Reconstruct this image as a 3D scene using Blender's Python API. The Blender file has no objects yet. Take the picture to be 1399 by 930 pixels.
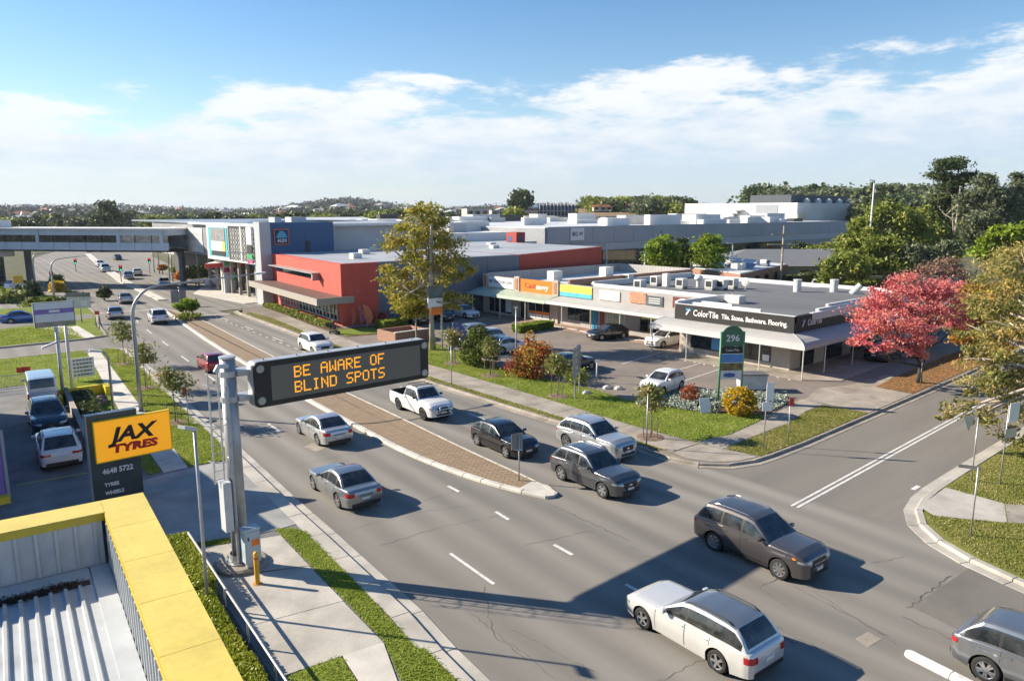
import bpy, bmesh, math, random
from mathutils import Vector, Matrix
R = math.radians
rnd = random.Random(7)
scene = bpy.context.scene
col = scene.collection

# ------------------------------------------------------------------ camera, sky, sun, exposure
CAM_H, CAM_F, CAM_YAW, CAM_PITCH = 12.8, 1000.0, R(41.532), R(10.037)
cam_data = bpy.data.cameras.new('camera')
cam_data.sensor_width = 36.0
cam_data.lens = 36.0 * CAM_F / 1399.0
cam_data.clip_end = 9000
cam = bpy.data.objects.new('camera', cam_data)
col.objects.link(cam)
cam.location = (0, 0, CAM_H)
cam.rotation_euler = (R(90) - CAM_PITCH, 0, -CAM_YAW)
scene.camera = cam

SUN_EL = R(27.5)
SUN_DIR = Vector((-0.585 * math.cos(SUN_EL), 0.811 * math.cos(SUN_EL), math.sin(SUN_EL))).normalized()   # towards the sun
sun_d = bpy.data.lights.new('sun', 'SUN')
sun_d.energy = 5.0
sun_d.angle = R(0.5)
sun_d.color = (1.0, 0.885, 0.715)
sun = bpy.data.objects.new('sun', sun_d)
col.objects.link(sun)
sun.location = (0, 0, 60)
sun.rotation_euler = SUN_DIR.to_track_quat('Z', 'Y').to_euler()

world = bpy.data.worlds.new('World')
scene.world = world
world.use_nodes = True
wn, wl = world.node_tree.nodes, world.node_tree.links
wn.clear()
def wnode(t, **kw):
    n = wn.new(t)
    for k, v in kw.items():
        setattr(n, k, v)
    return n
def wmath(op, a, b=None, c=None, clamp=False):
    n = wnode('ShaderNodeMath', operation=op, use_clamp=clamp)
    for i, v in enumerate((a, b, c)):
        if v is None: continue
        if isinstance(v, (int, float)): n.inputs[i].default_value = v
        else: wl.new(v, n.inputs[i])
    return n.outputs[0]
sky = wnode('ShaderNodeTexSky', sky_type='NISHITA', sun_disc=False)
sky.sun_elevation = SUN_EL
sky.sun_rotation = math.atan2(SUN_DIR.x, SUN_DIR.y)
sky.altitude = 60; sky.air_density = 1.0; sky.dust_density = 0.1; sky.ozone_density = 1.6
bg = wnode('ShaderNodeBackground'); bg.inputs['Strength'].default_value = 0.08
hsv = wnode('ShaderNodeHueSaturation'); hsv.inputs['Saturation'].default_value = 1.3; hsv.inputs['Hue'].default_value = 0.503
wl.new(sky.outputs[0], hsv.inputs['Color']); wl.new(hsv.outputs[0], bg.inputs['Color'])
# a bank of cloud low over the whole horizon, broken into streaks at its upper rim
tc = wnode('ShaderNodeTexCoord')
sep = wnode('ShaderNodeSeparateXYZ'); wl.new(tc.outputs['Generated'], sep.inputs[0])
dx, dy, dz = sep.outputs
el = wmath('MAXIMUM', dz, 0.0)
comb = wnode('ShaderNodeCombineXYZ')
wl.new(wmath('MULTIPLY', dx, 2.0), comb.inputs[0]); wl.new(wmath('MULTIPLY', dy, 2.0), comb.inputs[1]); wl.new(wmath('MULTIPLY', dz, 7.5), comb.inputs[2])
mp = wnode('ShaderNodeMapping'); mp.inputs['Location'].default_value = (3.3, 1.7, 0.4)
wl.new(comb.outputs[0], mp.inputs[0])
nz = wnode('ShaderNodeTexNoise'); nz.inputs['Scale'].default_value = 1.7; nz.inputs['Detail'].default_value = 10; nz.inputs['Roughness'].default_value = 0.55
wl.new(mp.outputs[0], nz.inputs['Vector'])
nz2 = wnode('ShaderNodeTexNoise'); nz2.inputs['Scale'].default_value = 6.5; nz2.inputs['Detail'].default_value = 8; nz2.inputs['Roughness'].default_value = 0.62
wl.new(mp.outputs[0], nz2.inputs['Vector'])
n_all = wmath('ADD', wmath('MULTIPLY', nz.outputs['Fac'], 0.68), wmath('MULTIPLY', nz2.outputs['Fac'], 0.32))
# upper rim climbs slowly towards the right-hand side of the view and sinks again behind
side = wmath('ADD', wmath('MULTIPLY', dx, math.cos(CAM_YAW)), wmath('MULTIPLY', dy, -math.sin(CAM_YAW)))
rim = wmath('ADD', 0.158, wmath('MULTIPLY', side, 0.075))
above = wmath('DIVIDE', wmath('SUBTRACT', rim, el), 0.05)          # >0 under the rim
lo_ = wmath('MINIMUM', wmath('MAXIMUM', above, -1.7), 1.0)
dens = wmath('ADD', wmath('SUBTRACT', n_all, 0.5), wmath('MULTIPLY', lo_, 0.135))
mask = wnode('ShaderNodeMapRange', interpolation_type='SMOOTHSTEP')
wl.new(dens, mask.inputs['Value']); mask.inputs['From Min'].default_value = -0.012; mask.inputs['From Max'].default_value = 0.075
fade = wnode('ShaderNodeMapRange', interpolation_type='SMOOTHSTEP'); wl.new(dz, fade.inputs['Value'])
fade.inputs['From Min'].default_value = 0.0; fade.inputs['From Max'].default_value = 0.075; fade.inputs['To Min'].default_value = 0.2
mfac = wmath('MULTIPLY', mask.outputs[0], wmath('MULTIPLY', fade.outputs[0], 0.93))
cr = wnode('ShaderNodeValToRGB')
cr.color_ramp.elements[0].position = 0.40; cr.color_ramp.elements[0].color = (0.66, 0.78, 0.92, 1)
cr.color_ramp.elements[1].position = 0.80; cr.color_ramp.elements[1].color = (1.0, 1.0, 1.0, 1)
shade = wmath('ADD', wmath('MULTIPLY', wmath('SUBTRACT', nz2.outputs['Fac'], 0.5), 1.3), wmath('SUBTRACT', 0.86, wmath('MULTIPLY', wmath('MAXIMUM', above, 0.0), 0.16)))
wl.new(shade, cr.inputs[0])

bgc = wnode('ShaderNodeBackground'); bgc.inputs['Strength'].default_value = 0.53
wl.new(cr.outputs[0], bgc.inputs['Color'])
mixw = wnode('ShaderNodeMixShader')
wl.new(mfac, mixw.inputs[0]); wl.new(bg.outputs[0], mixw.inputs[1]); wl.new(bgc.outputs[0], mixw.inputs[2])
# pale air low on the horizon, the same all round
hz1 = wmath('POWER', 2.718, wmath('MULTIPLY', el, -11.0))
bgh = wnode('ShaderNodeBackground'); bgh.inputs['Color'].default_value = (0.66, 0.80, 0.95, 1); bgh.inputs['Strength'].default_value = 0.42
mixh = wnode('ShaderNodeMixShader'); wl.new(wmath('MULTIPLY', hz1, 0.88), mixh.inputs[0]); wl.new(mixw.outputs[0], mixh.inputs[1]); wl.new(bgh.outputs[0], mixh.inputs[2])
wo = wnode('ShaderNodeOutputWorld'); wl.new(mixh.outputs[0], wo.inputs['Surface'])

vs = scene.view_settings
vs.view_transform = 'Standard'; vs.look = 'None'; vs.exposure = 1.05; vs.gamma = 1.0; vs.use_curve_mapping = False
scene.render.engine = 'CYCLES'
scene.cycles.max_bounces = 5; scene.cycles.diffuse_bounces = 3; scene.cycles.glossy_bounces = 3
scene.cycles.transmission_bounces = 3; scene.cycles.transparent_max_bounces = 6
scene.cycles.caustics_reflective = False; scene.cycles.caustics_refractive = False

# ------------------------------------------------------------------ survey: a photo point -> its place on a known level
_rt = Vector((math.cos(CAM_YAW), -math.sin(CAM_YAW), 0))
_fw = Vector((math.sin(CAM_YAW) * math.cos(CAM_PITCH), math.cos(CAM_YAW) * math.cos(CAM_PITCH), -math.sin(CAM_PITCH)))
_up = _rt.cross(_fw)
def _ray(px, py): return _fw * CAM_F + _rt * (px - 699.5) - _up * (py - 465.0)
def at(px, py, z=0.0):
    r = _ray(px, py); t = (z - CAM_H) / r.z
    return Vector((r.x * t, r.y * t, z))
def aty(px, py, Y):
    r = _ray(px, py); t = Y / r.y
    return Vector((r.x * t, Y, CAM_H + r.z * t))
def atx(px, py, X):
    r = _ray(px, py); t = X / r.x
    return Vector((X, r.y * t, CAM_H + r.z * t))
def atd(px, py, d):
    r = _ray(px, py); t = d / CAM_F
    return Vector((r.x * t, r.y * t, CAM_H + r.z * t))

# ------------------------------------------------------------------ materials
MATS = {}
def _lk(nt, a, b): nt.links.new(a, b)
def mat(name, c, rough=0.65, metal=0.0, var=0.12, scale=1.5, fine=0.0, fscale=40.0, bump=0.0, bscale=30.0, spec=0.5, coat=0.0, c2=None, emit=None, es=0.0, stain=0.0, world_pos=True, stretch=None):
    """procedural surface: base colour broken by broad and fine noise, optional bump and dirt"""
    if name in MATS: return MATS[name]
    m = bpy.data.materials.new(name); MATS[name] = m
    m.use_nodes = True
    nt = m.node_tree; b = nt.nodes['Principled BSDF']
    b.inputs['Roughness'].default_value = rough; b.inputs['Metallic'].default_value = metal
    b.inputs['Specular IOR Level'].default_value = spec
    b.inputs['Coat Weight'].default_value = coat; b.inputs['Coat Roughness'].default_value = 0.03
    c = (c[0], c[1], c[2], 1)
    if world_pos:
        src = nt.nodes.new('ShaderNodeNewGeometry').outputs['Position']
    else:
        src = nt.nodes.new('ShaderNodeTexCoord').outputs['Object']
    raw = src
    if stretch:
        mpn = nt.nodes.new('ShaderNodeMapping'); mpn.inputs['Scale'].default_value = stretch; mpn.inputs['Rotation'].default_value = (0, 0, R(4.8) if stretch[0] > stretch[1] else 0)
        _lk(nt, src, mpn.inputs[0]); src = mpn.outputs[0]
    n1 = nt.nodes.new('ShaderNodeTexNoise'); n1.inputs['Scale'].default_value = scale; n1.inputs['Detail'].default_value = 5
    n1.inputs['Roughness'].default_value = 0.62
    _lk(nt, src, n1.inputs['Vector'])
    rp = nt.nodes.new('ShaderNodeValToRGB')
    if c2: a_, b_ = c2, c[:3]
    else:
        a_ = tuple(v * (1 - var * 1.6) for v in c[:3]); b_ = tuple(min(1, v * (1 + var)) for v in c[:3])
    rp.color_ramp.elements[0].position = 0.34; rp.color_ramp.elements[0].color = (*a_, 1)
    rp.color_ramp.elements[1].position = 0.66; rp.color_ramp.elements[1].color = (*b_, 1)
    _lk(nt, n1.outputs['Fac'], rp.inputs[0])
    out = rp.outputs[0]
    if fine > 0:
        n2 = nt.nodes.new('ShaderNodeTexNoise'); n2.inputs['Scale'].default_value = fscale; n2.inputs['Detail'].default_value = 3
        _lk(nt, raw, n2.inputs['Vector'])
        mr = nt.nodes.new('ShaderNodeMapRange'); mr.inputs['From Min'].default_value = 0.3; mr.inputs['From Max'].default_value = 0.7
        mr.inputs['To Min'].default_value = 1 - fine; mr.inputs['To Max'].default_value = 1 + fine
        _lk(nt, n2.outputs['Fac'], mr.inputs['Value'])
        mx = nt.nodes.new('ShaderNodeMix'); mx.data_type = 'RGBA'; mx.blend_type = 'MULTIPLY'; mx.inputs[0].default_value = 1
        _lk(nt, out, mx.inputs[6]); _lk(nt, mr.outputs[0], mx.inputs[7]); out = mx.outputs[2]
    if stain > 0:
        n3 = nt.nodes.new('ShaderNodeTexNoise'); n3.inputs['Scale'].default_value = scale * 0.37; n3.inputs['Detail'].default_value = 8
        n3.inputs['Roughness'].default_value = 0.7
        _lk(nt, src, n3.inputs['Vector'])
        mr = nt.nodes.new('ShaderNodeMapRange'); mr.inputs['From Min'].default_value = 0.52; mr.inputs['From Max'].default_value = 0.72
        mr.inputs['To Min'].default_value = 1; mr.inputs['To Max'].default_value = 1 - stain
        _lk(nt, n3.outputs['Fac'], mr.inputs['Value'])
        mx = nt.nodes.new('ShaderNodeMix'); mx.data_type = 'RGBA'; mx.blend_type = 'MULTIPLY'; mx.inputs[0].default_value = 1
        _lk(nt, out, mx.inputs[6]); _lk(nt, mr.outputs[0], mx.inputs[7]); out = mx.outputs[2]
    _lk(nt, out, b.inputs['Base Color'])
    if emit:
        b.inputs['Emission Color'].default_value = (*emit, 1); b.inputs['Emission Strength'].default_value = es
    if bump > 0:
        n4 = nt.nodes.new('ShaderNodeTexNoise'); n4.inputs['Scale'].default_value = bscale; n4.inputs['Detail'].default_value = 4
        _lk(nt, raw, n4.inputs['Vector'])
        bp = nt.nodes.new('ShaderNodeBump'); bp.inputs['Strength'].default_value = bump; bp.inputs['Distance'].default_value = 0.03
        _lk(nt, n4.outputs['Fac'], bp.inputs['Height']); _lk(nt, bp.outputs[0], b.inputs['Normal'])
    return m
def leaf_mat(name, cols, trans=0.35):
    """foliage: every leaf takes its own tint"""
    if name in MATS: return MATS[name]
    m = bpy.data.materials.new(name); MATS[name] = m
    m.use_nodes = True; nt = m.node_tree
    nt.nodes.clear()
    g = nt.nodes.new('ShaderNodeNewGeometry')
    rp = nt.nodes.new('ShaderNodeValToRGB')
    el_ = rp.color_ramp.elements
    n = len(cols)
    for i, c in enumerate(cols):
        e = el_[i] if i < 2 else el_.new(i / (n - 1))
        e.position = i / (n - 1)
        e.color = (*c, 1)
    nz_ = nt.nodes.new('ShaderNodeTexNoise'); nz_.inputs['Scale'].default_value = 0.55; nz_.inputs['Detail'].default_value = 2
    nt.links.new(g.outputs['Position'], nz_.inputs['Vector'])
    a = nt.nodes.new('ShaderNodeMath'); a.operation = 'MULTIPLY_ADD'; a.inputs[1].default_value = 0.6
    nt.links.new(g.outputs['Random Per Island'], a.inputs[0])
    s = nt.nodes.new('ShaderNodeMath'); s.operation = 'MULTIPLY_ADD'; s.inputs[1].default_value = 1.5; s.inputs[2].default_value = -0.55
    nt.links.new(nz_.outputs['Fac'], s.inputs[0]); nt.links.new(s.outputs[0], a.inputs[2])
    nt.links.new(a.outputs[0], rp.inputs[0])
    d = nt.nodes.new('ShaderNodeBsdfPrincipled'); d.inputs['Roughness'].default_value = 0.5; d.inputs['Specular IOR Level'].default_value = 0.3
    t = nt.nodes.new('ShaderNodeBsdfTranslucent')
    nt.links.new(rp.outputs[0], d.inputs['Base Color']); nt.links.new(rp.outputs[0], t.inputs['Color'])
    mx = nt.nodes.new('ShaderNodeMixShader'); mx.inputs[0].default_value = trans
    nt.links.new(d.outputs[0], mx.inputs[1]); nt.links.new(t.outputs[0], mx.inputs[2])
    o = nt.nodes.new('ShaderNodeOutputMaterial'); nt.links.new(mx.outputs[0], o.inputs[0])
    return m

def asphalt(name, c, c2, band=0.0, period=3.3, phase=0.0, stretch=None):
    m = mat(name, c, rough=0.86, var=0.1, scale=0.35, fine=0.16, fscale=55, bump=0.35, bscale=70, spec=0.35, c2=c2, stain=0.2, stretch=stretch)
    if band and not m.get('band'):
        m['band'] = 1
        nt = m.node_tree; b = nt.nodes['Principled BSDF']
        lk = b.inputs['Base Color'].links[0]; src = lk.from_socket
        g = nt.nodes.new('ShaderNodeNewGeometry'); sp = nt.nodes.new('ShaderNodeSeparateXYZ'); nt.links.new(g.outputs['Position'], sp.inputs[0])
        def ma(op, a, bb):
            n = nt.nodes.new('ShaderNodeMath'); n.operation = op
            for i, v in enumerate((a, bb)):
                if isinstance(v, (int, float)): n.inputs[i].default_value = v
                else: nt.links.new(v, n.inputs[i])
            return n.outputs[0]
        # worn wheel tracks run along the road, which leans a little as it goes
        nx = nt.nodes.new('ShaderNodeTexNoise'); nx.inputs['Scale'].default_value = 0.05; nt.links.new(g.outputs['Position'], nx.inputs['Vector'])
        u = ma('SUBTRACT', sp.outputs[0], ma('MULTIPLY', sp.outputs[1], 0.085))
        u = ma('ADD', u, ma('MULTIPLY', nx.outputs['Fac'], 1.2))
        w = ma('SINE', ma('ADD', ma('MULTIPLY', u, 2 * math.pi / (period / 2)), phase), 0)
        nq = nt.nodes.new('ShaderNodeTexNoise'); nq.inputs['Scale'].default_value = 0.08; nt.links.new(g.outputs['Position'], nq.inputs['Vector'])
        w = ma('ADD', 1.0, ma('MULTIPLY', ma('MULTIPLY', w, nq.outputs['Fac']), band))
        mx = nt.nodes.new('ShaderNodeMix'); mx.data_type = 'RGBA'; mx.blend_type = 'MULTIPLY'; mx.inputs[0].default_value = 1
        nt.links.new(src, mx.inputs[6]); nt.links.new(w, mx.inputs[7]); nt.links.new(mx.outputs[2], b.inputs['Base Color'])
    return m

def lines_mat(name, c, c_line, axis='z', period=0.3, width=0.06, rough=0.6, var=0.06, bump=0.0, brick=None, c3=None):
    """surface with fine repeated joints (cladding, corrugation, small pavers) too small to build one by one"""
    if name in MATS: return MATS[name]
    m = mat(name, c, rough=rough, var=var, scale=0.8)
    nt = m.node_tree; b = nt.nodes['Principled BSDF']
    src = b.inputs['Base Color'].links[0].from_socket
    g = nt.nodes.new('ShaderNodeNewGeometry')
    if brick:
        br = nt.nodes.new('ShaderNodeTexBrick'); br.inputs['Scale'].default_value = 1.0
        br.inputs['Brick Width'].default_value = brick[0]; br.inputs['Row Height'].default_value = brick[1]; br.inputs['Mortar Size'].default_value = brick[2]
        br.inputs['Color1'].default_value = (*c, 1); br.inputs['Color2'].default_value = (*(c3 or c), 1); br.inputs['Mortar'].default_value = (*c_line, 1)
        br.inputs['Mortar Smooth'].default_value = 0.3
        sp = nt.nodes.new('ShaderNodeSeparateXYZ'); nt.links.new(g.outputs['Position'], sp.inputs[0])
        cb = nt.nodes.new('ShaderNodeCombineXYZ')
        if axis == 'ground':
            mp_ = nt.nodes.new('ShaderNodeMapping'); mp_.inputs['Rotation'].default_value = (0, 0, R(50)); nt.links.new(g.outputs['Position'], mp_.inputs[0])
            nt.links.new(mp_.outputs[0], br.inputs['Vector'])
        else:
            ad = nt.nodes.new('ShaderNodeMath'); ad.operation = 'ADD'; nt.links.new(sp.outputs[0], ad.inputs[0]); nt.links.new(sp.outputs[1], ad.inputs[1])
            nt.links.new(ad.outputs[0], cb.inputs[0]); nt.links.new(sp.outputs[2], cb.inputs[1]); nt.links.new(cb.outputs[0], br.inputs['Vector'])
        mx = nt.nodes.new('ShaderNodeMix'); mx.data_type = 'RGBA'; mx.blend_type = 'MIX'; mx.inputs[0].default_value = 0.85
        nt.links.new(src, mx.inputs[6]); nt.links.new(br.outputs['Color'], mx.inputs[7])
        nt.links.new(mx.outputs[2], b.inputs['Base Color'])
        if bump:
            bp = nt.nodes.new('ShaderNodeBump'); bp.inputs['Strength'].default_value = bump; bp.inputs['Distance'].default_value = 0.02; bp.invert = True
            nt.links.new(br.outputs['Fac'], bp.inputs['Height']); nt.links.new(bp.outputs[0], b.inputs['Normal'])
        return m
    sp = nt.nodes.new('ShaderNodeSeparateXYZ'); nt.links.new(g.outputs['Position'], sp.inputs[0])
    def one(sock):
        d = nt.nodes.new('ShaderNodeMath'); d.operation = 'DIVIDE'; nt.links.new(sock, d.inputs[0]); d.inputs[1].default_value = period
        f = nt.nodes.new('ShaderNodeMath'); f.operation = 'FRACT'; nt.links.new(d.outputs[0], f.inputs[0])
        l = nt.nodes.new('ShaderNodeMath'); l.operation = 'LESS_THAN'; nt.links.new(f.outputs[0], l.inputs[0]); l.inputs[1].default_value = width / period
        return l.outputs[0]
    if axis == 'xy':
        ad = nt.nodes.new('ShaderNodeMath'); ad.operation = 'ADD'; nt.links.new(sp.outputs[0], ad.inputs[0]); nt.links.new(sp.outputs[1], ad.inputs[1]); fac = one(ad.outputs[0])
    elif axis == 'grid':
        ad = nt.nodes.new('ShaderNodeMath'); ad.operation = 'ADD'; nt.links.new(sp.outputs[0], ad.inputs[0]); nt.links.new(sp.outputs[1], ad.inputs[1])
        mxm = nt.nodes.new('ShaderNodeMath'); mxm.operation = 'MAXIMUM'; nt.links.new(one(ad.outputs[0]), mxm.inputs[0]); nt.links.new(one(sp.outputs[2]), mxm.inputs[1]); fac = mxm.outputs[0]
    else:
        fac = one(sp.outputs['xyz'.index(axis)])
    mx = nt.nodes.new('ShaderNodeMix'); mx.data_type = 'RGBA'
    nt.links.new(fac, mx.inputs[0]); nt.links.new(src, mx.inputs[6]); mx.inputs[7].default_value = (*c_line, 1)
    nt.links.new(mx.outputs[2], b.inputs['Base Color'])
    return m

# ------------------------------------------------------------------ geometry helpers
class MB:
    """collects faces and builds ONE mesh object"""
    def __init__(s): s.v, s.f, s.m = [], [], []
    def quad(s, a, b, c, d, mi=0):
        n = len(s.v); s.v += [tuple(a), tuple(b), tuple(c), tuple(d)]; s.f.append((n, n+1, n+2, n+3)); s.m.append(mi)
    def tri(s, a, b, c, mi=0):
        n = len(s.v); s.v += [tuple(a), tuple(b), tuple(c)]; s.f.append((n, n+1, n+2)); s.m.append(mi)
    def box(s, x0, x1, y0, y1, z0, z1, mi=0):
        n = len(s.v)
        s.v += [(x0,y0,z0),(x1,y0,z0),(x1,y1,z0),(x0,y1,z0),(x0,y0,z1),(x1,y0,z1),(x1,y1,z1),(x0,y1,z1)]
        for q in ((3,2,1,0),(4,5,6,7),(0,1,5,4),(1,2,6,5),(2,3,7,6),(3,0,4,7)):
            s.f.append(tuple(n+i for i in q)); s.m.append(mi)
        return s
    def obox(s, c, ax, ay, az, mi=0):
        """oriented box: centre and three half-axis vectors"""
        c, ax, ay, az = Vector(c), Vector(ax), Vector(ay), Vector(az)
        n = len(s.v)
        for sz in (-1, 1):
            for sx, sy in ((-1,-1),(1,-1),(1,1),(-1,1)):
                s.v.append(tuple(c + ax*sx + ay*sy + az*sz))
        for q in ((3,2,1,0),(4,5,6,7),(0,1,5,4),(1,2,6,5),(2,3,7,6),(3,0,4,7)):
            s.f.append(tuple(n+i for i in q)); s.m.append(mi)
        return s
    def prism(s, pts, z0, z1, mi=0, cap_bottom=False):
        n = len(s.v); k = len(pts)
        area = sum(pts[i][0]*pts[(i+1)%k][1] - pts[(i+1)%k][0]*pts[i][1] for i in range(k))
        if area < 0: pts = list(pts)[::-1]
        zz = lambda z, i: z[i] if isinstance(z, (list, tuple)) else z
        s.v += [(p[0], p[1], zz(z0, i)) for i, p in enumerate(pts)] + [(p[0], p[1], zz(z1, i)) for i, p in enumerate(pts)]
        for i in range(k):
            j = (i+1) % k
            s.f.append((n+i, n+j, n+k+j, n+k+i)); s.m.append(mi)
        s.f.append(tuple(n+k+i for i in range(k))); s.m.append(mi)
        if cap_bottom: s.f.append(tuple(n+k-1-i for i in range(k))); s.m.append(mi)
        return s
    def sheet(s, pts, z, mi=0):
        k = len(pts)
        area = sum(pts[i][0]*pts[(i+1)%k][1] - pts[(i+1)%k][0]*pts[i][1] for i in range(k))
        if area < 0: pts = list(pts)[::-1]
        n = len(s.v); s.v += [(p[0], p[1], z) for p in pts]; s.f.append(tuple(range(n, n+k))); s.m.append(mi)
        return s
    def tube(s, pts, r, seg=8, mi=0, cap=True):
        pts = [Vector(p) for p in pts]; k = len(pts)
        rr = r if isinstance(r, (list, tuple)) else [r]*k
        base = len(s.v); prev = None
        for i, p in enumerate(pts):
            d = (pts[min(i+1, k-1)] - pts[max(i-1, 0)]).normalized()
            if prev is None:
                ref = Vector((0,0,1)) if abs(d.z) < .9 else Vector((1,0,0))
                a = d.cross(ref).normalized()
            else:
                a = (prev - d*prev.dot(d))
                a = a.normalized() if a.length > 1e-6 else d.orthogonal().normalized()
            prev = a; b = d.cross(a)
            for q in range(seg):
                t = 2*math.pi*q/seg
                s.v.append(tuple(p + (a*math.cos(t) + b*math.sin(t))*rr[i]))
        for i in range(k-1):
            for q in range(seg):
                q2 = (q+1) % seg
                s.f.append((base+i*seg+q, base+i*seg+q2, base+(i+1)*seg+q2, base+(i+1)*seg+q)); s.m.append(mi)
        if cap:
            s.f.append(tuple(base+q for q in range(seg))[::-1]); s.m.append(mi)
            s.f.append(tuple(base+(k-1)*seg+q for q in range(seg))); s.m.append(mi)
        return s
    def lathe(s, prof, seg=20, c=(0,0,0), axis='z', mi=0):
        base = len(s.v); k = len(prof)
        for (r_, h) in prof:
            for q in range(seg):
                t = 2*math.pi*q/seg; a, b = r_*math.cos(t), r_*math.sin(t)
                p = (a, b, h) if axis == 'z' else ((a, h, b) if axis == 'y' else (h, a, b))
                s.v.append((p[0]+c[0], p[1]+c[1], p[2]+c[2]))
        for i in range(k-1):
            for q in range(seg):
                q2 = (q+1) % seg
                s.f.append((base+i*seg+q, base+i*seg+q2, base+(i+1)*seg+q2, base+(i+1)*seg+q)); s.m.append(mi)
        return s
    def build(s, name, mats, parent=None, smooth=False, loc=None, fix=False):
        me = bpy.data.meshes.new(name)
        me.from_pydata(s.v, [], s.f)
        if not isinstance(mats, (list, tuple)): mats = [mats]
        for m_ in mats: me.materials.append(m_)
        if len(mats) > 1: me.polygons.foreach_set('material_index', s.m)
        if fix:
            bm = bmesh.new(); bm.from_mesh(me); bmesh.ops.remove_doubles(bm, verts=bm.verts, dist=1e-4); bmesh.ops.recalc_face_normals(bm, faces=bm.faces); bm.to_mesh(me); bm.free()
        if smooth: me.polygons.foreach_set('use_smooth', [True]*len(me.polygons))
        me.update()
        return link(name, me, parent, loc)
def link(name, me, parent=None, loc=None):
    o = bpy.data.objects.new(name, me); col.objects.link(o)
    if parent: o.parent = parent
    if loc is not None: o.location = loc
    return o
def tag(o, label, cat, group=None, kind=None):
    o['label'] = label; o['category'] = cat
    if group: o['group'] = group
    if kind: o['kind'] = kind
    return o
def thing(name, label, cat, loc=(0,0,0), rz=0.0, group=None):
    o = bpy.data.objects.new(name, None); col.objects.link(o)
    o.location = loc; o.rotation_euler = (0, 0, rz); o.empty_display_size = 0.3
    return tag(o, label, cat, group)
def struct(name, mb, m, parent=None, smooth=False):
    o = mb.build(name, m, parent, smooth)
    if not parent: o['kind'] = 'structure'
    return o
def copy_tree(o, parent=None):
    c = o.copy(); col.objects.link(c)
    c.parent = parent
    for ch in list(o.children): copy_tree(ch, c)
    return c
def text(name, s, size, origin, xdir, updir, m, parent=None, extrude=0.008, shear=0.0, bold=0.0, align='CENTER', space=1.0, width=None):
    """flat lettering: origin at the middle of the line, xdir along the reading direction"""
    cu = bpy.data.curves.new(name, 'FONT'); cu.body = s; cu.size = size; cu.align_x = align; cu.align_y = 'CENTER'
    cu.extrude = extrude; cu.shear = shear; cu.offset = bold; cu.space_character = space; cu.resolution_u = 2
    to = bpy.data.objects.new(name, cu)
    me = bpy.data.meshes.new_from_object(to)
    bpy.data.objects.remove(to); bpy.data.curves.remove(cu)
    xs = [v.co.x for v in me.vertices]
    sx = 1.0
    if width and xs: sx = width / (max(xs) - min(xs))
    x_, u_ = Vector(xdir).normalized(), Vector(updir).normalized(); n_ = x_.cross(u_)
    mw = Matrix((x_*sx, u_, n_)).transposed().to_4x4(); mw.translation = Vector(origin)
    me.transform(mw)
    me.name = name; me.materials.clear(); me.materials.append(m)
    return link(name, me, parent)
def offset_line(pts, d):
    """parallel of a 2-D polyline, to its left for d > 0"""
    out = []
    n = len(pts)
    for i in range(n):
        a = Vector(pts[max(i-1, 0)][:2]); b = Vector(pts[min(i+1, n-1)][:2])
        t = (b - a).normalized(); out.append((pts[i][0] - t.y*d, pts[i][1] + t.x*d))
    return out
def resample(pts, step):
    pts = [Vector(p[:2]) for p in pts]; out = [pts[0].copy()]; carry = 0.0
    for a, b in zip(pts, pts[1:]):
        L = (b-a).length; s_ = step - carry
        while s_ <= L:
            out.append(a + (b-a)*(s_/L)); s_ += step
        carry = L - (s_ - step)
    if (out[-1]-pts[-1]).length > 0.05: out.append(pts[-1].copy())
    return out
def smooth_line(pts, it=2):
    pts = [Vector(p[:2]) for p in pts]
    for _ in range(it):
        q = [pts[0]]
        for a, b in zip(pts, pts[1:]): q += [a*.75+b*.25, a*.25+b*.75]
        q.append(pts[-1]); pts = q
    return pts
# ================================================================== GROUND, ROADS, KERBS
A_MAIN = asphalt('asphalt_main', (0.24, 0.223, 0.197), (0.188, 0.176, 0.157), band=0.24, period=3.4, stretch=(1.0, 0.12, 1.0))
A_SIDE = asphalt('asphalt_side_street', (0.215, 0.198, 0.172), (0.172, 0.159, 0.14), stretch=(0.15, 1.0, 1.0))
A_PATCH = asphalt('asphalt_patch', (0.20, 0.186, 0.162), (0.15, 0.139, 0.122))
A_PARK = asphalt('asphalt_car_park', (0.25, 0.21, 0.175), (0.18, 0.155, 0.13))
A_YARD = mat('yard_concrete', (0.17, 0.17, 0.165), rough=0.8, var=0.2, scale=0.5, fine=0.1, stain=0.3, bump=0.15)
CONC = mat('concrete', (0.44, 0.41, 0.36), rough=0.85, var=0.14, scale=0.6, fine=0.08, fscale=25, bump=0.2, bscale=40, stain=0.22)
CONC_OLD = mat('old_concrete', (0.33, 0.29, 0.24), rough=0.88, var=0.18, scale=0.7, fine=0.12, fscale=20, bump=0.25, stain=0.3)
CONC_PALE = mat('pale_concrete', (0.56, 0.53, 0.47), rough=0.85, var=0.1, scale=0.9, fine=0.06, bump=0.15, stain=0.25)
GRASS = mat('grass_sheet', (0.20, 0.245, 0.04), rough=0.95, var=0.2, scale=0.9, fine=0.4, fscale=18, bump=0.9, bscale=25, spec=0.1, c2=(0.13, 0.175, 0.028))
GRASS_DRY = mat('dry_grass_sheet', (0.21, 0.205, 0.055), rough=0.95, var=0.2, scale=0.8, fine=0.4, fscale=18, bump=0.9, bscale=25, spec=0.1, c2=(0.13, 0.155, 0.03))
SOIL = mat('soil', (0.13, 0.085, 0.05), rough=0.95, var=0.3, scale=3, fine=0.3, fscale=25, bump=0.6, spec=0.1)
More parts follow.
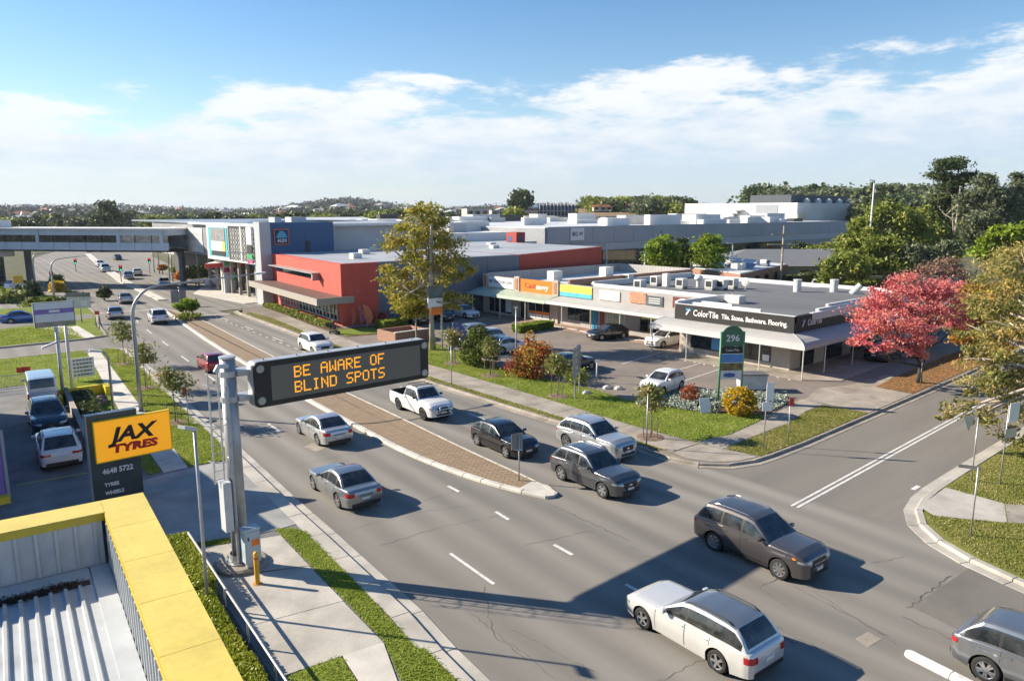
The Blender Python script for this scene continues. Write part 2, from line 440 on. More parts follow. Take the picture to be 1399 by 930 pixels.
MULCH = mat('leaf_litter_soil', (0.26, 0.135, 0.06), rough=0.95, var=0.3, scale=1.3, fine=0.4, fscale=22, bump=0.6, spec=0.1, c2=(0.17, 0.12, 0.06))
WHITE_LINE = mat('road_marking_white', (0.66, 0.65, 0.62), rough=0.7, var=0.14, scale=5, fine=0.15, fscale=30, stain=0.35)
BRICKPAVE = lines_mat('median_brick_paving', (0.31, 0.225, 0.135), (0.15, 0.11, 0.07), axis='ground', brick=(0.46, 0.23, 0.03), bump=0.6, rough=0.85, c3=(0.24, 0.165, 0.11))
TAR = mat('tar_seal', (0.11, 0.102, 0.09), rough=0.7, var=0.3, scale=3)

TERRAIN = mat('terrain', (0.10, 0.115, 0.05), rough=0.95, var=0.3, scale=0.05, fine=0.3, fscale=0.6, spec=0.1, c2=(0.13, 0.12, 0.09))
g_ = MB(); g_.sheet([(-2500, -1200), (5200, -1200), (5200, 5200), (-2500, 5200)], -0.07)
struct('terrain', g_, TERRAIN)

# ---- kerb lines (near to far)
LK = [(3.0, -60), (8.2, -15), (10.2, 4), (11.4, 15.4), (11.95, 18.5), (12.75, 26.3), (13.05, 29.8), (13.8, 36.7), (14.9, 48.9), (16.4, 62.6), (17.3, 71), (17.7, 74.4)]
LKc = [(17.7, 74.4), (17.6, 75.3), (16.9, 76.0), (15.5, 76.3), (2, 76.8), (-20, 77.3)]
LK2 = [(-20, 83.2), (9, 83.0), (17.2, 83.0), (18.0, 83.5), (18.5, 84.6), (19.3, 92), (21.4, 102), (22.4, 112), (21.8, 114.6), (19.5, 115.6), (2, 117)]
RK = [(30.4, 21.9), (30.75, 25), (30.8, 36), (31.1, 47), (31.6, 56), (32.4, 65), (33.4, 73), (34.8, 90), (35.2, 93.5), (36.5, 95.0), (39, 95.4), (60, 96.5)]
RKs = [(30.4, 21.9), (30.5, 20.9), (31.2, 19.7), (32.3, 19.0), (33.8, 18.6), (38.2, 18.45), (63, 18.5), (140, 19.0)]
ISL = [(24.5, -60), (26.6, -8), (28.0, 3), (28.9, 6.2), (29.4, 7.7), (30.3, 9.2), (31.4, 10.2), (32.6, 10.8), (34.2, 11.15), (36.6, 11.25), (46, 11.1), (70, 10.6), (140, 10)]
MEDL = [(21.9, 22.5), (21.35, 24), (20.8, 26.8), (20.5, 31.6), (20.95, 37), (21.5, 44), (22.15, 50), (23.0, 58), (24.4, 71), (26.5, 86), (28.0, 96.4), (28.9, 101.5)]
MEDR = [(22.6, 22.4), (22.95, 23.4), (23.35, 29.6), (24.15, 37.5), (24.9, 46.6), (26.8, 65.1), (28.4, 79), (29.4, 87), (29.7, 99), (29.2, 101.8)]

r_ = MB(); r_.sheet([(-5, -60), (34, -60), (34, 96), (64, 97), (64, 113), (44, 114), (62, 225), (95, 330), (70, 345), (36, 240), (20, 140), (-20, 141), (-20, 113), (-8, 112), (-8, 84.5), (-20, 84.5), (-20, 75), (4, 74.5), (3, 0)], -0.02)
road = struct('main_road', r_, A_MAIN)
r_ = MB(); r_.sheet([(30.9, 10.2), (33, 9.5), (140, 9.0), (140, 20), (32, 20), (30.9, 20.5)], -0.014)
struct('side_street', r_, A_SIDE)

def kerb(name, line, side, w=0.32, h=0.125, step=2.4, gutter=0.42, m=CONC, gm=CONC, gap=0.02, top_r=0.05):
    """kerb stones and gutter trays cast in lengths; side=+1 puts the stones to the left of the line"""
    root = bpy.data.objects.new(name, None); col.objects.link(root); root['kind'] = 'structure'
    pts = resample(line, step)
    n = len(pts)
    nor = []
    for i in range(n):
        t = (pts[min(i+1, n-1)] - pts[max(i-1, 0)]).normalized(); nor.append(Vector((-t.y, t.x)) * side)
    for i in range(n-1):
        a, b = pts[i], pts[i+1]; t = (b-a).normalized(); a2, b2 = a + t*gap, b - t*gap
        na, nb = nor[i], nor[i+1]
        k = MB()
        hh = h + rnd.uniform(-.006, .006)
        prof = [(0.0, -0.06), (0.012, hh-top_r), (top_r+0.01, hh), (w, hh), (w, -0.06)]
        base = len(k.v)
        for (o_, z_) in prof: k.v.append((a2.x+na.x*o_, a2.y+na.y*o_, z_))
        for (o_, z_) in prof: k.v.append((b2.x+nb.x*o_, b2.y+nb.y*o_, z_))
        for j in range(4): k.f.append((base+j, base+j+1, base+6+j, base+5+j)); k.m.append(0)
        k.f.append((0,1,2,3,4)); k.m.append(0); k.f.append((9,8,7,6,5)); k.m.append(0)
        k.build('kerb_stone', m, root, fix=True)
        if gutter:
            q = MB()
            q.prism([(a2.x, a2.y), (b2.x, b2.y), (b2.x-nb.x*gutter, b2.y-nb.y*gutter), (a2.x-na.x*gutter, a2.y-na.y*gutter)], -0.05, 0.006 + rnd.uniform(-.002, .003))
            q.build('gutter_tray', gm, root, fix=True)
    return root
kerb('left_kerb', [p for p in LK if p[1] > -16], 1, w=0.66, m=CONC, gm=CONC)
kerb('left_street_near_kerb', LKc, 1, gutter=0, m=CONC_OLD)
kerb('left_street_far_kerb', smooth_line(LK2, 1), 1, gutter=0, m=CONC_OLD)
kerb('right_kerb', smooth_line(RK, 1), -1, w=0.2, gutter=0.35, m=CONC_OLD, gm=CONC_OLD)
kerb('side_street_north_kerb', RKs, 1, w=0.2, gutter=0.35, m=CONC_OLD, gm=CONC_OLD, step=1.6)
kerb('side_street_south_kerb', smooth_line(ISL[1:], 1), -1, w=0.3, gutter=0.42, m=CONC, gm=CONC, step=1.6)
kerb('median_left_kerb', smooth_line(MEDL, 1), -1, w=0.3, gutter=0.0, m=CONC_PALE, step=1.2)
kerb('median_right_kerb', smooth_line(MEDR, 1), 1, w=0.16, gutter=0.0, m=CONC_PALE, step=1.2)
nose = MB(); nose.prism([(21.9, 22.48), (22.25, 22.3), (22.62, 22.38), (22.95, 23.4), (22.7, 24.2), (21.7, 24.0)], -0.05, 0.115)
o = nose.build('median_nose', CONC_PALE); o['kind'] = 'structure'

med = MB()
ml, mr_ = offset_line(MEDL, -0.28), offset_line(MEDR, 0.14)
med.prism(ml[1:] + mr_[::-1][:-1], -0.05, 0.105)
o = med.build('median_paving', BRICKPAVE); o['kind'] = 'structure'
# far median past the lights
med = MB(); med.prism([(31.5, 113), (32.6, 112.5), (36.5, 148), (44, 200), (52, 250), (50.5, 250), (42.5, 200), (34.8, 148)], -0.05, 0.13)
o = med.build('far_median', CONC_PALE); o['kind'] = 'structure'

def ground_sheet(name, pts, z, m, thick=None):
    b = MB()
    if thick: b.prism([tuple(p)[:2] for p in pts], z-thick, z)
    else: b.sheet([tuple(p)[:2] for p in pts], z)
    o = b.build(name, m); o['kind'] = 'structure'; return o
def in_poly(x, y, pts):
    c = False; n = len(pts); j = n-1
    for i in range(n):
        xi, yi = pts[i][0], pts[i][1]; xj, yj = pts[j][0], pts[j][1]
        if (yi > y) != (yj > y) and x < (xj-xi)*(y-yi)/(yj-yi)+xi: c = not c
        j = i
    return c
BLADE = leaf_mat('grass_blades', [(0.16, 0.21, 0.025), (0.25, 0.31, 0.04), (0.34, 0.39, 0.07), (0.44, 0.43, 0.13)], trans=0.4)
BLADE_DRY = leaf_mat('dry_grass_blades', [(0.16, 0.19, 0.03), (0.26, 0.27, 0.06), (0.36, 0.33, 0.11), (0.46, 0.39, 0.18)], trans=0.4)
def blades(name, label, pts, z, n, h, m, wdt=0.03, skip=()):
    xs = [p[0] for p in pts]; ys = [p[1] for p in pts]; b = MB(); k = 0; tries = 0
    while k < n and tries < n*12:
        tries += 1
        x, y = rnd.uniform(min(xs), max(xs)), rnd.uniform(min(ys), max(ys))
        if not in_poly(x, y, pts) or any(in_poly(x, y, q) for q in skip): continue
        k += 1; x += rnd.gauss(0, .05); y += rnd.gauss(0, .05)
        hh = h*rnd.uniform(.45, 1.25); a = rnd.uniform(0, 6.283); w_ = wdt*rnd.uniform(.7, 1.5); l1 = rnd.uniform(-.7, .7)*hh; l2 = rnd.uniform(-.7, .7)*hh
        ca, sa = math.cos(a)*w_, math.sin(a)*w_
        b.tri((x-ca, y-sa, z-.004), (x+ca, y+sa, z-.004), (x+l1, y+l2, z+hh))
    o = b.build(name, m); tag(o, label, 'grass', kind='stuff'); return o

# ---- left footpath side (raised 0.12)
LBASE = [(-30, -60), (2.6, -60)] + [(p[0]-.4, p[1]) for p in LK[1:]] + [(16.6, 75.6), (15.5, 75.95), (2, 76.4), (-30, 77)]
ground_sheet('left_frontage_paving', LBASE, 0.10, A_YARD, 0.15)
drive = [(9.6, 37.2), (13.25, 36.6), (13.0, 33), (12.25, 27.0), (11.5, 26.9), (8.2, 27.8), (7.0, 30), (8.6, 37.0)]
ground_sheet('left_driveway', [at(222, 648, .13), at(300, 630, .13), (13.3, 35.5), (12.9, 31), (12.35, 27.1), at(372, 724, .13), at(270, 747, .13), (7.2, 28.5), (8.8, 36.6)], 0.118, mat('driveway_concrete', (0.30, 0.30, 0.29), rough=0.85, var=0.15, scale=0.5, fine=0.1, stain=0.25, bump=0.15))
for pl in ([(8.15, 24.6), (8.35, 27.55), (9.35, 27.15), (9.2, 24.3)], [(9.22, 24.3), (9.37, 27.13), (11.2, 26.5), (10.9, 23.4)], [(7.72, 21.0), (8.13, 24.57), (10.88, 23.37), (10.62, 20.4)], [(7.4, 17.95), (7.7, 20.97), (10.6, 20.37), (10.35, 17.5)]):
    ground_sheet('service_pad_slab', pl, 0.132, CONC, 0.1)
slabs = MB()
fl = [(9.15, 17.85), (10.35, 17.48), (9.5, 15.2), (8.75, 15.6)]
ground_sheet('footpath_slab', fl, 0.131, CONC_PALE, 0.1)
for i in range(9):
    ya, yb = 15.1 - i*1.85, 13.3 - i*1.85
    f = lambda y: 9.5 + (y-15.2)*0.11
    ground_sheet('footpath_slab', [(f(ya)-.85, ya+.35), (f(ya), ya), (f(yb), yb), (f(yb)-.85, yb+.35)], 0.131, CONC, 0.1)
V1 = [(11.25, 27.2), (11.85, 26.9), (12.1, 26.2), (11.95, 24.6), (11.3, 19.2), (10.95, 16.6), (11.1, 16.4), (10.9, 14.4), (9.9, 4), (7.9, -15), (6.9, -15), (8.6, 4), (9.62, 15.2), (10.42, 17.6), (10.95, 23.3), (11.25, 26.4)]
ground_sheet('verge_grass', V1, 0.125, GRASS)
blades('grass', 'bright green strip of grass between the concrete pad and the near left kerb', V1, 0.125, 30000, 0.055, BLADE, 0.02)
V2 = [(7.45, 17.85), (9.08, 17.8), (8.7, 15.6), (7.6, 4), (5.6, 4)]
ground_sheet('verge_grass', V2, 0.126, GRASS)
blades('grass', 'small green grass wedge below the concrete pad beside the hedge rail', V2, 0.126, 9000, 0.05, BLADE, 0.02)
# small leftover grass by the pole foot
V3 = [(8.5, 27.95), (9.6, 27.6), (9.4, 27.2), (8.45, 27.6)]
ground_sheet('verge_grass', V3, 0.13, GRASS)
blades('grass', 'tiny grass patch behind the sign gantry foot', V3, 0.13, 1200, 0.06, BLADE, 0.02)
# footpath up the left side, in slabs
def strip_slabs(name, lineL, lineR, z, m, step):
    a, b = resample(lineL, step), resample(lineR, step); n = min(len(a), len(b))
    for i in range(n-1):
        t = (a[i+1]-a[i]).normalized()*0.015
        q = MB(); q.prism([tuple(a[i]+t), tuple(b[i]+t), tuple(b[i+1]-t), tuple(a[i+1]-t)], z-.1, z+rnd.uniform(-.004, .004))
        o = q.build(name, m, fix=True); o['kind'] = 'structure'
FPL = [(9.95, 37.1), (11.35, 51), (14.4, 74.4)]; FPR = [(11.1, 37.1), (12.6, 50.6), (15.4, 74.2)]
strip_slabs('footpath_slab', FPL, FPR, 0.135, CONC_PALE, 2.0)
V4 = [(11.15, 37.2), (13.45, 36.9), (14.55, 48.9), (16.0, 62.6), (17.1, 73.6), (16.6, 75.2), (15.6, 75.4), (15.45, 74.2), (12.65, 50.6)]
ground_sheet('verge_grass', V4, 0.128, GRASS)
blades('grass', 'long green verge between the left footpath and kerb under the saplings', V4, 0.128, 26000, 0.06, BLADE, 0.03)
V5 = [(9.3, 37.3), (9.9, 37.3), (11.3, 51), (14.35, 74.3), (14.2, 75.8), (2, 76.2), (-4, 76.2), (-4, 64.2), (9.0, 63.4), (9.6, 57)]
ground_sheet('verge_grass', V5, 0.126, GRASS)
blades('grass', 'green lawn left of the footpath around the sign poles', V5, 0.126, 22000, 0.06, BLADE, 0.035)
# lawn beyond the left street
LB2 = [(-30, 83.6), (17.0, 83.4), (18.1, 84.6), (18.9, 92), (21.0, 102), (22.0, 112), (21.4, 114.2), (19.4, 115.2), (2, 116.6), (-30, 118)]
ground_sheet('left_far_lawn', LB2, 0.11, GRASS, 0.16)
ground_sheet('left_far_lane', [(-30, 95.5), (9, 95.5), (14, 97.2), (17.4, 97.6), (20.2, 98.6), (20.8, 103.4), (16, 101.5), (8, 101), (-30, 101)], 0.118, A_SIDE)
ground_sheet('left_far_footpath', [(16.1, 83.5), (17.1, 83.5), (17.3, 93), (16.5, 92.6), (15, 95.4), (13.6, 95.4)], 0.122, CONC_PALE)
blades('grass', 'green lawn beyond the left street behind the billboard', [(9, 83.8), (16, 83.8), (16.4, 92.2), (13.6, 95.2), (9, 95.2)], 0.11, 9000, 0.08, BLADE, 0.05)

# ---- right frontage (raised)
RB = [(30.95, 22.2), (31.0, 25), (31.0, 36), (31.3, 47), (31.8, 56), (32.6, 65), (33.6, 73), (35.0, 90), (36.6, 94.6), (39, 95), (140, 96), (140, 19.2), (63, 18.75), (38.2, 18.7), (33.8, 18.85), (32.4, 19.2), (31.4, 19.95), (30.75, 21)]
ground_sheet('right_car_park', RB, 0.105, A_PARK, 0.16)
FR1 = [(33.6, 22.3), (33.5, 27), (34.0, 34), (34.4, 43), (34.7, 51), (35.2, 62), (36.2, 70), (38.2, 84)]
FR0 = [(31.35, 22.4), (31.5, 27), (31.75, 34), (31.95, 43), (32.4, 51), (33.2, 62), (34.3, 70), (36.2, 84)]
strip_slabs('footpath_slab', FR0, FR1, 0.128, CONC_OLD, 2.4)
ground_sheet('corner_footpath', [(31.2, 22.3), (33.55, 22.25), (33.7, 20.9), (34.0, 18.95), (32.5, 19.3), (31.5, 20.1), (30.95, 21.2)], 0.126, CONC_OLD)
ground_sheet('garden_path', [(33.6, 22.55), (36.5, 22.0), (41, 22.4), (45.3, 23.2), (47.2, 23.2), (46.9, 21.6), (44.5, 21.6), (40.9, 21.0), (37.5, 21.0), (33.75, 20.9)], 0.125, CONC_OLD)
K1 = [(31.02, 23), (31.3, 23), (31.45, 27), (31.7, 34), (31.9, 43), (32.3, 51), (33.1, 62), (34.2, 70), (36.1, 84), (36.1, 92), (35.3, 90), (33.9, 73), (32.8, 65), (31.95, 56), (31.45, 47), (31.15, 36), (31.05, 25)]
ground_sheet('verge_grass', K1, 0.122, GRASS_DRY)
blades('grass', 'thin dry grass strip between the right kerb and its footpath', K1, 0.122, 9000, 0.07, BLADE_DRY, 0.03)
LAWN = [(33.65, 22.65), (36.2, 22.1), (41, 22.5), (41.4, 23.2), (39.2, 25.6), (38.6, 28), (38.0, 31), (38.6, 35), (38.2, 40), (38.4, 45), (39.6, 50), (40.2, 55), (41.2, 58.5), (35.1, 58.5), (34.75, 51), (34.45, 43), (34.05, 34), (33.55, 27)]
ground_sheet('front_lawn', LAWN, 0.124, GRASS)
blades('grass', 'sunny front lawn between the right footpath and the car park', LAWN, 0.124, 44000, 0.055, BLADE, 0.028)
LAWN2 = [(33.9, 20.8), (37.5, 20.9), (40.9, 20.9), (44.5, 21.5), (46.6, 21.4), (46.85, 18.75), (38.2, 18.72), (34.2, 18.9)]
ground_sheet('corner_lawn', LAWN2, 0.13, GRASS_DRY)
blades('grass', 'corner lawn beside the side street kerb', LAWN2, 0.13, 17000, 0.055, BLADE_DRY, 0.028)
ALD = [(36.3, 66.5), (38.0, 66), (46, 64.5), (46, 70.5), (38.8, 71.6), (40.6, 84), (42, 95), (39.6, 95), (38.4, 84), (37.2, 76)]
ground_sheet('red_building_garden', ALD, 0.124, SOIL)
ground_sheet('red_building_lawn', [(36.4, 67), (40.5, 66.5), (41.5, 70), (37.2, 71.5)], 0.13, GRASS)
BED = [(37.4, 29.9), (39.9, 30.4), (42.2, 29.7), (44.6, 28.3), (45.6, 26.4), (47.0, 24.2), (45.4, 23.25), (41.6, 22.9), (39.2, 25.6), (38.5, 27.8)]
ground_sheet('garden_bed', BED, 0.132, SOIL)
LEAFB = [(54.6, 21.4), (54.4, 18.85), (67.9, 18.9), (100, 19.3), (100, 23), (80, 22.2), (70.5, 22.2), (59.3, 21.8)]
ground_sheet('leaf_strewn_verge', LEAFB, 0.128, MULCH)
blades('leaf_litter', 'carpet of fallen red and orange leaves under the pink tree', LEAFB, 0.13, 6000, 0.03, leaf_mat('fallen_leaves', [(0.25, 0.08, 0.02), (0.36, 0.15, 0.03), (0.45, 0.24, 0.06), (0.3, 0.06, 0.05)], 0.2), 0.06)['category'] = 'leaves'
ground_sheet('entry_slab', [(47.2, 23.1), (47.0, 18.75), (54.3, 18.8), (54.5, 21.3), (59.3, 21.9), (59.5, 22.6), (53.6, 22.9), (51, 24)], 0.121, CONC_OLD)
ground_sheet('shop_walk', [(52.3, 39.2), (52.4, 26.0), (54.4, 23.9), (72, 24.6), (72, 28.6), (54.9, 28.4), (54.9, 39.2)], 0.16, CONC_OLD, 0.06)
ground_sheet('shop_walk', [(56.1, 39.4), (58.9, 39.4), (58.9, 72.4), (54.5, 72.4), (53.6, 66), (56.0, 61)], 0.16, mat('brick_walk', (0.34, 0.22, 0.16), rough=0.85, var=0.2, scale=1.5, fine=0.15), 0.06)
# ---- right-hand traffic island
ISLA = [(25.0, -60), (27.0, -8), (28.4, 3), (29.25, 6.1), (29.75, 7.5), (30.6, 8.95), (31.6, 9.85), (32.7, 10.42), (34.2, 10.8), (36.6, 10.9), (46, 10.75), (70, 10.2), (140, 9.6), (140, -60)]
ground_sheet('right_island_verge', ISLA, 0.115, GRASS_DRY, 0.17)
blades('grass', 'dry grass on the corner across the side street around the give way sign', [(28.6, 3), (29.4, 6), (29.9, 7.5), (31.7, 9.8), (34.2, 10.75), (47, 10.7), (47, 4), (34, 2)], 0.115, 42000, 0.055, BLADE_DRY, 0.028, skip=([(36.6, 10.85), (36.45, 8.45), (34.2, 7.75), (32.7, 10.0), (33.2, 10.6), (34.2, 10.82)], [(36.43, 8.42), (34.25, 7.72), (37.0, 4.5), (39.0, 5.4)]))
ground_sheet('crossing_slab', [(36.6, 10.85), (36.45, 8.45), (34.2, 7.75), (32.7, 10.0), (33.2, 10.6), (34.2, 10.82)], 0.124, CONC, 0.08)
ground_sheet('crossing_slab', [(36.43, 8.42), (34.25, 7.72), (37.0, 4.5), (39.0, 5.4)], 0.122, CONC_OLD, 0.08)

# ---- painted markings, each stripe a sheet on the road
def stripe(a, b, w, name='lane_line', z=-0.012):
    a, b = Vector(a[:2]), Vector(b[:2]); t = (b-a).normalized(); n_ = Vector((-t.y, t.x))*(w/2)
    q = MB(); q.sheet([tuple(a+n_), tuple(b+n_), tuple(b-n_), tuple(a-n_)], z)
    o = q.build(name, WHITE_LINE, road); return o
for a, b in (((612, 663), (627, 671)), ((677, 698), (695, 709)), ((757, 743), (782, 757)), ((855, 797), (880, 811))):
    stripe(at(*a), at(*b), 0.16)
for a, b in (((615, 755), (675, 797)), ((480, 655), (516, 682)), ((366, 578), (384, 590))): stripe(at(*a), at(*b), 0.13)
def lane_x(y, f): # between left kerb and median
    def ip(L, y):
        for (x0, y0), (x1, y1) in zip(L, L[1:]):
            if y0 <= y <= y1: return x0 + (x1-x0)*(y-y0)/(y1-y0)
        return L[-1][0]
    return ip(LK + LK2[4:7], y)*(1-f) + ip(MEDL, y)*f
for y in range(56, 100, 9):
    stripe((lane_x(y, .5), y), (lane_x(y+3, .5), y+3), 0.13)
for y in range(24, 92, 9):
    f = lambda y: 27.2 + (y-24)*0.075
    stripe((f(y), y), (f(y+3), y+3), 0.13)
for s_ in (0, 1):     # turning-lane dashes by the red building
    for y in range(62, 92, 2):
        x = 29.6 + s_*2.9 + (y-62)*0.075
        stripe((x, y), (x+.06, y+.8), 0.12)
stripe((29.9, 93), (34.2, 92.4), 0.35, 'stop_line'); stripe((20.8, 104), (28.0, 103), 0.35, 'stop_line')
dl0, dl1 = at(1085, 692, -.01), at(1292, 579, -.01)
d_ = Vector((dl1-dl0).to_2d()).normalized(); n_ = Vector((-d_.y, d_.x))
for s_ in (-.13, .13): stripe(dl0.to_2d()+n_*s_, dl1.to_2d()+n_*s_+d_*22, 0.12, 'double_centre_line', z=-0.008)
stripe(at(1255, 663), at(1247, 668), 0.2)
# ---- tar-sealed cracks and repaired strips
seam = MB()
def crack(pts, w, jag=0.12, z=-0.0155):
    P_ = resample([p for p in pts], 0.22); jag = jag*.55
    prev = None
    for i, p in enumerate(P_):
        t = (P_[min(i+1, len(P_)-1)]-P_[max(i-1, 0)]).normalized(); n_ = Vector((-t.y, t.x))
        c_ = p + n_*rnd.uniform(-jag, jag); ww = w*rnd.uniform(.3, 1.2)
        cur = (c_+n_*ww, c_-n_*ww)
        if prev: seam.quad((*prev[0], z), (*prev[1], z), (*cur[1], z), (*cur[0], z))
        prev = cur
P2 = lambda x, y: at(x, y, -.015).to_2d()
for pts, w in (([(640, 835), (700, 880), (760, 930)], .012), ([(661, 800), (672, 865), (720, 900)], .012), ([(520, 745), (600, 720), (700, 700)], .01), ([(390, 640), (520, 610)], .008),
               ([(750, 688), (860, 738)], .022), ([(715, 745), (810, 724)], .01), ([(1040, 800), (1110, 772)], .02), ([(1085, 800), (1215, 870)], .02), ([(1040, 845), (1170, 912)], .014),
               ([(1240, 830), (1300, 785)], .025), ([(1232, 842), (1330, 885)], .03), ([(1000, 860), (1040, 838)], .012), ([(1110, 806), (1225, 880)], .012), ([(900, 930), (1000, 880)], .01), ([(1190, 768), (1240, 760)], .01),
               ([(560, 690), (640, 665)], .01), ([(1050, 860), (1090, 880)], .03), ([(990, 770), (1080, 830)], .012), ([(420, 740), (560, 700), (650, 690)], .007), ([(700, 860), (820, 920)], .008), ([(860, 745), (960, 800)], .012)):
    crack([P2(*p) for p in pts], w)
o = seam.build('tar_seam', TAR, road); o['kind'] = 'stuff'
for pts in ([(1245, 828), (1399, 905), (1399, 800), (1325, 775)],):
    q = MB(); q.sheet([tuple(P2(*p)) for p in pts], -0.0165); q.build('asphalt_patch', A_PATCH, road)
q = MB(); q.sheet([tuple(P2(*p)) for p in ((1168, 872), (1185, 884), (1205, 872), (1186, 862))], -0.0145); q.build('access_cover', CONC_OLD, road)
q = MB(); q.sheet([tuple(P2(*p)) for p in ((415, 610), (433, 617), (445, 611), (428, 604))], -0.0145); q.build('access_cover', CONC_OLD, road)
# precast lane divider in the right foreground
div_root = thing('lane_divider', 'white painted precast kerb divider lying on the road at lower right', 'kerb', (21.6, 6, 0))
a0, a1 = at(1240, 893), at(1345, 946)
dd = (a1-a0).normalized(); nn = Vector((-dd.y, dd.x, 0))
for k in range(5):
    m_ = MB(); s0, s1 = a0 + dd*(k*1.25+.01), a0 + dd*(k*1.25+1.23)
    pf = [(-.17, -.02), (-.16, .07), (-.09, .13), (.09, .13), (.16, .07), (.17, -.02)]
    rings = [(s0, 1.0)] if k else [(s0-dd*.06, .45), (s0+dd*.02, .85), (s0+dd*.12, 1.0)]
    rings.append((s1, 1.0)); kk = len(pf)
    for (c_, sc) in rings:
        for (o_, z_) in pf: m_.v.append(tuple(c_ + nn*o_*sc + Vector((0, 0, z_*(.6+.4*sc)))))
    for i in range(len(rings)-1):
        for j in range(kk-1): m_.f.append((i*kk+j, i*kk+j+1, (i+1)*kk+j+1, (i+1)*kk+j)); m_.m.append(0)
    m_.f.append(tuple(range(kk))[::-1]); m_.m.append(0); m_.f.append(tuple((len(rings)-1)*kk+j for j in range(kk))); m_.m.append(0)
    o = m_.build('divider_unit', mat('divider_paint', (0.72, 0.71, 0.68), rough=0.7, var=0.1, scale=3, stain=0.3), div_root, fix=True); o.location = -div_root.location
# ================================================================== VEHICLES
GLASS = mat('car_glass', (0.055, 0.058, 0.058), rough=0.04, var=0.0, spec=0.8, scale=2.2, c2=(0.008, 0.011, 0.013), world_pos=False)
TYRE = mat('tyre_rubber', (0.02, 0.02, 0.02), rough=0.85, var=0.2, world_pos=False)
BLACKP = mat('black_plastic', (0.018, 0.018, 0.019), rough=0.55, var=0.1, world_pos=False)
ALLOY = mat('alloy_rim', (0.55, 0.55, 0.56), rough=0.28, metal=0.85, var=0.05, world_pos=False)
DARKALLOY = mat('dark_alloy_rim', (0.10, 0.10, 0.105), rough=0.3, metal=0.7, var=0.05, world_pos=False)
CHROME = mat('chrome', (0.75, 0.75, 0.76), rough=0.12, metal=1.0, var=0.0, world_pos=False)
HEADL = mat('headlight_lens', (0.36, 0.39, 0.42), rough=0.06, var=0.02, spec=0.9, metal=0.35, world_pos=False)
TAILL = mat('tail_light_lens', (0.42, 0.012, 0.018), rough=0.12, var=0.05, spec=0.7, world_pos=False)
AMBER = mat('indicator_lens', (0.75, 0.22, 0.02), rough=0.15, var=0.0, world_pos=False)
PLATE = mat('number_plate', (0.72, 0.71, 0.66), rough=0.5, var=0.05, world_pos=False)
def paint(name, c, metal=0.35, rough=0.3):
    return mat('paint_' + name, c, rough=rough, metal=metal, var=0.03, scale=0.7, coat=1.0, world_pos=False)

def lerp(tbl, x):
    if x <= tbl[0][0]: return tbl[0][1]
    for (a, va), (b, vb) in zip(tbl, tbl[1:]):
        if x <= b:
            t = (x-a)/(b-a) if b > a else 1.0
            return va + (vb-va)*t
    return tbl[-1][1]
def slerp_(tbl, x):
    if x <= tbl[0][0]: return tbl[0][1]
    for (a, va), (b, vb) in zip(tbl, tbl[1:]):
        if x <= b:
            t = (x-a)/(b-a) if b > a else 1.0
            t = t*t*(3-2*t)
            return va + (vb-va)*t
    return tbl[-1][1]

KINDS = dict(
    suv=dict(L=4.68, W=1.88, H=1.69, wb=2.81, fo=0.90, r=0.365, gc=0.24, hood=1.09, nose=0.93, belt=1.11, cowl=0.88, wst=0.15, rre=-1.60, rgb=-2.16, tail=1.06, spokes=5),
    bigsuv=dict(L=4.87, W=1.92, H=1.77, wb=2.79, fo=0.98, r=0.375, gc=0.25, hood=1.14, nose=0.99, belt=1.15, cowl=0.98, wst=0.22, rre=-1.85, rgb=-2.28, tail=1.12, spokes=8),
    hatch=dict(L=4.30, W=1.81, H=1.48, wb=2.63, fo=0.90, r=0.325, gc=0.18, hood=0.95, nose=0.77, belt=0.97, cowl=0.86, wst=0.05, rre=-1.30, rgb=-1.93, tail=0.98, spokes=5),
    small=dict(L=3.98, W=1.69, H=1.47, wb=2.47, fo=0.80, r=0.305, gc=0.17, hood=0.95, nose=0.78, belt=0.95, cowl=0.85, wst=0.12, rre=-1.38, rgb=-1.86, tail=0.95, spokes=6),
    sedan=dict(L=4.66, W=1.81, H=1.45, wb=2.70, fo=0.93, r=0.325, gc=0.17, hood=0.90, nose=0.70, belt=0.93, cowl=0.82, wst=0.00, rre=-1.00, rgb=-1.72, tail=1.00, deck=0.99, spokes=5),
    wagon=dict(L=4.80, W=1.84, H=1.52, wb=2.80, fo=0.93, r=0.335, gc=0.18, hood=0.94, nose=0.74, belt=0.97, cowl=0.86, wst=0.06, rre=-1.75, rgb=-2.22, tail=0.99, spokes=5),
    ute=dict(L=5.33, W=1.86, H=1.80, wb=3.09, fo=1.00, r=0.39, gc=0.30, hood=1.16, nose=0.98, belt=1.18, cowl=1.10, wst=0.55, rre=-0.62, rgb=-0.80, tail=1.12, deck=1.12, spokes=6),
    van=dict(L=4.90, W=1.78, H=2.02, wb=2.65, fo=1.10, r=0.335, gc=0.22, hood=1.12, nose=0.92, belt=1.16, cowl=1.95, wst=1.22, rre=-2.22, rgb=-2.40, tail=1.16, spokes=6),
)

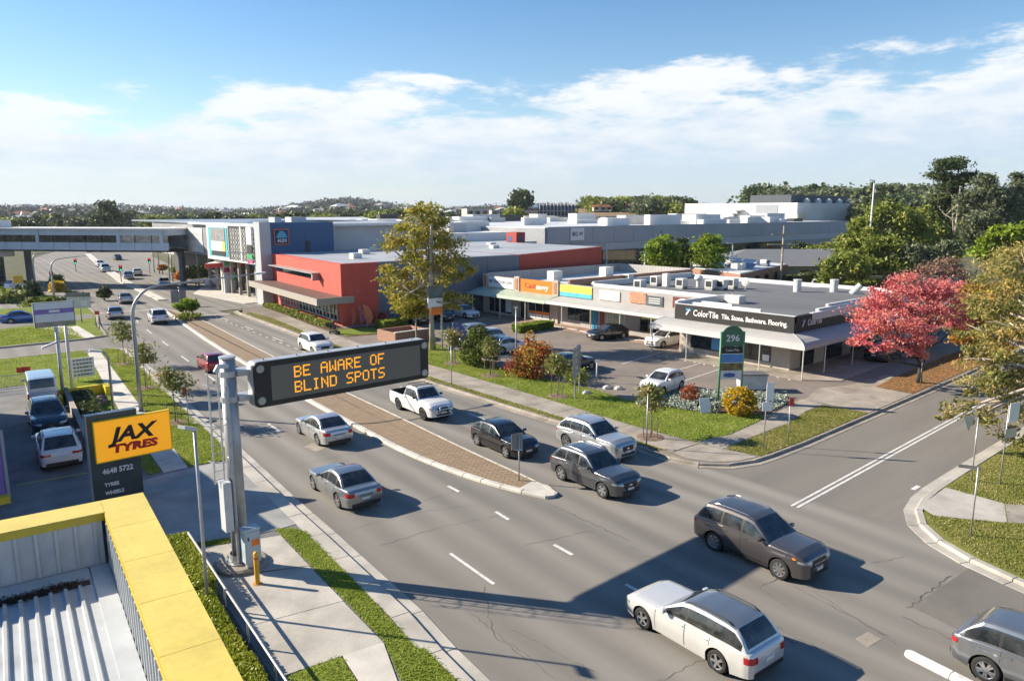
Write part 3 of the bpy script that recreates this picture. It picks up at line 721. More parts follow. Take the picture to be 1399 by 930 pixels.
def build_car(kind, label, paintm, loc, heading, group, lod=0, rim=ALLOY, roof=None, cat='car', name=None, trim=None, rails=False, extras=None, cladding=None):
    """a car on its wheels: x forward; body sides with cut wheel arches, lofted cabin, separate panes, lamps and wheels"""
    K = dict(KINDS[kind]); L, W, H = K['L'], K['W'], K['H']
    root = thing(name or {'ute': 'utility_truck', 'van': 'van'}.get(kind, 'car'), label, cat, loc, heading, group)
    hw = W/2; xf, xr = L/2, -L/2
    wf = xf - K['fo']; wr = wf - K['wb']; r = K['r']; Ra = r + (0.075 if lod < 2 else .06)
    deck = K.get('deck')
    rgb = K['rgb']
    # --- top profile of the lower body
    top = [(xr, K['tail']-.30), (xr+.03, K['tail']-.10), (xr+.10, K['tail']-.02), (xr+.22, K['tail'])]
    if kind == 'ute': top = [(xr, 0.62), (xr+.02, K['tail']-.02), (xr+.05, K['tail']), (rgb, K['tail']), (rgb+.1, K['belt'])]
    elif deck: top += [(rgb-.05, deck), (rgb+.35, K['belt']+.02)]
    top += [(max(rgb+.4, -1.2), K['belt']), (0.2, K['belt']-.02), (K['cowl']-.12, K['belt']-.025), (K['cowl']+.05, K['hood']-.005)]
    if kind == 'van': top += [(xf-.25, K['hood']-.10), (xf-.10, K['nose']), (xf-.03, K['nose']-.12), (xf, 0.55)]
    else: top += [(K['cowl']+.45, K['hood']-.02), (xf-.50, (K['hood']+K['nose'])/2+.05), (xf-.20, K['nose']+.03), (xf-.08, K['nose']-.06), (xf-.02, K['nose']-.17), (xf, 0.50)]
    top.sort()
    def ztop(x): return lerp(top, x)
    def zlow(x):
        gc = K['gc']; z = gc
        if x > wf: z = gc + max(0, (x-wf-Ra))/(xf-wf-Ra)*0.05
        if x < wr: z = gc + max(0, (wr-Ra-x))/(wr-Ra-xr)*0.12
        for xw in (wf, wr):
            d = abs(x-xw)
            if d < Ra: z = max(z, r + math.sqrt(max(0, Ra*Ra-d*d)))
        return z
    plan = [(xr, .74), (xr+.03, .83), (xr+.09, .91), (xr+.22, .965), (xr+.55, .99), (-.6, 1.0), (.6, 1.0), (xf-.75, .985), (xf-.40, .945), (xf-.20, .885), (xf-.10, .82), (xf-.04, .73), (xf, .60)]
    if kind in ('ute', 'van'): plan[:5] = [(xr, .93), (xr+.02, .955), (xr+.06, .975), (xr+.15, .985), (xr+.5, 1.0)]
    if kind == 'van': plan[-6:] = [(xf-.9, .985), (xf-.45, .96), (xf-.2, .91), (xf-.1, .86), (xf-.04, .79), (xf, .68)]
    def yw(x, z):
        zt = K['belt']
        u = max(0.0, min(1.15, (z-K['gc'])/(zt-K['gc'])))
        s = lerp([(0, .935), (.18, .965), (.42, .995), (.55, 1.0), (.72, .985), (.90, .965), (1.15, .925)], u)
        f = 1.0
        for xw in (wf, wr):     # flared arches
            d = abs(x-xw)
            if d < Ra*1.35 and z < r+Ra*1.25: f = max(f, 1 + .022*(1-(d/(Ra*1.35))**4))
        return hw*lerp(plan, x)*s*f
    # stations
    xs = set([xr, xf, xr+.015, xr+.03, xr+.06, xr+.1, xr+.16, xr+.25, xf-.01, xf-.02, xf-.04, xf-.07, xf-.1, xf-.14, xf-.2, xf-.28, xf-.38, xf-.5])
    na = (14, 10, 6)[lod]
    for xw in (wf, wr):
        for i in range(na+1): xs.add(round(xw - Ra*math.cos(math.pi*i/na), 4))
        xs.add(round(xw-Ra-.004, 4)); xs.add(round(xw+Ra+.004, 4))
    stepx = (.09, .16, .35)[lod]
    nst = int(L/stepx)
    for i in range(nst): xs.add(round(xr + L*i/nst, 4))
    for b_ in (K['cowl'], rgb): xs.add(b_)
    xs = sorted(xs)
    ys_ = [xs[0]]
    for x in xs[1:]:
        if x-ys_[-1] > 0.006: ys_.append(x)
    xs = ys_; xs[-1] = xf
    nr = (9, 6, 4)[lod]; nt_ = (4, 3, 2)[lod]
    tf = [j/nr for j in range(nr+1)]
    def sect(x):
        z0, z1 = zlow(x), ztop(x)
        if z1 < z0+.05: z1 = z0+.05
        pts = []
        for t in tf:
            z = z0 + (z1-z0)*t
            pts.append((yw(x, z), z))
        yt = pts[-1][0]; zt = pts[-1][1]
        rad = .07
        pts[-1] = (yt-.004, zt-.02)
        rows = [(yt-.03, zt+.0)]
        for j in range(1, nt_+1):
            s = 1-j/nt_
            cr_ = .045*min(1, max(0, (xf-x)/.5)) if x > K['cowl']-.1 else .02*min(1, max(0, (x-xr)/.3))
            rows.append(((yt-.06)*s, zt+.006+cr_*(1-s*s)))
        return pts + rows
    S = [sect(x) for x in xs]
    ncol = len(S[0])
    # doors: columns of side faces between these stations belong to doors
    dr0, dr1 = wr+Ra*.70, wf-Ra-.10
    if kind == 'ute': dr0 = -.72
    if kind == 'van': dr0 = .35
    mid = (dr0+dr1)/2 - (.12 if kind not in ('ute',) else .02)
    doors = []
    if lod == 0 or lod == 1:
        doors = [(mid+.006, dr1)] if kind == 'van' else [(dr0, mid-.006), (mid+.006, dr1)]
    bx_ = MB(); dmb = {}
    def addq(mb, a, b, c, d, flip):
        if flip: mb.quad(a, d, c, b)
        else: mb.quad(a, b, c, d)
    tray = kind == 'ute'
    for sgn in (1, -1):
        for i in range(len(xs)-1):
            xa, xb = xs[i], xs[i+1]; xm = (xa+xb)/2
            for j in range(ncol-1):
                if tray and j >= nr+1 and xr+.06 < xm < rgb-.06: continue
                p = [(xa, S[i][j][0]*sgn, S[i][j][1]), (xb, S[i+1][j][0]*sgn, S[i+1][j][1]), (xb, S[i+1][j+1][0]*sgn, S[i+1][j+1][1]), (xa, S[i][j+1][0]*sgn, S[i][j+1][1])]
                tgt = bx_
                if 1 <= j < nr:
                    for k_, (d0, d1) in enumerate(doors):
                        if d0 <= xm <= d1: tgt = dmb.setdefault((k_, sgn), MB())
                addq(tgt, *p, sgn > 0)
    for i, e in ((0, -1), (len(xs)-1, 1)):      # close both ends
        for j in range(ncol-1):
            a, b = S[i][j], S[i][j+1]
            x = xs[i]
            q = [(x, -a[0], a[1]), (x, a[0], a[1]), (x, b[0], b[1]), (x, -b[0], b[1])]
            addq(bx_, *q, e < 0)
    body = bx_.build('body', paintm, root, smooth=True, fix=True)
    for (k_, sgn), mb in dmb.items():
        d = mb.build('door', paintm, root, smooth=True, fix=True)
        if lod == 0:
            d0, d1 = doors[k_]; hx = d0+.16; hz = K['belt']-.13; hy = yw(hx, hz)
            h_ = MB(); h_.obox((hx, sgn*(hy+.018), hz), (.10, 0, 0), (0, .012, 0), (0, 0, .014)); h_.build('handle', paintm if trim is None else trim, d)
    # dark underbody, arches and seams
    ub = MB(); ub.box(xr+.12, xf-.14, -hw*.80, hw*.80, K['gc']+.02, K['gc']+.30)
    for xw in (wf, wr):
        ub.lathe([(Ra-.012, -hw*.93), (Ra-.012, hw*.93)], 18, (xw, 0, r), 'y')
        ub.box(xw-Ra*.92, xw+Ra*.92, -hw*.45, hw*.45, r*.5, r+Ra*.9)
    ub.build('underbody', BLACKP, root)
    if lod == 0 and doors:
        for xx in sorted(set([v for d in doors for v in d])):
            for sgn in (1, -1):
                sm = MB()
                zs = [zlow(xx)+.08 + (K['belt']-.03-zlow(xx)-.08)*q/6 for q in range(7)]
                for z0, z1 in zip(zs, zs[1:]):
                    a, b = yw(xx, z0)+.0025, yw(xx, z1)+.0025
                    sm.quad((xx-.006, sgn*a, z0), (xx+.006, sgn*a, z0), (xx+.006, sgn*b, z1), (xx-.006, sgn*b, z1))
                sm.build('door_seam', BLACKP, root)
    # --- cabin
    belt = K['belt']
    wst, rre, cowl = K['wst'], K['rre'], K['cowl']
    rf = H
    roofp = [(rgb, ztop(rgb)+.0), (rgb+(rre-rgb)*.5, ztop(rgb)+(rf-.06-ztop(rgb))*.60), (rre, rf-.06), (rre+.28, rf-.018), ((rre+wst)/2+.1, rf), (wst-.25, rf-.022), (wst, rf-.075)]
    wb_ = ztop(cowl-.02)
    roofp += [(wst+(cowl-wst)*.5, rf-.075-(rf-.075-wb_)*.47), (cowl, wb_)]
    def zr(x): return lerp(roofp, x)
    def bw(x): return yw(x, ztop(x)) - .02
    wroof = hw*(.735 if kind != 'van' else .86)
    def cab(x):
        zb = ztop(x)-.03; z1 = zr(x); yb = bw(x)
        fr = max(0, (z1-zb))/(H-belt)
        ye = yb + (wroof-yb)*min(1, fr)
        rows = []
        for t in (0, .12, .5, .86, .94, 1.0):
            bulge = .03*math.sin(math.pi*t)*min(1, fr)
            rows.append((yb+(ye-yb)*t + bulge, zb+(z1-.045*min(1, fr)-zb)*t))
        for s in (.955, .86, .45, 0.0):
            rows.append((ye*s, z1 - .0 + .012*(1-s*s)*4*min(1, fr)*.5 - (.012 if s > .95 else 0)))
        return rows
    bpil = mid; cpil = dr0-.05 if kind not in ('ute', 'van') else rgb+.12
    if kind == 'ute': bpil = mid-.02
    if kind == 'van': bpil = .42; cpil = -.85
    wx0, wx1 = rgb+.17, cowl-.16     # side glass extent
    cx = set([rgb, rgb+.05, rre-.02, rre, wst, wst+.03, cowl-.05, cowl, wx0, wx1, bpil-.045, bpil+.045, cpil-.04, cpil+.04])
    n_ = (26, 16, 8)[lod]
    for i in range(n_+1): cx.add(rgb+(cowl-rgb)*i/n_)
    cx = sorted(cx); t_ = [cx[0]]
    for x in cx[1:]:
        if x-t_[-1] > .012: t_.append(x)
    cx = t_; cx[-1] = cowl
    C = [cab(x) for x in cx]
    parts = {}
    for sgn in (1, -1):
        for i in range(len(cx)-1):
            xa, xb = cx[i], cx[i+1]; xm = (xa+xb)/2
            for j in range(len(C[0])-1):
                key = 'cabin'
                if 1 <= j <= 2 and wx0 < xm < wx1 and (zr(xm)-ztop(xm)) > .12:
                    if abs(xm-bpil) < .05: key = ('pillar', sgn, 0)
                    elif abs(xm-cpil) < .045 and kind not in ('ute',): key = ('pillar', sgn, 1) if lod < 2 else 'cabin'
                    else: key = ('side_window', sgn, 0 if xm > bpil else (1 if xm > cpil else 2))
                elif j >= 7 and xm > wst+.015 and xm < cowl-.03: key = 'windscreen'
                elif j >= 7 and xm < rre-.01 and xm > rgb+.04: key = 'rear_window'
                elif j >= 5 and key == 'cabin' and rre <= xm <= wst: key = 'roof'
                p = [(xa, C[i][j][0]*sgn, C[i][j][1]), (xb, C[i+1][j][0]*sgn, C[i+1][j][1]), (xb, C[i+1][j+1][0]*sgn, C[i+1][j+1][1]), (xa, C[i][j+1][0]*sgn, C[i][j+1][1])]
                addq(parts.setdefault(key, MB()), *p, sgn > 0)
    for key, mb in parts.items():
        nm = key if isinstance(key, str) else key[0]
        if nm in ('windscreen', 'rear_window', 'side_window'):
            if kind == 'van' and key == ('side_window', key[1], 2): mb.build('side_window', GLASS, root, smooth=True, fix=True)
            else: mb.build(nm, GLASS, root, smooth=True, fix=True)
        elif nm == 'pillar': mb.build('pillar', BLACKP, root, smooth=True, fix=True)
        elif nm == 'roof': mb.build('roof', roof or paintm, root, smooth=True, fix=True)
        else: mb.build('cabin_frame', paintm, root, smooth=True, fix=True)
    # --- patches that lie on the skin round the front or rear corner
    def contour(z, end):
        seq = [x for x in xs if (x > xf-1.0 if end > 0 else x < xr+1.0)]
        seq = seq[::-1] if end > 0 else seq
        pts = [(seq[0], 0.0)]
        for x in seq:
            zz = min(max(z, zlow(x)), ztop(x)-.02)
            pts.append((x, yw(x, zz)))
        return pts
    def along(pts, s):
        for (a, b) in zip(pts, pts[1:]):
            d = math.hypot(b[0]-a[0], b[1]-a[1])
            if s <= d or b is pts[-1]:
                t = s/d if d else 0; tx, ty = (b[0]-a[0])/d, (b[1]-a[1])/d
                return (a[0]+tx*d*t, a[1]+ty*d*t), (tx, ty)
            s -= d
    def front_at(z, end):      # how far the nose has receded at height z
        for x in (xs[::-1] if end > 0 else xs):
            if ztop(x) >= z+.015: return x
        return 0
    def patch(nm, end, s0, s1, zlo, zhi, m_, off=.014, sgns=(1, -1), n=6, taper=0.0, parent=None):
        for sgn in sgns:
            mb = MB(); cols_ = []
            for i in range(n+1):
                f = i/n; s = s0+(s1-s0)*f; colp = []
                for k in range(4):
                    zz = zlo + (zhi-zlo)*k/3
                    if taper: zz = zz + (1 if taper > 0 else -1)*abs(taper)*f*(1 if k < 2 else .35)
                    zz = min(zz, K['belt']-.07 if kind == 'van' else 9); ss = abs(s)
                    fine_ = [xf-.004*q if end > 0 else xr+.004*q for q in range(240)]
                    seq = [x for x in fine_ if ztop(x)+.02*min(1, abs(abs(x)-L/2)/.5) >= zz][::2]
                    pts = [(seq[0], 0.0)] + [(x, yw(x, zz)) for x in seq]
                    (px_, py_), (tx, ty) = along(pts, ss)
                    nx_, ny_ = (ty, -tx) if end > 0 else (-ty, tx)
                    if end > 0:
                        nx_, ny_ = abs(ty), abs(tx)
                    else:
                        nx_, ny_ = -abs(ty), abs(tx)
                    sy = -1 if s < 0 else 1
                    colp.append((px_+nx_*off, (py_+ny_*off)*sy*sgn, zz))
                cols_.append(colp)
            for i in range(n):
                for k in range(3): mb.quad(cols_[i][k], cols_[i+1][k], cols_[i+1][k+1], cols_[i][k+1])
            mb.build(nm, m_, parent or root, smooth=True, fix=True)
    nz = K['nose']
    if lod < 2:
        wfr = hw*.60
        if kind == 'van':
            patch('headlight', 1, wfr*.75, wfr+.35, nz-.26, nz-.06, HEADL)
            patch('grille', 1, -wfr*.6, wfr*.6, nz-.28, nz-.16, BLACKP, sgns=(1,))
            patch('tail_light', -1, hw*.86, hw*1.02, .75, 1.15, TAILL, n=4)
        elif kind == 'ute':
            patch('headlight', 1, wfr*.78, wfr+.42, nz-.20, nz-.06, HEADL)
            patch('grille', 1, -wfr*.75, wfr*.75, nz-.38, nz-.08, BLACKP, sgns=(1,))
            patch('tail_light', -1, hw*.80, hw*.99, .68, 1.05, TAILL, n=4)
        else:
            patch('headlight', 1, wfr*.80, wfr+.48, nz-.20, nz-.085, HEADL, taper=.055)
            patch('grille', 1, -wfr*.72, wfr*.72, nz-.34, nz-.10, BLACKP, sgns=(1,))
            if kind in ('suv', 'bigsuv'):
                patch('tail_light', -1, hw*.48, hw*1.05, K['tail']-.24, K['tail']-.12, TAILL, n=8)
            else: patch('tail_light', -1, hw*.58, hw*1.08, K['tail']-.28, K['tail']-.10, TAILL, n=8)
        patch('lower_intake', 1, -wfr*.9, wfr*.9, K['gc']+.10, K['gc']+.22, BLACKP, sgns=(1,))
        patch('rear_bumper_trim', -1, -hw*.74, hw*.74, K['gc']+.12, K['gc']+.26, BLACKP, sgns=(1,))
        patch('front_number_plate', 1, -.19, .19, K['gc']+.245, K['gc']+.345, PLATE, off=.026, sgns=(1,), n=2)
        zpl = .62 if kind in ('hatch', 'small', 'suv', 'bigsuv', 'wagon') else .55
        patch('rear_number_plate', -1, -.19, .19, zpl, zpl+.11, PLATE, off=.026, sgns=(1,), n=2)
        if kind == 'bigsuv' and lod == 0:
            patch('indicator', 1, wfr+.50, wfr+.64, nz-.06, nz+.0, AMBER, n=3)
            patch('grille_bar', 1, -wfr*.6, wfr*.6, nz-.24, nz-.20, CHROME, off=.026, sgns=(1,))
        if kind == 'suv' and lod == 0: patch('grille_badge', 1, -.09, .09, nz-.25, nz-.19, CHROME, off=.026, sgns=(1,), n=3)
    else:
        patch('tail_light', -1, hw*.55, hw*.95, K['tail']-.28, K['tail']-.10, TAILL, n=3)
        patch('headlight', 1, hw*.45, hw*.8, nz-.20, nz-.06, HEADL, n=3)
    if lod < 2:
        if cladding:     # dark sill strips
            for sgn in (1, -1):
                mb = MB(); n2 = 10; x0, x1 = wr+Ra+.02, wf-Ra-.02
                for i in range(n2):
                    xa, xb = x0+(x1-x0)*i/n2, x0+(x1-x0)*(i+1)/n2
                    for za, zb in ((K['gc']+.005, K['gc']+.09), (K['gc']+.09, K['gc']+.17)):
                        mb.quad((xa, sgn*(yw(xa, za)+.008), za), (xb, sgn*(yw(xb, za)+.008), za), (xb, sgn*(yw(xb, zb)+.008), zb), (xa, sgn*(yw(xa, zb)+.008), zb))
                mb.build('sill_trim', cladding, root, smooth=True)
        for sgn in (1, -1):      # mirrors
            mb = MB(); mx_ = cowl-.30; mz = belt+.09; my = bw(mx_)
            mb.obox((mx_, sgn*(my+.13), mz), (.055, 0, 0), (0, .095, 0), (0, 0, .065)); mb.obox((mx_+.02, sgn*(my+.03), mz-.05), (.03, 0, 0), (0, .06, 0), (0, 0, .018))
            mo = mb.build('mirror', trim or paintm, root)
            if lod == 0:
                bv = mo.modifiers.new('bevel', 'BEVEL'); bv.width = .03; bv.segments = 2
        if rails:
            for sgn in (1, -1):
                mb = MB(); yy = sgn*(wroof-.05)
                pts = [(rre+.12 + (wst-.1-rre-.12)*q/8, yy, zr(rre+.12+(wst-.1-rre-.12)*q/8)+(.05 if 0 < q < 8 else .0)) for q in range(9)]
                mb.tube(pts, .018, 6); mb.build('roof_rail', CHROME if rails == 'chrome' else BLACKP, root, smooth=True)
    # --- wheels
    nseg = (28, 18, 10)[lod]
    tw = .11
    for xw in (wf, wr):
        for sgn in (1, -1):
            yc = sgn*(hw*.985 - tw)
            t = MB(); t.lathe([(r*.66, -tw*.95), (r*.90, -tw), (r*.985, -tw*.8), (r, -tw*.4), (r, tw*.4), (r*.985, tw*.8), (r*.90, tw), (r*.66, tw*.95)], nseg, (0, 0, 0), 'y')
            wo_ = bpy.data.objects.new('wheel', None); col.objects.link(wo_); wo_.parent = root; wo_.location = (xw, yc, r)
            t.build('tyre', TYRE, wo_, smooth=True)
            q = MB(); s_ = sgn
            q.lathe([(r*.68, s_*tw*.92), (r*.64, s_*tw*.96), (r*.60, s_*tw*.80), (r*.60, -s_*tw*.2)], nseg, (0, 0, 0), 'y')
            if lod < 2:
                ns = K['spokes']*(2 if kind in ('suv', 'bigsuv', 'hatch') else 1)
                for i in range(ns):
                    a = 2*math.pi*i/ns + (.12 if i % 2 else -.12)*(1 if ns > 8 else 0)
                    d = Vector((math.cos(a), 0, math.sin(a))); e = Vector((-d.z, 0, d.x))
                    wd = r*(.075 if ns > 8 else .11)
                    q.obox(d*(r*.36)+Vector((0, s_*tw*.80, 0)), d*(r*.265), e*wd, Vector((0, .018, 0)))
                q.lathe([(r*.15, s_*tw*.70), (r*.15, s_*tw*.92), (.001, s_*tw*.94)], 10, (0, 0, 0), 'y')
            else:
                q.lathe([(r*.6, s_*tw*.75), (.001, s_*tw*.85)], nseg, (0, 0, 0), 'y')
            q.build('rim', rim, wo_, smooth=False)
            k_ = MB(); k_.lathe([(r*.62, s_*tw*.45), (.001, s_*tw*.45)], nseg, (0, 0, 0), 'y'); k_.build('brake_disc', BLACKP, wo_)
    if kind == 'ute':
        tr = MB(); x0, x1, yy, z0, z1 = xr+.06, rgb-.06, hw*.80, .70, 1.115
        for a, b, c, d in (((x0, -yy, z0), (x1, -yy, z0), (x1, yy, z0), (x0, yy, z0)), ((x0, -yy, z0), (x0, -yy, z1), (x1, -yy, z1), (x1, -yy, z0)), ((x0, yy, z0), (x1, yy, z0), (x1, yy, z1), (x0, yy, z1)), ((x0, -yy, z0), (x0, yy, z0), (x0, yy, z1), (x0, -yy, z1)), ((x1, -yy, z0), (x1, -yy, z1), (x1, yy, z1), (x1, yy, z0))): tr.quad(a, b, c, d)
        for s_ in (1, -1): tr.quad((x0, s_*yy, z1), (x1, s_*yy, z1), (x1, s_*hw*.965, z1+.006), (x0, s_*hw*.965, z1+.006))
        tr.build('cargo_tray', BLACKP, root)
        if extras == 'sports':
            m_ = MB()
            for xx in (rgb+.25, rgb+.75, rgb+1.15): m_.obox((xx, 0, H+.06), (.035, 0, 0), (0, wroof*.93, 0), (0, 0, .018))
            for s_ in (1, -1): m_.tube([(rgb+.2, s_*wroof*.8, H+.03), (rgb+1.25, s_*wroof*.8, H+.03)], .018, 6)
            m_.build('roof_rack', BLACKP, root)
            m_ = MB()
            yb_ = .62
            m_.tube([(xf+.02, -yb_, .55), (xf+.10, -yb_*.9, .72), (xf+.12, -.35, .80), (xf+.12, .35, .80), (xf+.10, yb_*.9, .72), (xf+.02, yb_, .55)], .038, 8)
            m_.tube([(xf+.06, -.30, .45), (xf+.13, -.32, .95), (xf+.08, 0, 1.02), (xf+.13, .32, .95), (xf+.06, .30, .45)], .038, 8)
            m_.build('nudge_bar', CHROME, root, smooth=True)
    return root
def on_road(px, py, z=0.0): 
    p = at(px, py, z); return (p.x, p.y, z-.02)
UPR, DWN = R(90), R(-90)     # heading away from / towards the viewer along the road
W_P = paint('white', (0.72, 0.72, 0.71), metal=0.0, rough=0.35); BLK = paint('black', (0.012, 0.012, 0.014), metal=0.3, rough=0.25)
GRY = paint('grey', (0.085, 0.09, 0.10), metal=0.6, rough=0.3); BRZ = paint('bronze_grey', (0.11, 0.10, 0.10), metal=0.6, rough=0.3)
SIL = paint('silver', (0.48, 0.49, 0.50), metal=0.6, rough=0.3); NAVY = paint('navy', (0.02, 0.035, 0.06), metal=0.4, rough=0.25)
BLUE = paint('blue', (0.02, 0.10, 0.36), metal=0.4, rough=0.25); RED = paint('red', (0.36, 0.012, 0.02), metal=0.3, rough=0.25)
MSIL = paint('machine_silver', (0.30, 0.31, 0.32), metal=0.75, rough=0.28); LBLUE = paint('light_blue', (0.20, 0.36, 0.48), metal=0.4, rough=0.3)
G1 = 'cars driving on the main road'; G2 = 'cars parked by the shops'; G3 = 'vehicles parked in the left yard'
def by_wheels(kind, rear, front, heading, z=0.0):
    """centre of a car whose near-side wheels stand on these two points"""
    K = KINDS[kind]; a, b = at(*rear, z), at(*front, z); mid = (a+b)/2
    wf = K['L']/2-K['fo']; off = wf-K['wb']/2
    h = Vector((math.cos(heading), math.sin(heading), 0)); n = Vector((-h.y, h.x, 0))
    if n.dot(mid) < 0: n = -n
    c = mid - h*off + n*(K['W']/2-.11)
    return (c.x, c.y, z-.02 if z < .05 else z)
# driving towards the viewer
h_ = DWN+R(-4)
build_car('bigsuv', 'bronze grey seven-seat wagon in the nearest lane half in the sign shadow', BRZ, by_wheels('bigsuv', (973, 749), (1069, 791), h_), h_, G1, rails='chrome', cladding=BLACKP, cat='car')
build_car('suv', 'dark grey wagon with bright alloys just past the tip of the brick median', GRY, by_wheels('suv', (769, 655), (823, 679), h_), h_, G1, rails='chrome', cladding=None)
build_car('hatch', 'glossy black hatchback behind the small sign on the median', BLK, by_wheels('hatch', (654, 608), (691, 624), h_), h_, G1)
build_car('ute', 'white dual-cab utility with nudge bar and roof rack on the road', W_P, by_wheels('ute', (547, 559), (578, 573), h_), h_, G1, rim=DARKALLOY, extras='sports', trim=BLACKP)
build_car('suv', 'silver wagon in the kerb lane beside the dark grey wagon', SIL, (28.75, 25.6, -.02), DWN+R(-2), G1, rails=True)
build_car('suv', 'white wagon coming round by the red building, far from the others', W_P, (30.6, 62.0, -.02), DWN+R(-5), G1, lod=1)
# driving away
build_car('wagon', 'pale silver wagon in the foreground lane with its tail to the camera', paint('pale_silver', (0.60, 0.60, 0.59), metal=0.25), (17.7, 11.45, -.02), UPR+R(-4), G1, roof=MSIL, rails=True)
build_car('sedan', 'dark silver sedan at the left kerb lane beside the sign gantry', MSIL, (15.35, 29.0, -.02), UPR+R(-4), G1)
build_car('sedan', 'silver sedan next to the brick median under the message sign', SIL, (18.75, 37.6, -.02), UPR+R(-4), G1)
build_car('small', 'red hatchback half hidden by the top of the gantry post', RED, (20.6, 60.5, -.02), UPR+R(-6), G1, lod=1)
for (px, py, kd, pm, lb) in ((216, 440, 'suv', W_P, 'white wagon driving away nearest the curved lamp arm'), (157, 434, 'hatch', SIL, 'silver hatchback driving away with red tail lights, left lane'),
                             (171, 413, 'sedan', SIL, 'silver sedan driving away ahead of the other two'), (187, 376, 'sedan', W_P, 'white sedan past the traffic lights, right of the teal car')):
    p = on_road(px, py); build_car(kd, lb, pm, p, UPR+R(-9), G1, lod=1)
for (px, py, kd, pm, lb) in ((225, 390, 'sedan', LBLUE, 'pale blue sedan crossing towards the service station'), (176, 381, 'hatch', MSIL, 'teal grey hatchback by the traffic lights'),
                             (144, 371, 'suv', SIL, 'silver wagon waiting first at the far lights'), (137, 364, 'hatch', W_P, 'white hatchback queueing second at the far lights'), (161, 355, 'hatch', BLK, 'tiny black car coming out from under the bridge'),
                             (122, 344, 'suv', W_P, 'tiny white car beyond the bridge, left one'), (138, 344, 'van', W_P, 'tiny white van beyond the bridge, right one')):
    p = on_road(px, py); build_car(kd, lb, pm, p, DWN+R(-14 if px > 170 else -6), G1, lod=2)
p = at(1385, 917); build_car('suv', 'metallic grey crossover at the right edge with tail light lit red', MSIL, by_wheels('suv', (1365, 924), (1500, 1010), DWN+R(-2)), DWN+R(-2), G1, cladding=BLACKP)
# parked by the shops
z_ = .105
build_car('small', 'white hatchback parked beside the silver garden bed', W_P, by_wheels('small', (933, 532), (901, 539), R(180+6), .105), R(180+6), G2)
build_car('hatch', 'black hatchback parked in front of the middle shops', BLK, by_wheels('hatch', (848, 461), (825, 467), R(180-14), .105), R(180-14), G2, lod=0)
build_car('hatch', 'white hatchback parked between the shops and the tile showroom corner', W_P, by_wheels('hatch', (928, 470), (906, 476), R(180-2), .105), R(180-2), G2, roof=BLK)
build_car('sedan', 'white sedan parked behind the dark green cone bush', W_P, (43.6, 49.6, z_), R(-8), G2, lod=1)
build_car('suv', 'white wagon parked behind the blue flags', W_P, (43.4, 53.4, z_), R(175), G2, lod=1)
build_car('suv', 'white wagon parked deeper behind the flags by the big gum trunk', SIL, (44.2, 56.6, z_), R(175), G2, lod=1)
build_car('sedan', 'white sedan parked in shade at the blue wall', W_P, (54.3, 70.0, z_), R(-95), G2, lod=1)
build_car('hatch', 'dark red hatchback parked against the end of the red building', RED, (44.0, 70.2, z_), R(-100), G2, lod=1)
build_car('suv', 'black wagon parked beside the dark red hatchback', BLK, (47.0, 70.0, z_), R(-98), G2, lod=1)
build_car('suv', 'navy wagon parked under the gum tree crown', NAVY, (50.4, 69.8, z_), R(-96), G2, lod=1)
build_car('hatch', 'dark car hidden behind the orange and green shrub', NAVY, (42.2, 40.2, z_), R(-5), G2, lod=1)
build_car('suv', 'dark teal wagon parked under the pink tree', NAVY, (65.5, 25.2, z_), R(0), G2, lod=1)
build_car('ute', 'white utility with canopy in the rear car park behind the showroom roof', W_P, (*at(1115, 397)[:2], z_), R(-60), G2, lod=1, cat='car')
build_car('sedan', 'silver sedan low behind the showroom roof vents', SIL, (*at(1080, 399)[:2], z_), R(-60), G2, lod=2)
# left yard
build_car('suv', 'white wagon with black bumper parked nose-in behind the orange sign', W_P, (6.55, 43.0, .1), UPR+R(-6), G3, cladding=BLACKP, rails=True)
build_car('suv', 'dark navy wagon facing out in the yard, middle of the three', NAVY, (7.2, 49.8, .1), DWN+R(-5), G3, rails=True)
build_car('van', 'silver high-roof van seen from behind in the left yard', SIL, (8.1, 57.2, .1), UPR+R(-6), G3, cat='van')
build_car('sedan', 'blue sedan parked on the street left of the billboard', BLUE, (*at(33, 440)[:2], -.02), R(-5), 'cars on the left cross street', lod=1)
build_car('suv', 'white car parked in the greenery near the yellow banner', W_P, (*at(29, 396)[:2], .1), R(30), 'cars on the left cross street', lod=2)
for (px, py, kd, lb) in ((291, 374, 'van', 'white van under the service station canopy'), (301, 391, 'van', 'white van parked at the service station price pylon'), (345, 372, 'suv', 'silver wagon at the service station pumps')):
    build_car(kd, lb, W_P if kd == 'van' else SIL, (*at(px, py)[:2], .05), R(160), 'vehicles at the service station', lod=2, cat='van' if kd == 'van' else 'car')
# ================================================================== BUILDINGS
def pb(root, name, mb, m, smooth=False, fix=False):
    """part built in world coordinates under an unrotated root"""
    o = mb.build(name, m, root, smooth, fix=fix)
    l = root.location.copy(); pr = root.parent
    while pr: l += pr.location; pr = pr.parent
    o.location = -l if root.type == 'EMPTY' else (0, 0, 0)
    return o
def pbox(root, name, x0, x1, y0, y1, z0, z1, m):
    return pb(root, name, MB().box(min(x0, x1), max(x0, x1), min(y0, y1), max(y0, y1), z0, z1), m)
def ptext(root, name, s, size, origin, xd, m, **kw):
    l = root.location if root.type == 'EMPTY' else Vector((0, 0, 0))
    return text(name, s, size, Vector(origin)-l, xd, (0, 0, 1), m, root, **kw)
SHOPGLASS = mat('shop_glass', (0.022, 0.03, 0.034), rough=0.06, var=0.4, scale=0.8, spec=0.7)
FRAME_D = mat('dark_frame', (0.03, 0.032, 0.035), rough=0.5, var=0.1)
FRAME_W = mat('white_frame', (0.65, 0.65, 0.64), rough=0.5, var=0.06)
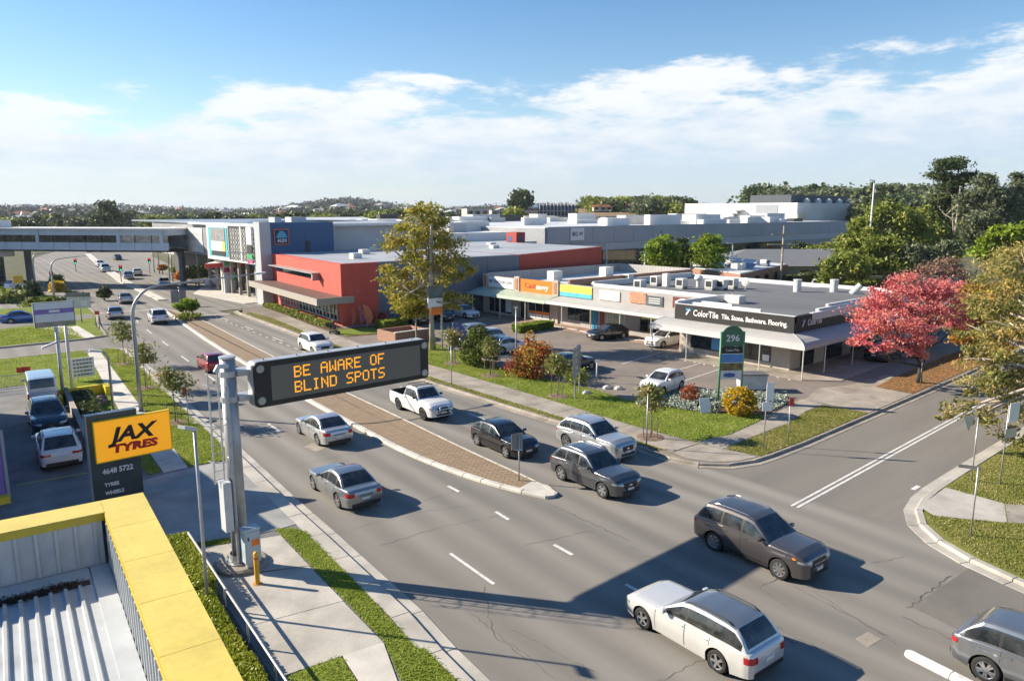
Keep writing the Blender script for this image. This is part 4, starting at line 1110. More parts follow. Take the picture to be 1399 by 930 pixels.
BEIGE = mat('beige_render', (0.47, 0.42, 0.355), rough=0.85, var=0.07, scale=0.7, bump=0.1, stain=0.1)
GREYPAR = mat('grey_render', (0.40, 0.38, 0.36), rough=0.85, var=0.07, scale=0.6, stain=0.15)
SIGNBLK = mat('sign_black', (0.018, 0.017, 0.016), rough=0.55, var=0.15)
SIGNWHT = mat('sign_white', (0.75, 0.75, 0.74), rough=0.5, var=0.03)
ROOFGREY = mat('membrane_roof', (0.14, 0.145, 0.15), rough=0.85, var=0.12, scale=0.25, stain=0.2, stretch=(1, .15, 1))
ROOFWHT = mat('white_metal_roof', (0.66, 0.66, 0.65), rough=0.45, var=0.08, scale=0.4, stain=0.15)
WHITEWALL = mat('white_wall', (0.72, 0.71, 0.68), rough=0.75, var=0.05, scale=0.15, stain=0.08)
GALV = mat('galvanised_steel', (0.42, 0.43, 0.43), rough=0.5, metal=0.6, var=0.12, scale=2)
AWN = lines_mat('corrugated_awning', (0.47, 0.46, 0.44), (0.33, 0.32, 0.31), axis='xy', period=0.19, width=0.07, rough=0.6)
REDBR = lines_mat('red_brick', (0.36, 0.165, 0.10), (0.34, 0.28, 0.22), axis='wall', brick=(0.24, 0.086, 0.012), c3=(0.27, 0.12, 0.08), rough=0.85)
POSTW = mat('cream_post', (0.6, 0.58, 0.52), rough=0.5, var=0.05)
def glazing_x(root, x, y0, y1, z0, z1, n, fm, pm=SHOPGLASS, d=0.05):
    """window in a wall that faces -X: frame bars and separate panes"""
    f = MB(); t = .05
    ya, yb = min(y0, y1), max(y0, y1)
    f.box(x-d, x, ya, yb, z0, z0+t); f.box(x-d, x, ya, yb, z1-t, z1)
    for i in range(n+1):
        yy = ya+(yb-ya-t)*i/n; f.box(x-d-.003, x, yy, yy+t, z0+t, z1-t)
    fo = pb(root, 'window_frame', f, fm)
    for i in range(n):
        a = ya+t+(yb-ya-t)*i/n; b = ya+(yb-ya-t)*(i+1)/n
        q = MB(); q.quad((x-d*.4, a, z0+t), (x-d*.4, a, z1-t), (x-d*.4, b, z1-t), (x-d*.4, b, z0+t)); o = q.build('pane', pm, fo)
    return fo
def glazing_y(root, y, x0, x1, z0, z1, n, fm, pm=SHOPGLASS, d=0.05):
    """window in a wall that faces -Y"""
    f = MB(); t = .05
    f.box(x0, x1, y-d, y, z0, z0+t); f.box(x0, x1, y-d, y, z1-t, z1)
    for i in range(n+1):
        xx = x0+(x1-x0-t)*i/n; f.box(xx, xx+t, y-d-.003, y, z0+t, z1-t)
    fo = pb(root, 'window_frame', f, fm)
    for i in range(n):
        a = x0+t+(x1-x0-t)*i/n; b = x0+(x1-x0-t)*(i+1)/n
        q = MB(); q.quad((a, y-d*.4, z0+t), (b, y-d*.4, z0+t), (b, y-d*.4, z1-t), (a, y-d*.4, z1-t)); q.build('pane', pm, fo)
    return fo
def awning_sheet(root, prof, a0, a1, axis, m, name='awning', thick=.03, mitre=None):
    """curved sheet: prof = [(out, z)] extruded along the wall between a0 and a1"""
    b = MB()
    for (o0, z0), (o1, z1) in zip(prof, prof[1:]):
        for dz in (0, -thick):
            P_ = lambda o_, a, z: (o_, a, z+dz) if axis == 'x' else (a, o_, z+dz)
            m0, m1 = (mitre(o0), mitre(o1)) if mitre else (a0, a0)
            b.quad(P_(o0, m0, z0), P_(o0, a1, z0), P_(o1, a1, z1), P_(o1, m1, z1))
    return pb(root, name, b, m, smooth=True, fix=False)

# ---------------- tile showroom on the corner
T = thing('tile_showroom', 'beige corner tile showroom with black sign band and curved grey awning', 'shop', (54.9, 28.35, .1))
pbox(T, 'wall', 54.9, 80, 28.35, 39.0, .1, 3.2, BEIGE)
pbox(T, 'wall', 58.72, 80, 28.37, 60, .1, 4.02, BEIGE)
pbox(T, 'sign_band', 54.58, 55.0, 28.0, 39.4, 3.16, 4.56, SIGNBLK)
pbox(T, 'sign_band', 55.003, 79, 28.003, 28.34, 3.16, 4.563, SIGNBLK)
pbox(T, 'roof', 54.95, 83, 28.3, 39.6, 3.9, 4.12, ROOFGREY)
pbox(T, 'roof', 63.5, 83, 39.6, 57.5, 3.85, 4.05, ROOFGREY)
for (x0, x1, y0, y1, z1) in ((54.6, 54.95, 28.0, 39.4, 4.60), (54.97, 55.25, 31.2, 37.8, 4.80), (54.98, 55.27, 33.9, 36.9, 4.98), (57.5, 79, 28.0, 28.3, 4.60), (59.2, 79, 28.32, 28.6, 4.78), (61.5, 79, 28.62, 28.85, 4.95), (82.8, 83.1, 28.3, 57.5, 4.5), (54.95, 63.4, 39.4, 39.7, 4.75), (63.2, 63.5, 39.7, 57.5, 4.55), (63.5, 83, 57.3, 57.6, 4.7)):
    pbox(T, 'parapet', x0, x1, y0, y1, 4.0, z1, FRAME_W)
glazing_x(T, 54.9, 34.7, 37.75, .75, 2.25, 3, FRAME_D); glazing_x(T, 54.9, 30.0, 32.95, .55, 2.2, 3, FRAME_D)
glazing_x(T, 54.9, 33.4, 34.4, .16, 2.2, 1, FRAME_D)
glazing_y(T, 28.35, 56.7, 58.9, .2, 2.1, 2, FRAME_D); glazing_y(T, 28.35, 60.8, 64.1, .2, 2.1, 3, FRAME_D); glazing_y(T, 28.35, 66, 70, .2, 2.1, 3, FRAME_D)
pbox(T, 'window_poster', 54.83, 54.85, 34.75, 35.6, .85, 1.9, mat('poster_blue', (0.10, 0.32, 0.62), var=.1)); pbox(T, 'window_poster', 54.83, 54.85, 30.1, 30.7, .62, 1.15, SIGNWHT)
prof = [(54.88, 3.22), (54.2, 3.18), (53.4, 3.04), (52.85, 2.86), (52.6, 2.66), (52.52, 2.42)]
awning_sheet(T, prof, 26.0, 40.6, 'x', AWN, mitre=lambda o_: 25.98+(o_-52.52)*2.35/2.36)
prof_s = [(28.33, 3.22), (27.6, 3.18), (26.9, 3.04), (26.35, 2.86), (26.08, 2.66), (25.98, 2.42)]
awning_sheet(T, prof_s, 52.6, 76, 'y', AWN, mitre=lambda o_: 52.52+(o_-25.98)*2.36/2.35)
e = MB(); e.tube([(o_+.0, 40.6, z) for o_, z in prof], .035, 6); pb(T, 'awning_edge', e, GALV)
e = MB(); e.tube([(54.9-(54.9-o_), 25.98+ (o_-52.52)*1.0, z+.02) for o_, z in prof], .04, 6); pb(T, 'awning_edge', e, GALV)
for (x, y) in ((52.58, 40.3), (52.58, 36.6), (52.58, 33.1), (52.58, 29.7), (52.62, 26.1), (56.2, 26.1), (61.2, 26.1), (66, 26.1)):
    e = MB(); e.tube([(x, y, .14), (x, y, 2.55)], .045, 8); pb(T, 'awning_post', e, POSTW)
UP = (0, 0, 1)
ptext(T, 'lettering', 'ColorTile', .78, (54.565, 36.15, 3.9), (0, -1, 0), SIGNWHT, bold=.012, width=2.55)
ptext(T, 'lettering', 'Tile. Stone. Bathware. Flooring.', .58, (54.565, 31.55, 3.88), (0, -1, 0), SIGNWHT, bold=.014, width=6.0)
ptext(T, 'lettering', 'ColorTile', .72, (58.0, 27.99, 3.86), (1, 0, 0), SIGNWHT, bold=.012, width=2.4)
ptext(T, 'lettering', 'Tile. Stone. Bathware. Flooring.', .58, (66.5, 27.99, 3.86), (1, 0, 0), SIGNWHT, bold=.014, width=6.4)
LOGOB = mat('logo_blue', (0.10, 0.42, 0.75), var=.02)
for (cx_, ax_) in (((54.56, 37.95, 3.95), 'y'), ((56.15, 27.985, 3.9), 'x')):
    for (s0, s1, m_) in (((-.22, -.28), (.10, .22), SIGNWHT), ((-.2, .28), (-.02, .06), LOGOB), ((.06, .3), (.24, .12), LOGOB)):
        q = MB(); a, b = Vector(s0), Vector(s1); d = (b-a).normalized(); n = Vector((-d.y, d.x))*.075
        c4 = [a+n, b+n, b-n, a-n]
        q.quad(*[(cx_[0], cx_[1]-p.x, cx_[2]+p.y) if ax_ == 'y' else (cx_[0]+p.x, cx_[1], cx_[2]+p.y) for p in c4]); pb(T, 'logo_stroke', q, m_)
WVENT = mat('white_vent', (0.62, 0.62, 0.59), rough=0.6, var=0.08, stain=0.15)
def roof_kit(root, px, py, kind, z=4.08):
    p = at(px, py, z); b = MB()
    if kind == 'pipe': b.lathe([(.42, z), (.42, z+1.3), (.46, z+1.3), (.46, z+1.38), (.001, z+1.4)], 14, (p.x, p.y, 0)); nm = 'roof_flue'
    elif kind == 'lean': b.tube([(p.x, p.y, z), (p.x+.5, p.y-.7, z+1.0)], .34, 12); nm = 'roof_flue'
    elif kind == 'tall': b.box(p.x-.35, p.x+.35, p.y-.35, p.y+.35, z, z+1.5); nm = 'roof_duct'
    elif kind == 'ac':
        b.box(p.x-.5, p.x+.5, p.y-.5, p.y+.5, z+.25, z+1.15); nm = 'air_conditioner'
        o = pb(root, nm, b, WVENT); g = MB(); g.box(p.x-.515, p.x-.50, p.y-.36, p.y+.36, z+.38, z+1.0); pb2 = g.build('grille', FRAME_D, o)
        for sx in (-.45, .45):
            l = MB(); l.box(p.x+sx-.04, p.x+sx+.04, p.y-.48, p.y+.48, z, z+.25); l.build('foot_rail', GALV, o)
        return o
    elif kind == 'whirly': b.lathe([(.25, z), (.25, z+.7), (.5, z+.95), (.5, z+1.15), (.3, z+1.35), (.001, z+1.4)], 14, (p.x, p.y, 0)); nm = 'roof_ventilator'
    elif kind == 'dish':
        b.tube([(p.x, p.y, z), (p.x, p.y, z+.7)], .04, 6); b.lathe([(.001, .12), (.3, .08), (.5, 0)], 14, (0, 0, 0), 'x')
        n0 = len(b.v)-14*3
        for i in range(n0, len(b.v)): v = b.v[i]; b.v[i] = (v[0]*-1+p.x, v[1]+p.y, v[2]+z+.95)
        nm = 'satellite_dish'
    elif kind == 'box': b.box(p.x-.6, p.x+.6, p.y-.8, p.y+.8, z, z+.75); nm = 'roof_unit'
    return pb(root, nm, b, WVENT)
for q in ((1089, 399, 'pipe'), (1139, 399, 'pipe'), (1163, 402, 'lean'), (1004, 414, 'box'), (971, 396, 'ac'), (986, 396, 'ac'), (1000, 394, 'ac'), (1018, 397, 'dish'), (910, 391, 'tall'), (896, 390, 'ac'), (874, 396, 'ac'), (954, 392, 'whirly'), (931, 394, 'ac')): roof_kit(T, *q)

# ---------------- row of small shops
Sh = thing('shop_row', 'row of small grey shops with long awning and assorted signs above', 'shop', (58.7, 41.5, .1))
pbox(Sh, 'wall', 58.7, 72, 58.45, 71.5, .1, 3.3, BEIGE); pbox(Sh, 'wall', 58.703, 63.2, 39.8, 58.4, .1, 3.3, GREYPAR)
pbox(Sh, 'parapet', 58.7, 59.1, 39.9, 58.4, 3.3, 4.72, GREYPAR); pbox(Sh, 'parapet', 58.69, 59.1, 58.42, 71.5, 3.32, 4.78, BEIGE)
pbox(Sh, 'roof', 59.1, 63.2, 39.8, 58.4, 3.6, 3.75, ROOFGREY); pbox(Sh, 'roof', 59.1, 84, 58.6, 71.5, 3.75, 3.95, ROOFWHT)
TIMB = lines_mat('weathered_board', (0.38, 0.37, 0.35), (0.2, 0.19, 0.18), axis='xy', period=.5, width=.06)
pbox(Sh, 'rear_parapet', 59.1, 84.5, 71.2, 71.5, 3.3, 5.1, TIMB); pbox(Sh, 'rear_parapet', 84.2, 84.5, 58.5, 71.2, 3.3, 5.1, TIMB)
pbox(Sh, 'party_wall', 60.5, 84, 58.3, 58.6, 3.6, 5.0, REDBR)
for (x, y) in ((66, 66.5), (76, 66.5)): pbox(Sh, 'roof_housing', x, x+1.6, y, y+1.2, 3.95, 5.2, WVENT)
for q in ((858, 387, 'ac'),): roof_kit(Sh, *q, z=4.0)
ORG = mat('sign_orange', (0.80, 0.20, 0.015), rough=0.5, var=.03); TERRA = mat('terracotta_pier', (0.45, 0.17, 0.10), rough=.7, var=.1)
pbox(Sh, 'sign_panel', 58.6, 58.68, 65.9, 70.6, 3.45, 4.72, SIGNWHT); pbox(Sh, 'sign_panel', 58.6, 58.68, 59.1, 64.6, 3.35, 4.85, ORG)
for y in (71.15, 65.25, 58.7):
    pbox(Sh, 'pier', 58.5, 58.9, y-.45, y+.4, .1, 5.05, BEIGE); pbox(Sh, 'pier_inset', 58.46, 58.5, y-.22, y+.2, 3.5, 4.8, TERRA)
ptext(Sh, 'lettering', 'WATSON LAW', .55, (58.58, 67.9, 4.15), (0, -1, 0), mat('lettering_grey', (.25, .26, .3)), width=3.4)
ptext(Sh, 'lettering', 'W', .6, (58.58, 70.15, 4.15), (0, -1, 0), mat('lettering_navy', (.03, .06, .16)), bold=.02)
ptext(Sh, 'lettering', 'Cash', .85, (58.58, 62.9, 4.1), (0, -1, 0), mat('lettering_maroon', (.25, .03, .03)), width=1.9); ptext(Sh, 'lettering', 'savvy', .85, (58.58, 60.9, 4.06), (0, -1, 0), SIGNWHT, bold=.02, width=2.1)
YEL = mat('sign_yellow', (0.72, 0.68, 0.10), rough=.5, var=.12, scale=4); CYA = mat('sign_cyan', (0.10, 0.50, 0.68), rough=.5, var=.2, scale=3)
pbox(Sh, 'sign_panel', 58.6, 58.68, 53.2, 58.0, 3.85, 4.66, YEL); pbox(Sh, 'sign_panel', 58.6, 58.68, 53.2, 58.0, 3.4, 3.84, CYA)
pbox(Sh, 'sign_panel', 58.6, 58.68, 49.3, 52.1, 3.5, 4.5, SIGNWHT)
pbox(Sh, 'sign_panel', 58.6, 58.68, 45.9, 47.9, 3.55, 4.62, mat('food_photo', (0.62, 0.36, 0.22), c2=(.45, .10, .05), scale=5)); pbox(Sh, 'sign_panel', 58.6, 58.68, 43.8, 45.88, 3.5, 4.45, mat('slate_board', (.09, .11, .12), var=.2))
pbox(Sh, 'sign_panel', 58.6, 58.68, 40.1, 42.6, 3.55, 4.6, mat('sign_maroon', (.14, .025, .03)))
for k in range(3): pbox(Sh, 'lettering', 58.58, 58.6, 44.1, 45.5, 3.72+k*.22, 3.80+k*.22, SIGNWHT)
arc = MB()
for r0, z0 in ((.85, 3.55), (.55, 3.45)): arc.tube([(58.585, 41.35+math.cos(R(a))*r0, z0+.25+math.sin(R(a))*r0*.75) for a in range(20, 165, 12)], .07, 6)
pb(Sh, 'emblem', arc, SIGNWHT)
for y0, n in ((58.6, 6), (54.2, 5)):
    pass
GRN = lines_mat('green_awning', (0.36, 0.42, 0.33), (0.27, 0.33, 0.26), axis='xy', period=0.4, width=0.05)
awning_sheet(Sh, [(58.69, 3.35), (57.6, 3.18), (56.6, 2.9), (56.3, 2.62)], 58.2, 71.7, 'x', GRN)
awning_sheet(Sh, [(58.69, 3.3), (57.6, 3.15), (56.6, 2.92), (56.4, 2.66)], 39.9, 58.15, 'x', AWN)
aw = MB(); aw.quad((56.4, 71.7, 2.62), (58.7, 71.7, 3.35), (59.2, 74.6, 3.0), (56.4, 74.6, 2.5)); pb(Sh, 'awning', aw, GRN)
for y in (71.2, 66, 61.5, 55.6, 51.4, 47.4, 43.5):
    e = MB(); e.tube([(56.5, y, .14), (56.5, y, 2.75)], .05, 8); pb(Sh, 'awning_post', e, POSTW)
pb_ = mat('poster_mix', (.55, .45, .12), c2=(.12, .35, .5), scale=3)
glazing_x(Sh, 58.7, 66.2, 70.6, .35, 2.5, 4, FRAME_W); glazing_x(Sh, 58.7, 59.6, 63.3, .3, 2.5, 3, FRAME_W); glazing_x(Sh, 58.7, 63.6, 64.6, .16, 2.5, 1, FRAME_D)
pbox(Sh, 'window_strip', 58.63, 58.65, 59.7, 63.2, .95, 1.22, ORG)
for k in range(3): pbox(Sh, 'window_poster', 58.63, 58.65, 59.75+k*1.18, 60.8+k*1.18, .4, .9, SIGNWHT)
pbox(Sh, 'window_poster', 58.63, 58.65, 66.3, 67.4, .6, 2.2, SIGNWHT)
glazing_x(Sh, 58.7, 53.4, 56.8, .8, 2.4, 3, mat('teal_frame', (.03, .18, .26)))
pbox(Sh, 'shop_door', 58.62, 58.7, 52.3, 53.1, .16, 2.3, mat('blue_door', (.03, .22, .40))); pbox(Sh, 'shop_door', 58.62, 58.7, 51.4, 52.0, .16, 2.3, mat('brown_door', (.22, .06, .03)))
glazing_x(Sh, 58.7, 48.6, 51.0, .9, 2.4, 3, FRAME_W, pb_); glazing_x(Sh, 58.7, 43.3, 46.6, .7, 2.4, 3, mat('timber_frame', (.3, .2, .1)))
pbox(Sh, 'window_strip', 58.62, 58.64, 43.4, 46.4, 2.05, 2.35, YEL)
# wheel stops in front of the shops
WS = mat('wheel_stop_concrete', (.66, .65, .62), var=.1, rough=.8)
for i, (px, py) in enumerate(((763, 447), (781, 450), (800, 454), (862, 464), (880, 466))):
    p = at(px, py, .12); b = MB(); b.prism([(p.x-.09, p.y-.85), (p.x+.09, p.y-.85), (p.x+.09, p.y+.85), (p.x-.09, p.y+.85)], .1, .21)
    o = b.build('wheel_stop', WS); tag(o, 'white concrete wheel stop on the car park edge, number ' + ('one', 'two', 'three', 'four', 'five')[i] + ' from the orange shop sign', 'wheel stop', 'wheel stops by the shops')
for k in range(14):
    p = at(0, 0) if False else Vector((52.1, 39 - k*.95)); 
    stripe((p.x-.25, p.y), (p.x+.2, p.y+.35), .12, 'bay_edge_mark', z=.112)
for k, (a, b) in enumerate((((935, 520), (1010, 495)), ((850, 497), (940, 470)), ((905, 512), (985, 487)))):
    stripe(at(*a, .11), at(*b, .11), .1, 'bay_line', z=.1105)

# ---------------- red building with the blue tower
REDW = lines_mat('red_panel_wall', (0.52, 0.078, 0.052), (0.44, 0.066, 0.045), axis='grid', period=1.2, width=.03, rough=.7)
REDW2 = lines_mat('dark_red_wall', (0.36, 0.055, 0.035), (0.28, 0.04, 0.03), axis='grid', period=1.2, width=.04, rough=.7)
BLUW = lines_mat('blue_panel_wall', (0.03, 0.10, 0.22), (0.022, 0.075, 0.17), axis='grid', period=0.9, width=.04, rough=.55)
SLATE = mat('slate_blue_wall', (0.13, 0.16, 0.20), rough=.75, var=.06, scale=.3); LGREY = mat('pale_grey_cladding', (.46, .48, .50), rough=.5, var=.05, scale=.3)
RGREY = mat('grey_metal_roof', (.40, .41, .42), rough=.5, var=.12, scale=.2, stain=.2)
RB_ = thing('red_supermarket', 'low red panelled building with brown awning in front of the blue tower', 'building', (39.4, 73, 0))
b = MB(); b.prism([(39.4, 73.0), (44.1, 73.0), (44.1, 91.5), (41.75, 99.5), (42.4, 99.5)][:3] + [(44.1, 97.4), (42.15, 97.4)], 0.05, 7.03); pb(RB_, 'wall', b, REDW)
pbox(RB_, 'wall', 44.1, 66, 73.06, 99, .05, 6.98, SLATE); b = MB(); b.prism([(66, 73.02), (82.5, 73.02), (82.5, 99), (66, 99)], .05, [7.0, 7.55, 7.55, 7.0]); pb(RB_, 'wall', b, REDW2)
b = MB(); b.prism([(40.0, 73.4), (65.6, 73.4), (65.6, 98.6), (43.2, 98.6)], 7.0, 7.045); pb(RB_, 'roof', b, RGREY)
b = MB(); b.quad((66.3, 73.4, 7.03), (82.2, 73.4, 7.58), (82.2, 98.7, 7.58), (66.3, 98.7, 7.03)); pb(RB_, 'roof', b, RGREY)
for k in range(7):
    p = Vector((45+k*5.3, 80+(k*37 % 15))); pbox(RB_, 'roof_plant', p.x, p.x+1.2, p.y, p.y+1.0, 7.03, 7.7, WVENT)
for x in (49.5, 55, 60.5): pbox(RB_, 'panel_joint', x, x+.05, 73.045, 73.06, .1, 6.95, FRAME_D)
# canopy along the street, pitched out over the glazing
def fx(y): return 39.4 + (y-73)*0.117
b = MB()
for (o0, o1, z0, z1, mi) in ((-3.2, .0, 3.35, 3.45, 0), (-3.3, -3.2, 2.75, 3.5, 1)):
    b.prism([(fx(72.3)+o0, 72.3), (fx(72.3)+o1, 72.3), (fx(98)+o1, 98), (fx(98)+o0, 98)], z0, z1, mi, True)
b.prism([(fx(72.2)-3.3, 72.2), (fx(72.2)+1.2, 72.2), (fx(72.3)+1.2, 72.3), (fx(72.3)-3.3, 72.3)], 2.75, 3.5, 1, True)
pb(RB_, 'awning', b, [mat('brown_roof_sheet', (.14, .08, .06), var=.1), mat('taupe_fascia', (.33, .30, .26), var=.05)])
for k in range(9):
    y0 = 74.2+k*2.3; b = MB(); x0, x1 = fx(y0)-.06, fx(y0+2.1)-.06
    b.quad((x0, y0, .6), (x0, y0, 2.9), (x1, y0+2.1, 2.9), (x1, y0+2.1, .6)); w_ = pb(RB_, 'window', b, SHOPGLASS)
    f = MB()
    for t in (0, .5, 1): f.obox((fx(y0+2.1*t)-.1, y0+2.1*t, 1.75), (.05, 0, 0), (0, .04, 0), (0, 0, 1.2))
    for z in (.6, 1.3, 2.9): f.obox((fx(y0+1.05)-.1, y0+1.05, z), (.05, 0, 0), (.12, 1.05, 0), (0, 0, .04))
    f.build('frame', FRAME_W, w_)
b = MB(); b.obox((fx(87.5)-.1, 87.5, 5.2), (.08, 0, 0), (.94, 8.0, 0), (0, 0, .35)); wo2 = pb(RB_, 'window', b, SHOPGLASS)
b = MB(); b.obox((fx(87.5)-.55, 87.5, 5.6), (.55, 0, 0), (.94, 8.2, 0), (0, 0, .05)); b.obox((fx(79.6)-.5, 79.5, 5.2), (.5, 0, 0), (0, .12, 0), (0, 0, .45)); b.build('window_hood', GALV, wo2)
BT = thing('blue_tower', 'dark blue panelled tower block with square supermarket emblem', 'building', (42.1, 97.6, 0))
pbox(BT, 'wall', 42.15, 51.8, 97.6, 105, 5, 11.2, BLUW); pbox(BT, 'wall', 40.6, 42.13, 97.2, 99.2, .05, 11.3, LGREY); pbox(BT, 'roof', 42, 67, 98.2, 130, 10.6, 10.95, ROOFWHT)
pbox(BT, 'wall', 51.85, 67, 99.6, 130, 4, 11.0, LGREY)
pbox(BT, 'emblem_board', 42.75, 44.9, 97.45, 97.58, 8.2, 10.35, mat('emblem_orange', (.62, .17, .03), var=.05)); pbox(BT, 'emblem_field', 42.89, 44.76, 97.40, 97.45, 8.34, 10.21, mat('emblem_navy', (.01, .03, .13)))
e = MB()
for k, w_ in enumerate((.78, .68, .52, .34)): e.box(43.82-w_, 43.82+w_, 97.36, 97.40, 9.15+k*.23, 9.33+k*.23)
pb(BT, 'emblem_stripes', e, CYA); ptext(BT, 'lettering', 'ALDI', .58, (43.82, 97.38, 8.74), (1, 0, 0), SIGNWHT, bold=.02, width=1.35)
pbox(BT, 'doorway', 47.3, 48.05, 97.53, 97.6, 6.6, 8.6, FRAME_D)
for x, w in ((44.5, 1), (47, 2.3)): pbox(BT, 'roof_plant', x, x+w, 101, 103, 11.0, 11.9, WVENT)
# red cubes with emblems behind
RC = thing('red_sign_cube', 'small red rooftop block with two blue emblems in front of the white mall', 'sign block', (71, 82, 7))
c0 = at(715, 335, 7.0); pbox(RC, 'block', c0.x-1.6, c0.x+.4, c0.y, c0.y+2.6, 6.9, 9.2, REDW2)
pbox(RC, 'emblem', c0.x-.9, c0.x-.2, c0.y-.03, c0.y, 7.6, 8.5, mat('emblem_blue', (.03, .12, .35))); pbox(RC, 'emblem', c0.x-1.63, c0.x-1.6, c0.y+1.2, c0.y+1.9, 7.6, 8.5, MATS['emblem_blue'])
# ---------------- mall front with screen wall, left of the tower
ML = thing('mall_street_front', 'grey mall front with patterned white panel, advertising board and lattice screen', 'building', (42, 112, 0))
pbox(ML, 'wall', 42.6, 60, 112.1, 152, 5.6, 10.75, mat('mall_grey_cladding', (.25, .26, .27), rough=.6, var=.08, scale=.3))
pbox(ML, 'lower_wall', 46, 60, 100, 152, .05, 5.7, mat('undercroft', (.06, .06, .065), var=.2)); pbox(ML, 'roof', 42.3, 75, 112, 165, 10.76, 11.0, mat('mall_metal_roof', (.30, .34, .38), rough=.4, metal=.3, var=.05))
for k in range(8): pbox(ML, 'column', 43, 43.4, 102+k*3.2, 102.4+k*3.2, .05, 5.6, CONC_OLD)
PW = mat('panel_white', (.70, .70, .69), rough=.5, var=.03); PG = mat('panel_grey', (.52, .53, .53), rough=.5, var=.03)
for i in range(7):
    for j in range(4): pbox(ML, 'panel', 42.5, 42.58, 125+i*2.2, 127.17+i*2.2, 6.0+j*1.0, 6.97+j*1.0, PW if rnd.random() < .68 else PG)
pbox(ML, 'screen_frame', 41.7, 42.0, 101.5, 120.6, 5.3, 10.85, PW); pbox(ML, 'screen_link', 42, 44, 101.6, 120.4, 5.4, 10.7, FRAME_D)
pbox(ML, 'advertising_board', 41.62, 41.68, 111.8, 119.6, 5.9, 10.3, mat('ad_teal', (.05, .42, .48), var=.04)); pbox(ML, 'advertising_panel', 41.56, 41.61, 112.6, 118.4, 8.2, 10.2, mat('ad_charcoal', (.16, .17, .18), c2=(.3, .3, .3), scale=2))
pbox(ML, 'advertising_panel', 41.56, 41.61, 112.6, 118.4, 6.7, 8.17, SIGNWHT); pbox(ML, 'advertising_panel', 41.55, 41.557, 112.6, 113.6, 6.7, 8.17, mat('ad_yellow', (.75, .55, .03)))
pbox(ML, 'advertising_panel', 41.56, 41.61, 112.6, 118.4, 6.0, 6.65, FRAME_D)
lat = MB()
for i in range(9):
    for j in range(7):
        y = 102.3+i*.98; z = 5.9+j*.66
        lat.lathe([(.36, 0), (.26, 0)], 6, (41.62, y, z), 'x')
pb(ML, 'lattice', lat, PW); pbox(ML, 'screen_backing', 41.66, 41.69, 101.9, 111.4, 5.6, 10.6, FRAME_D)
pbox(ML, 'screen_mullion', 41.6, 41.7, 106.3, 106.7, 5.5, 10.7, PW)
SB = thing('tenant_blade_sign', 'tall narrow stacked tenant sign beside the lattice screen', 'sign', (40.4, 100, 0))
for k, (z0, z1, m_) in enumerate(((8.2, 10.6, SIGNWHT), (7.0, 8.1, FRAME_D), (6.2, 6.9, mat('blade_green', (.05, .35, .12))), (5.6, 6.1, mat('blade_pink', (.6, .1, .25))))): pbox(SB, 'sign_panel', 40.3, 40.52, 99.4, 101.1, z0, z1, m_)
# ---------------- footbridge across the road
BR = thing('enclosed_footbridge', 'long pale blue enclosed footbridge spanning the road with ribbon windows', 'bridge', (30, 142, 0))
A_, B_ = at(6, 343, 6.0).to_2d(), at(231, 345, 6.0).to_2d(); A2 = A_ + (A_-B_)*.08
d_ = (B_-A2).normalized(); n_ = Vector((d_.y, -d_.x)); n_ = n_ if n_.dot(A_) < 0 else -n_; Lb = (B_-A2).length
BRB = mat('bridge_blue_cladding', (.44, .52, .62), rough=.45, var=.05, scale=.3)
def bbox(name, s0, s1, off0, off1, z0, z1, m, parent=BR):
    c_ = A2 + d_*((s0+s1)/2) - n_*((off0+off1)/2)
    b = MB(); b.obox((c_.x, c_.y, (z0+z1)/2), (*(d_*(s1-s0)/2), 0), (*(n_*(off1-off0)/2), 0), (0, 0, (z1-z0)/2)); return pb(parent, name, b, m)
bbox('deck', 0, Lb, 0, 7, 6.0, 6.5, FRAME_D)
for k in range(11): bbox('lower_panel', Lb*k/11+.04, Lb*(k+1)/11-.04, -.1, .2, 6.3, 7.55, BRB)
bbox('upper_wall', 0, Lb, .0, 6.9, 8.75, 9.7, BRB); bbox('roof', -.5, Lb+.3, -.5, 7.4, 9.7, 9.95, WHITEWALL); bbox('rear_wall', 0, Lb, 6.6, 6.8, 6.5, 8.75, BRB)
for k in range(11):
    w_ = bbox('window', Lb*k/11+.1, Lb*(k+1)/11-.1, .05, .12, 7.56, 8.74, SHOPGLASS if k < 8 else mat('sunlit_shades', (.42, .36, .30), var=.3, scale=2))
for k in (0, 3, 8, 10.6): bbox('mullion', Lb*k/11-.25, Lb*k/11+.35, -.14, .02, 6.3, 9.65, BRB)
for s_ in (2.5, Lb-1.0): bbox('pier', s_, s_+.6, 4.0, 5.0, 0, 6.0, mat('pier_dark', (.10, .12, .15), var=.1))
LW = thing('left_corner_building', 'white framed dark building at the left end of the footbridge', 'building', (10, 130, 0))
e0 = at(0, 385, 0); e1 = atd(8, 300, 128)
pbox(LW, 'wall', e1.x-14, e1.x-1.0, e1.y, e1.y+12, 0.05, 11, mat('dark_cladding', (.10, .11, .12), var=.1)); pbox(LW, 'frame', e1.x-14, e1.x+.6, e1.y-.8, e1.y+.02, 9.8, 11.2, WHITEWALL); pbox(LW, 'frame', e1.x-.9, e1.x+.6, e1.y-.8, e1.y+8, 4.9, 9.8, WHITEWALL); pbox(LW, 'frame', e1.x-14, e1.x-.92, e1.y-.8, e1.y+.02, 4.9, 6.0, WHITEWALL)
glazing_y(LW, e1.y, e1.x-12, e1.x-1.2, .5, 4.5, 6, FRAME_D)
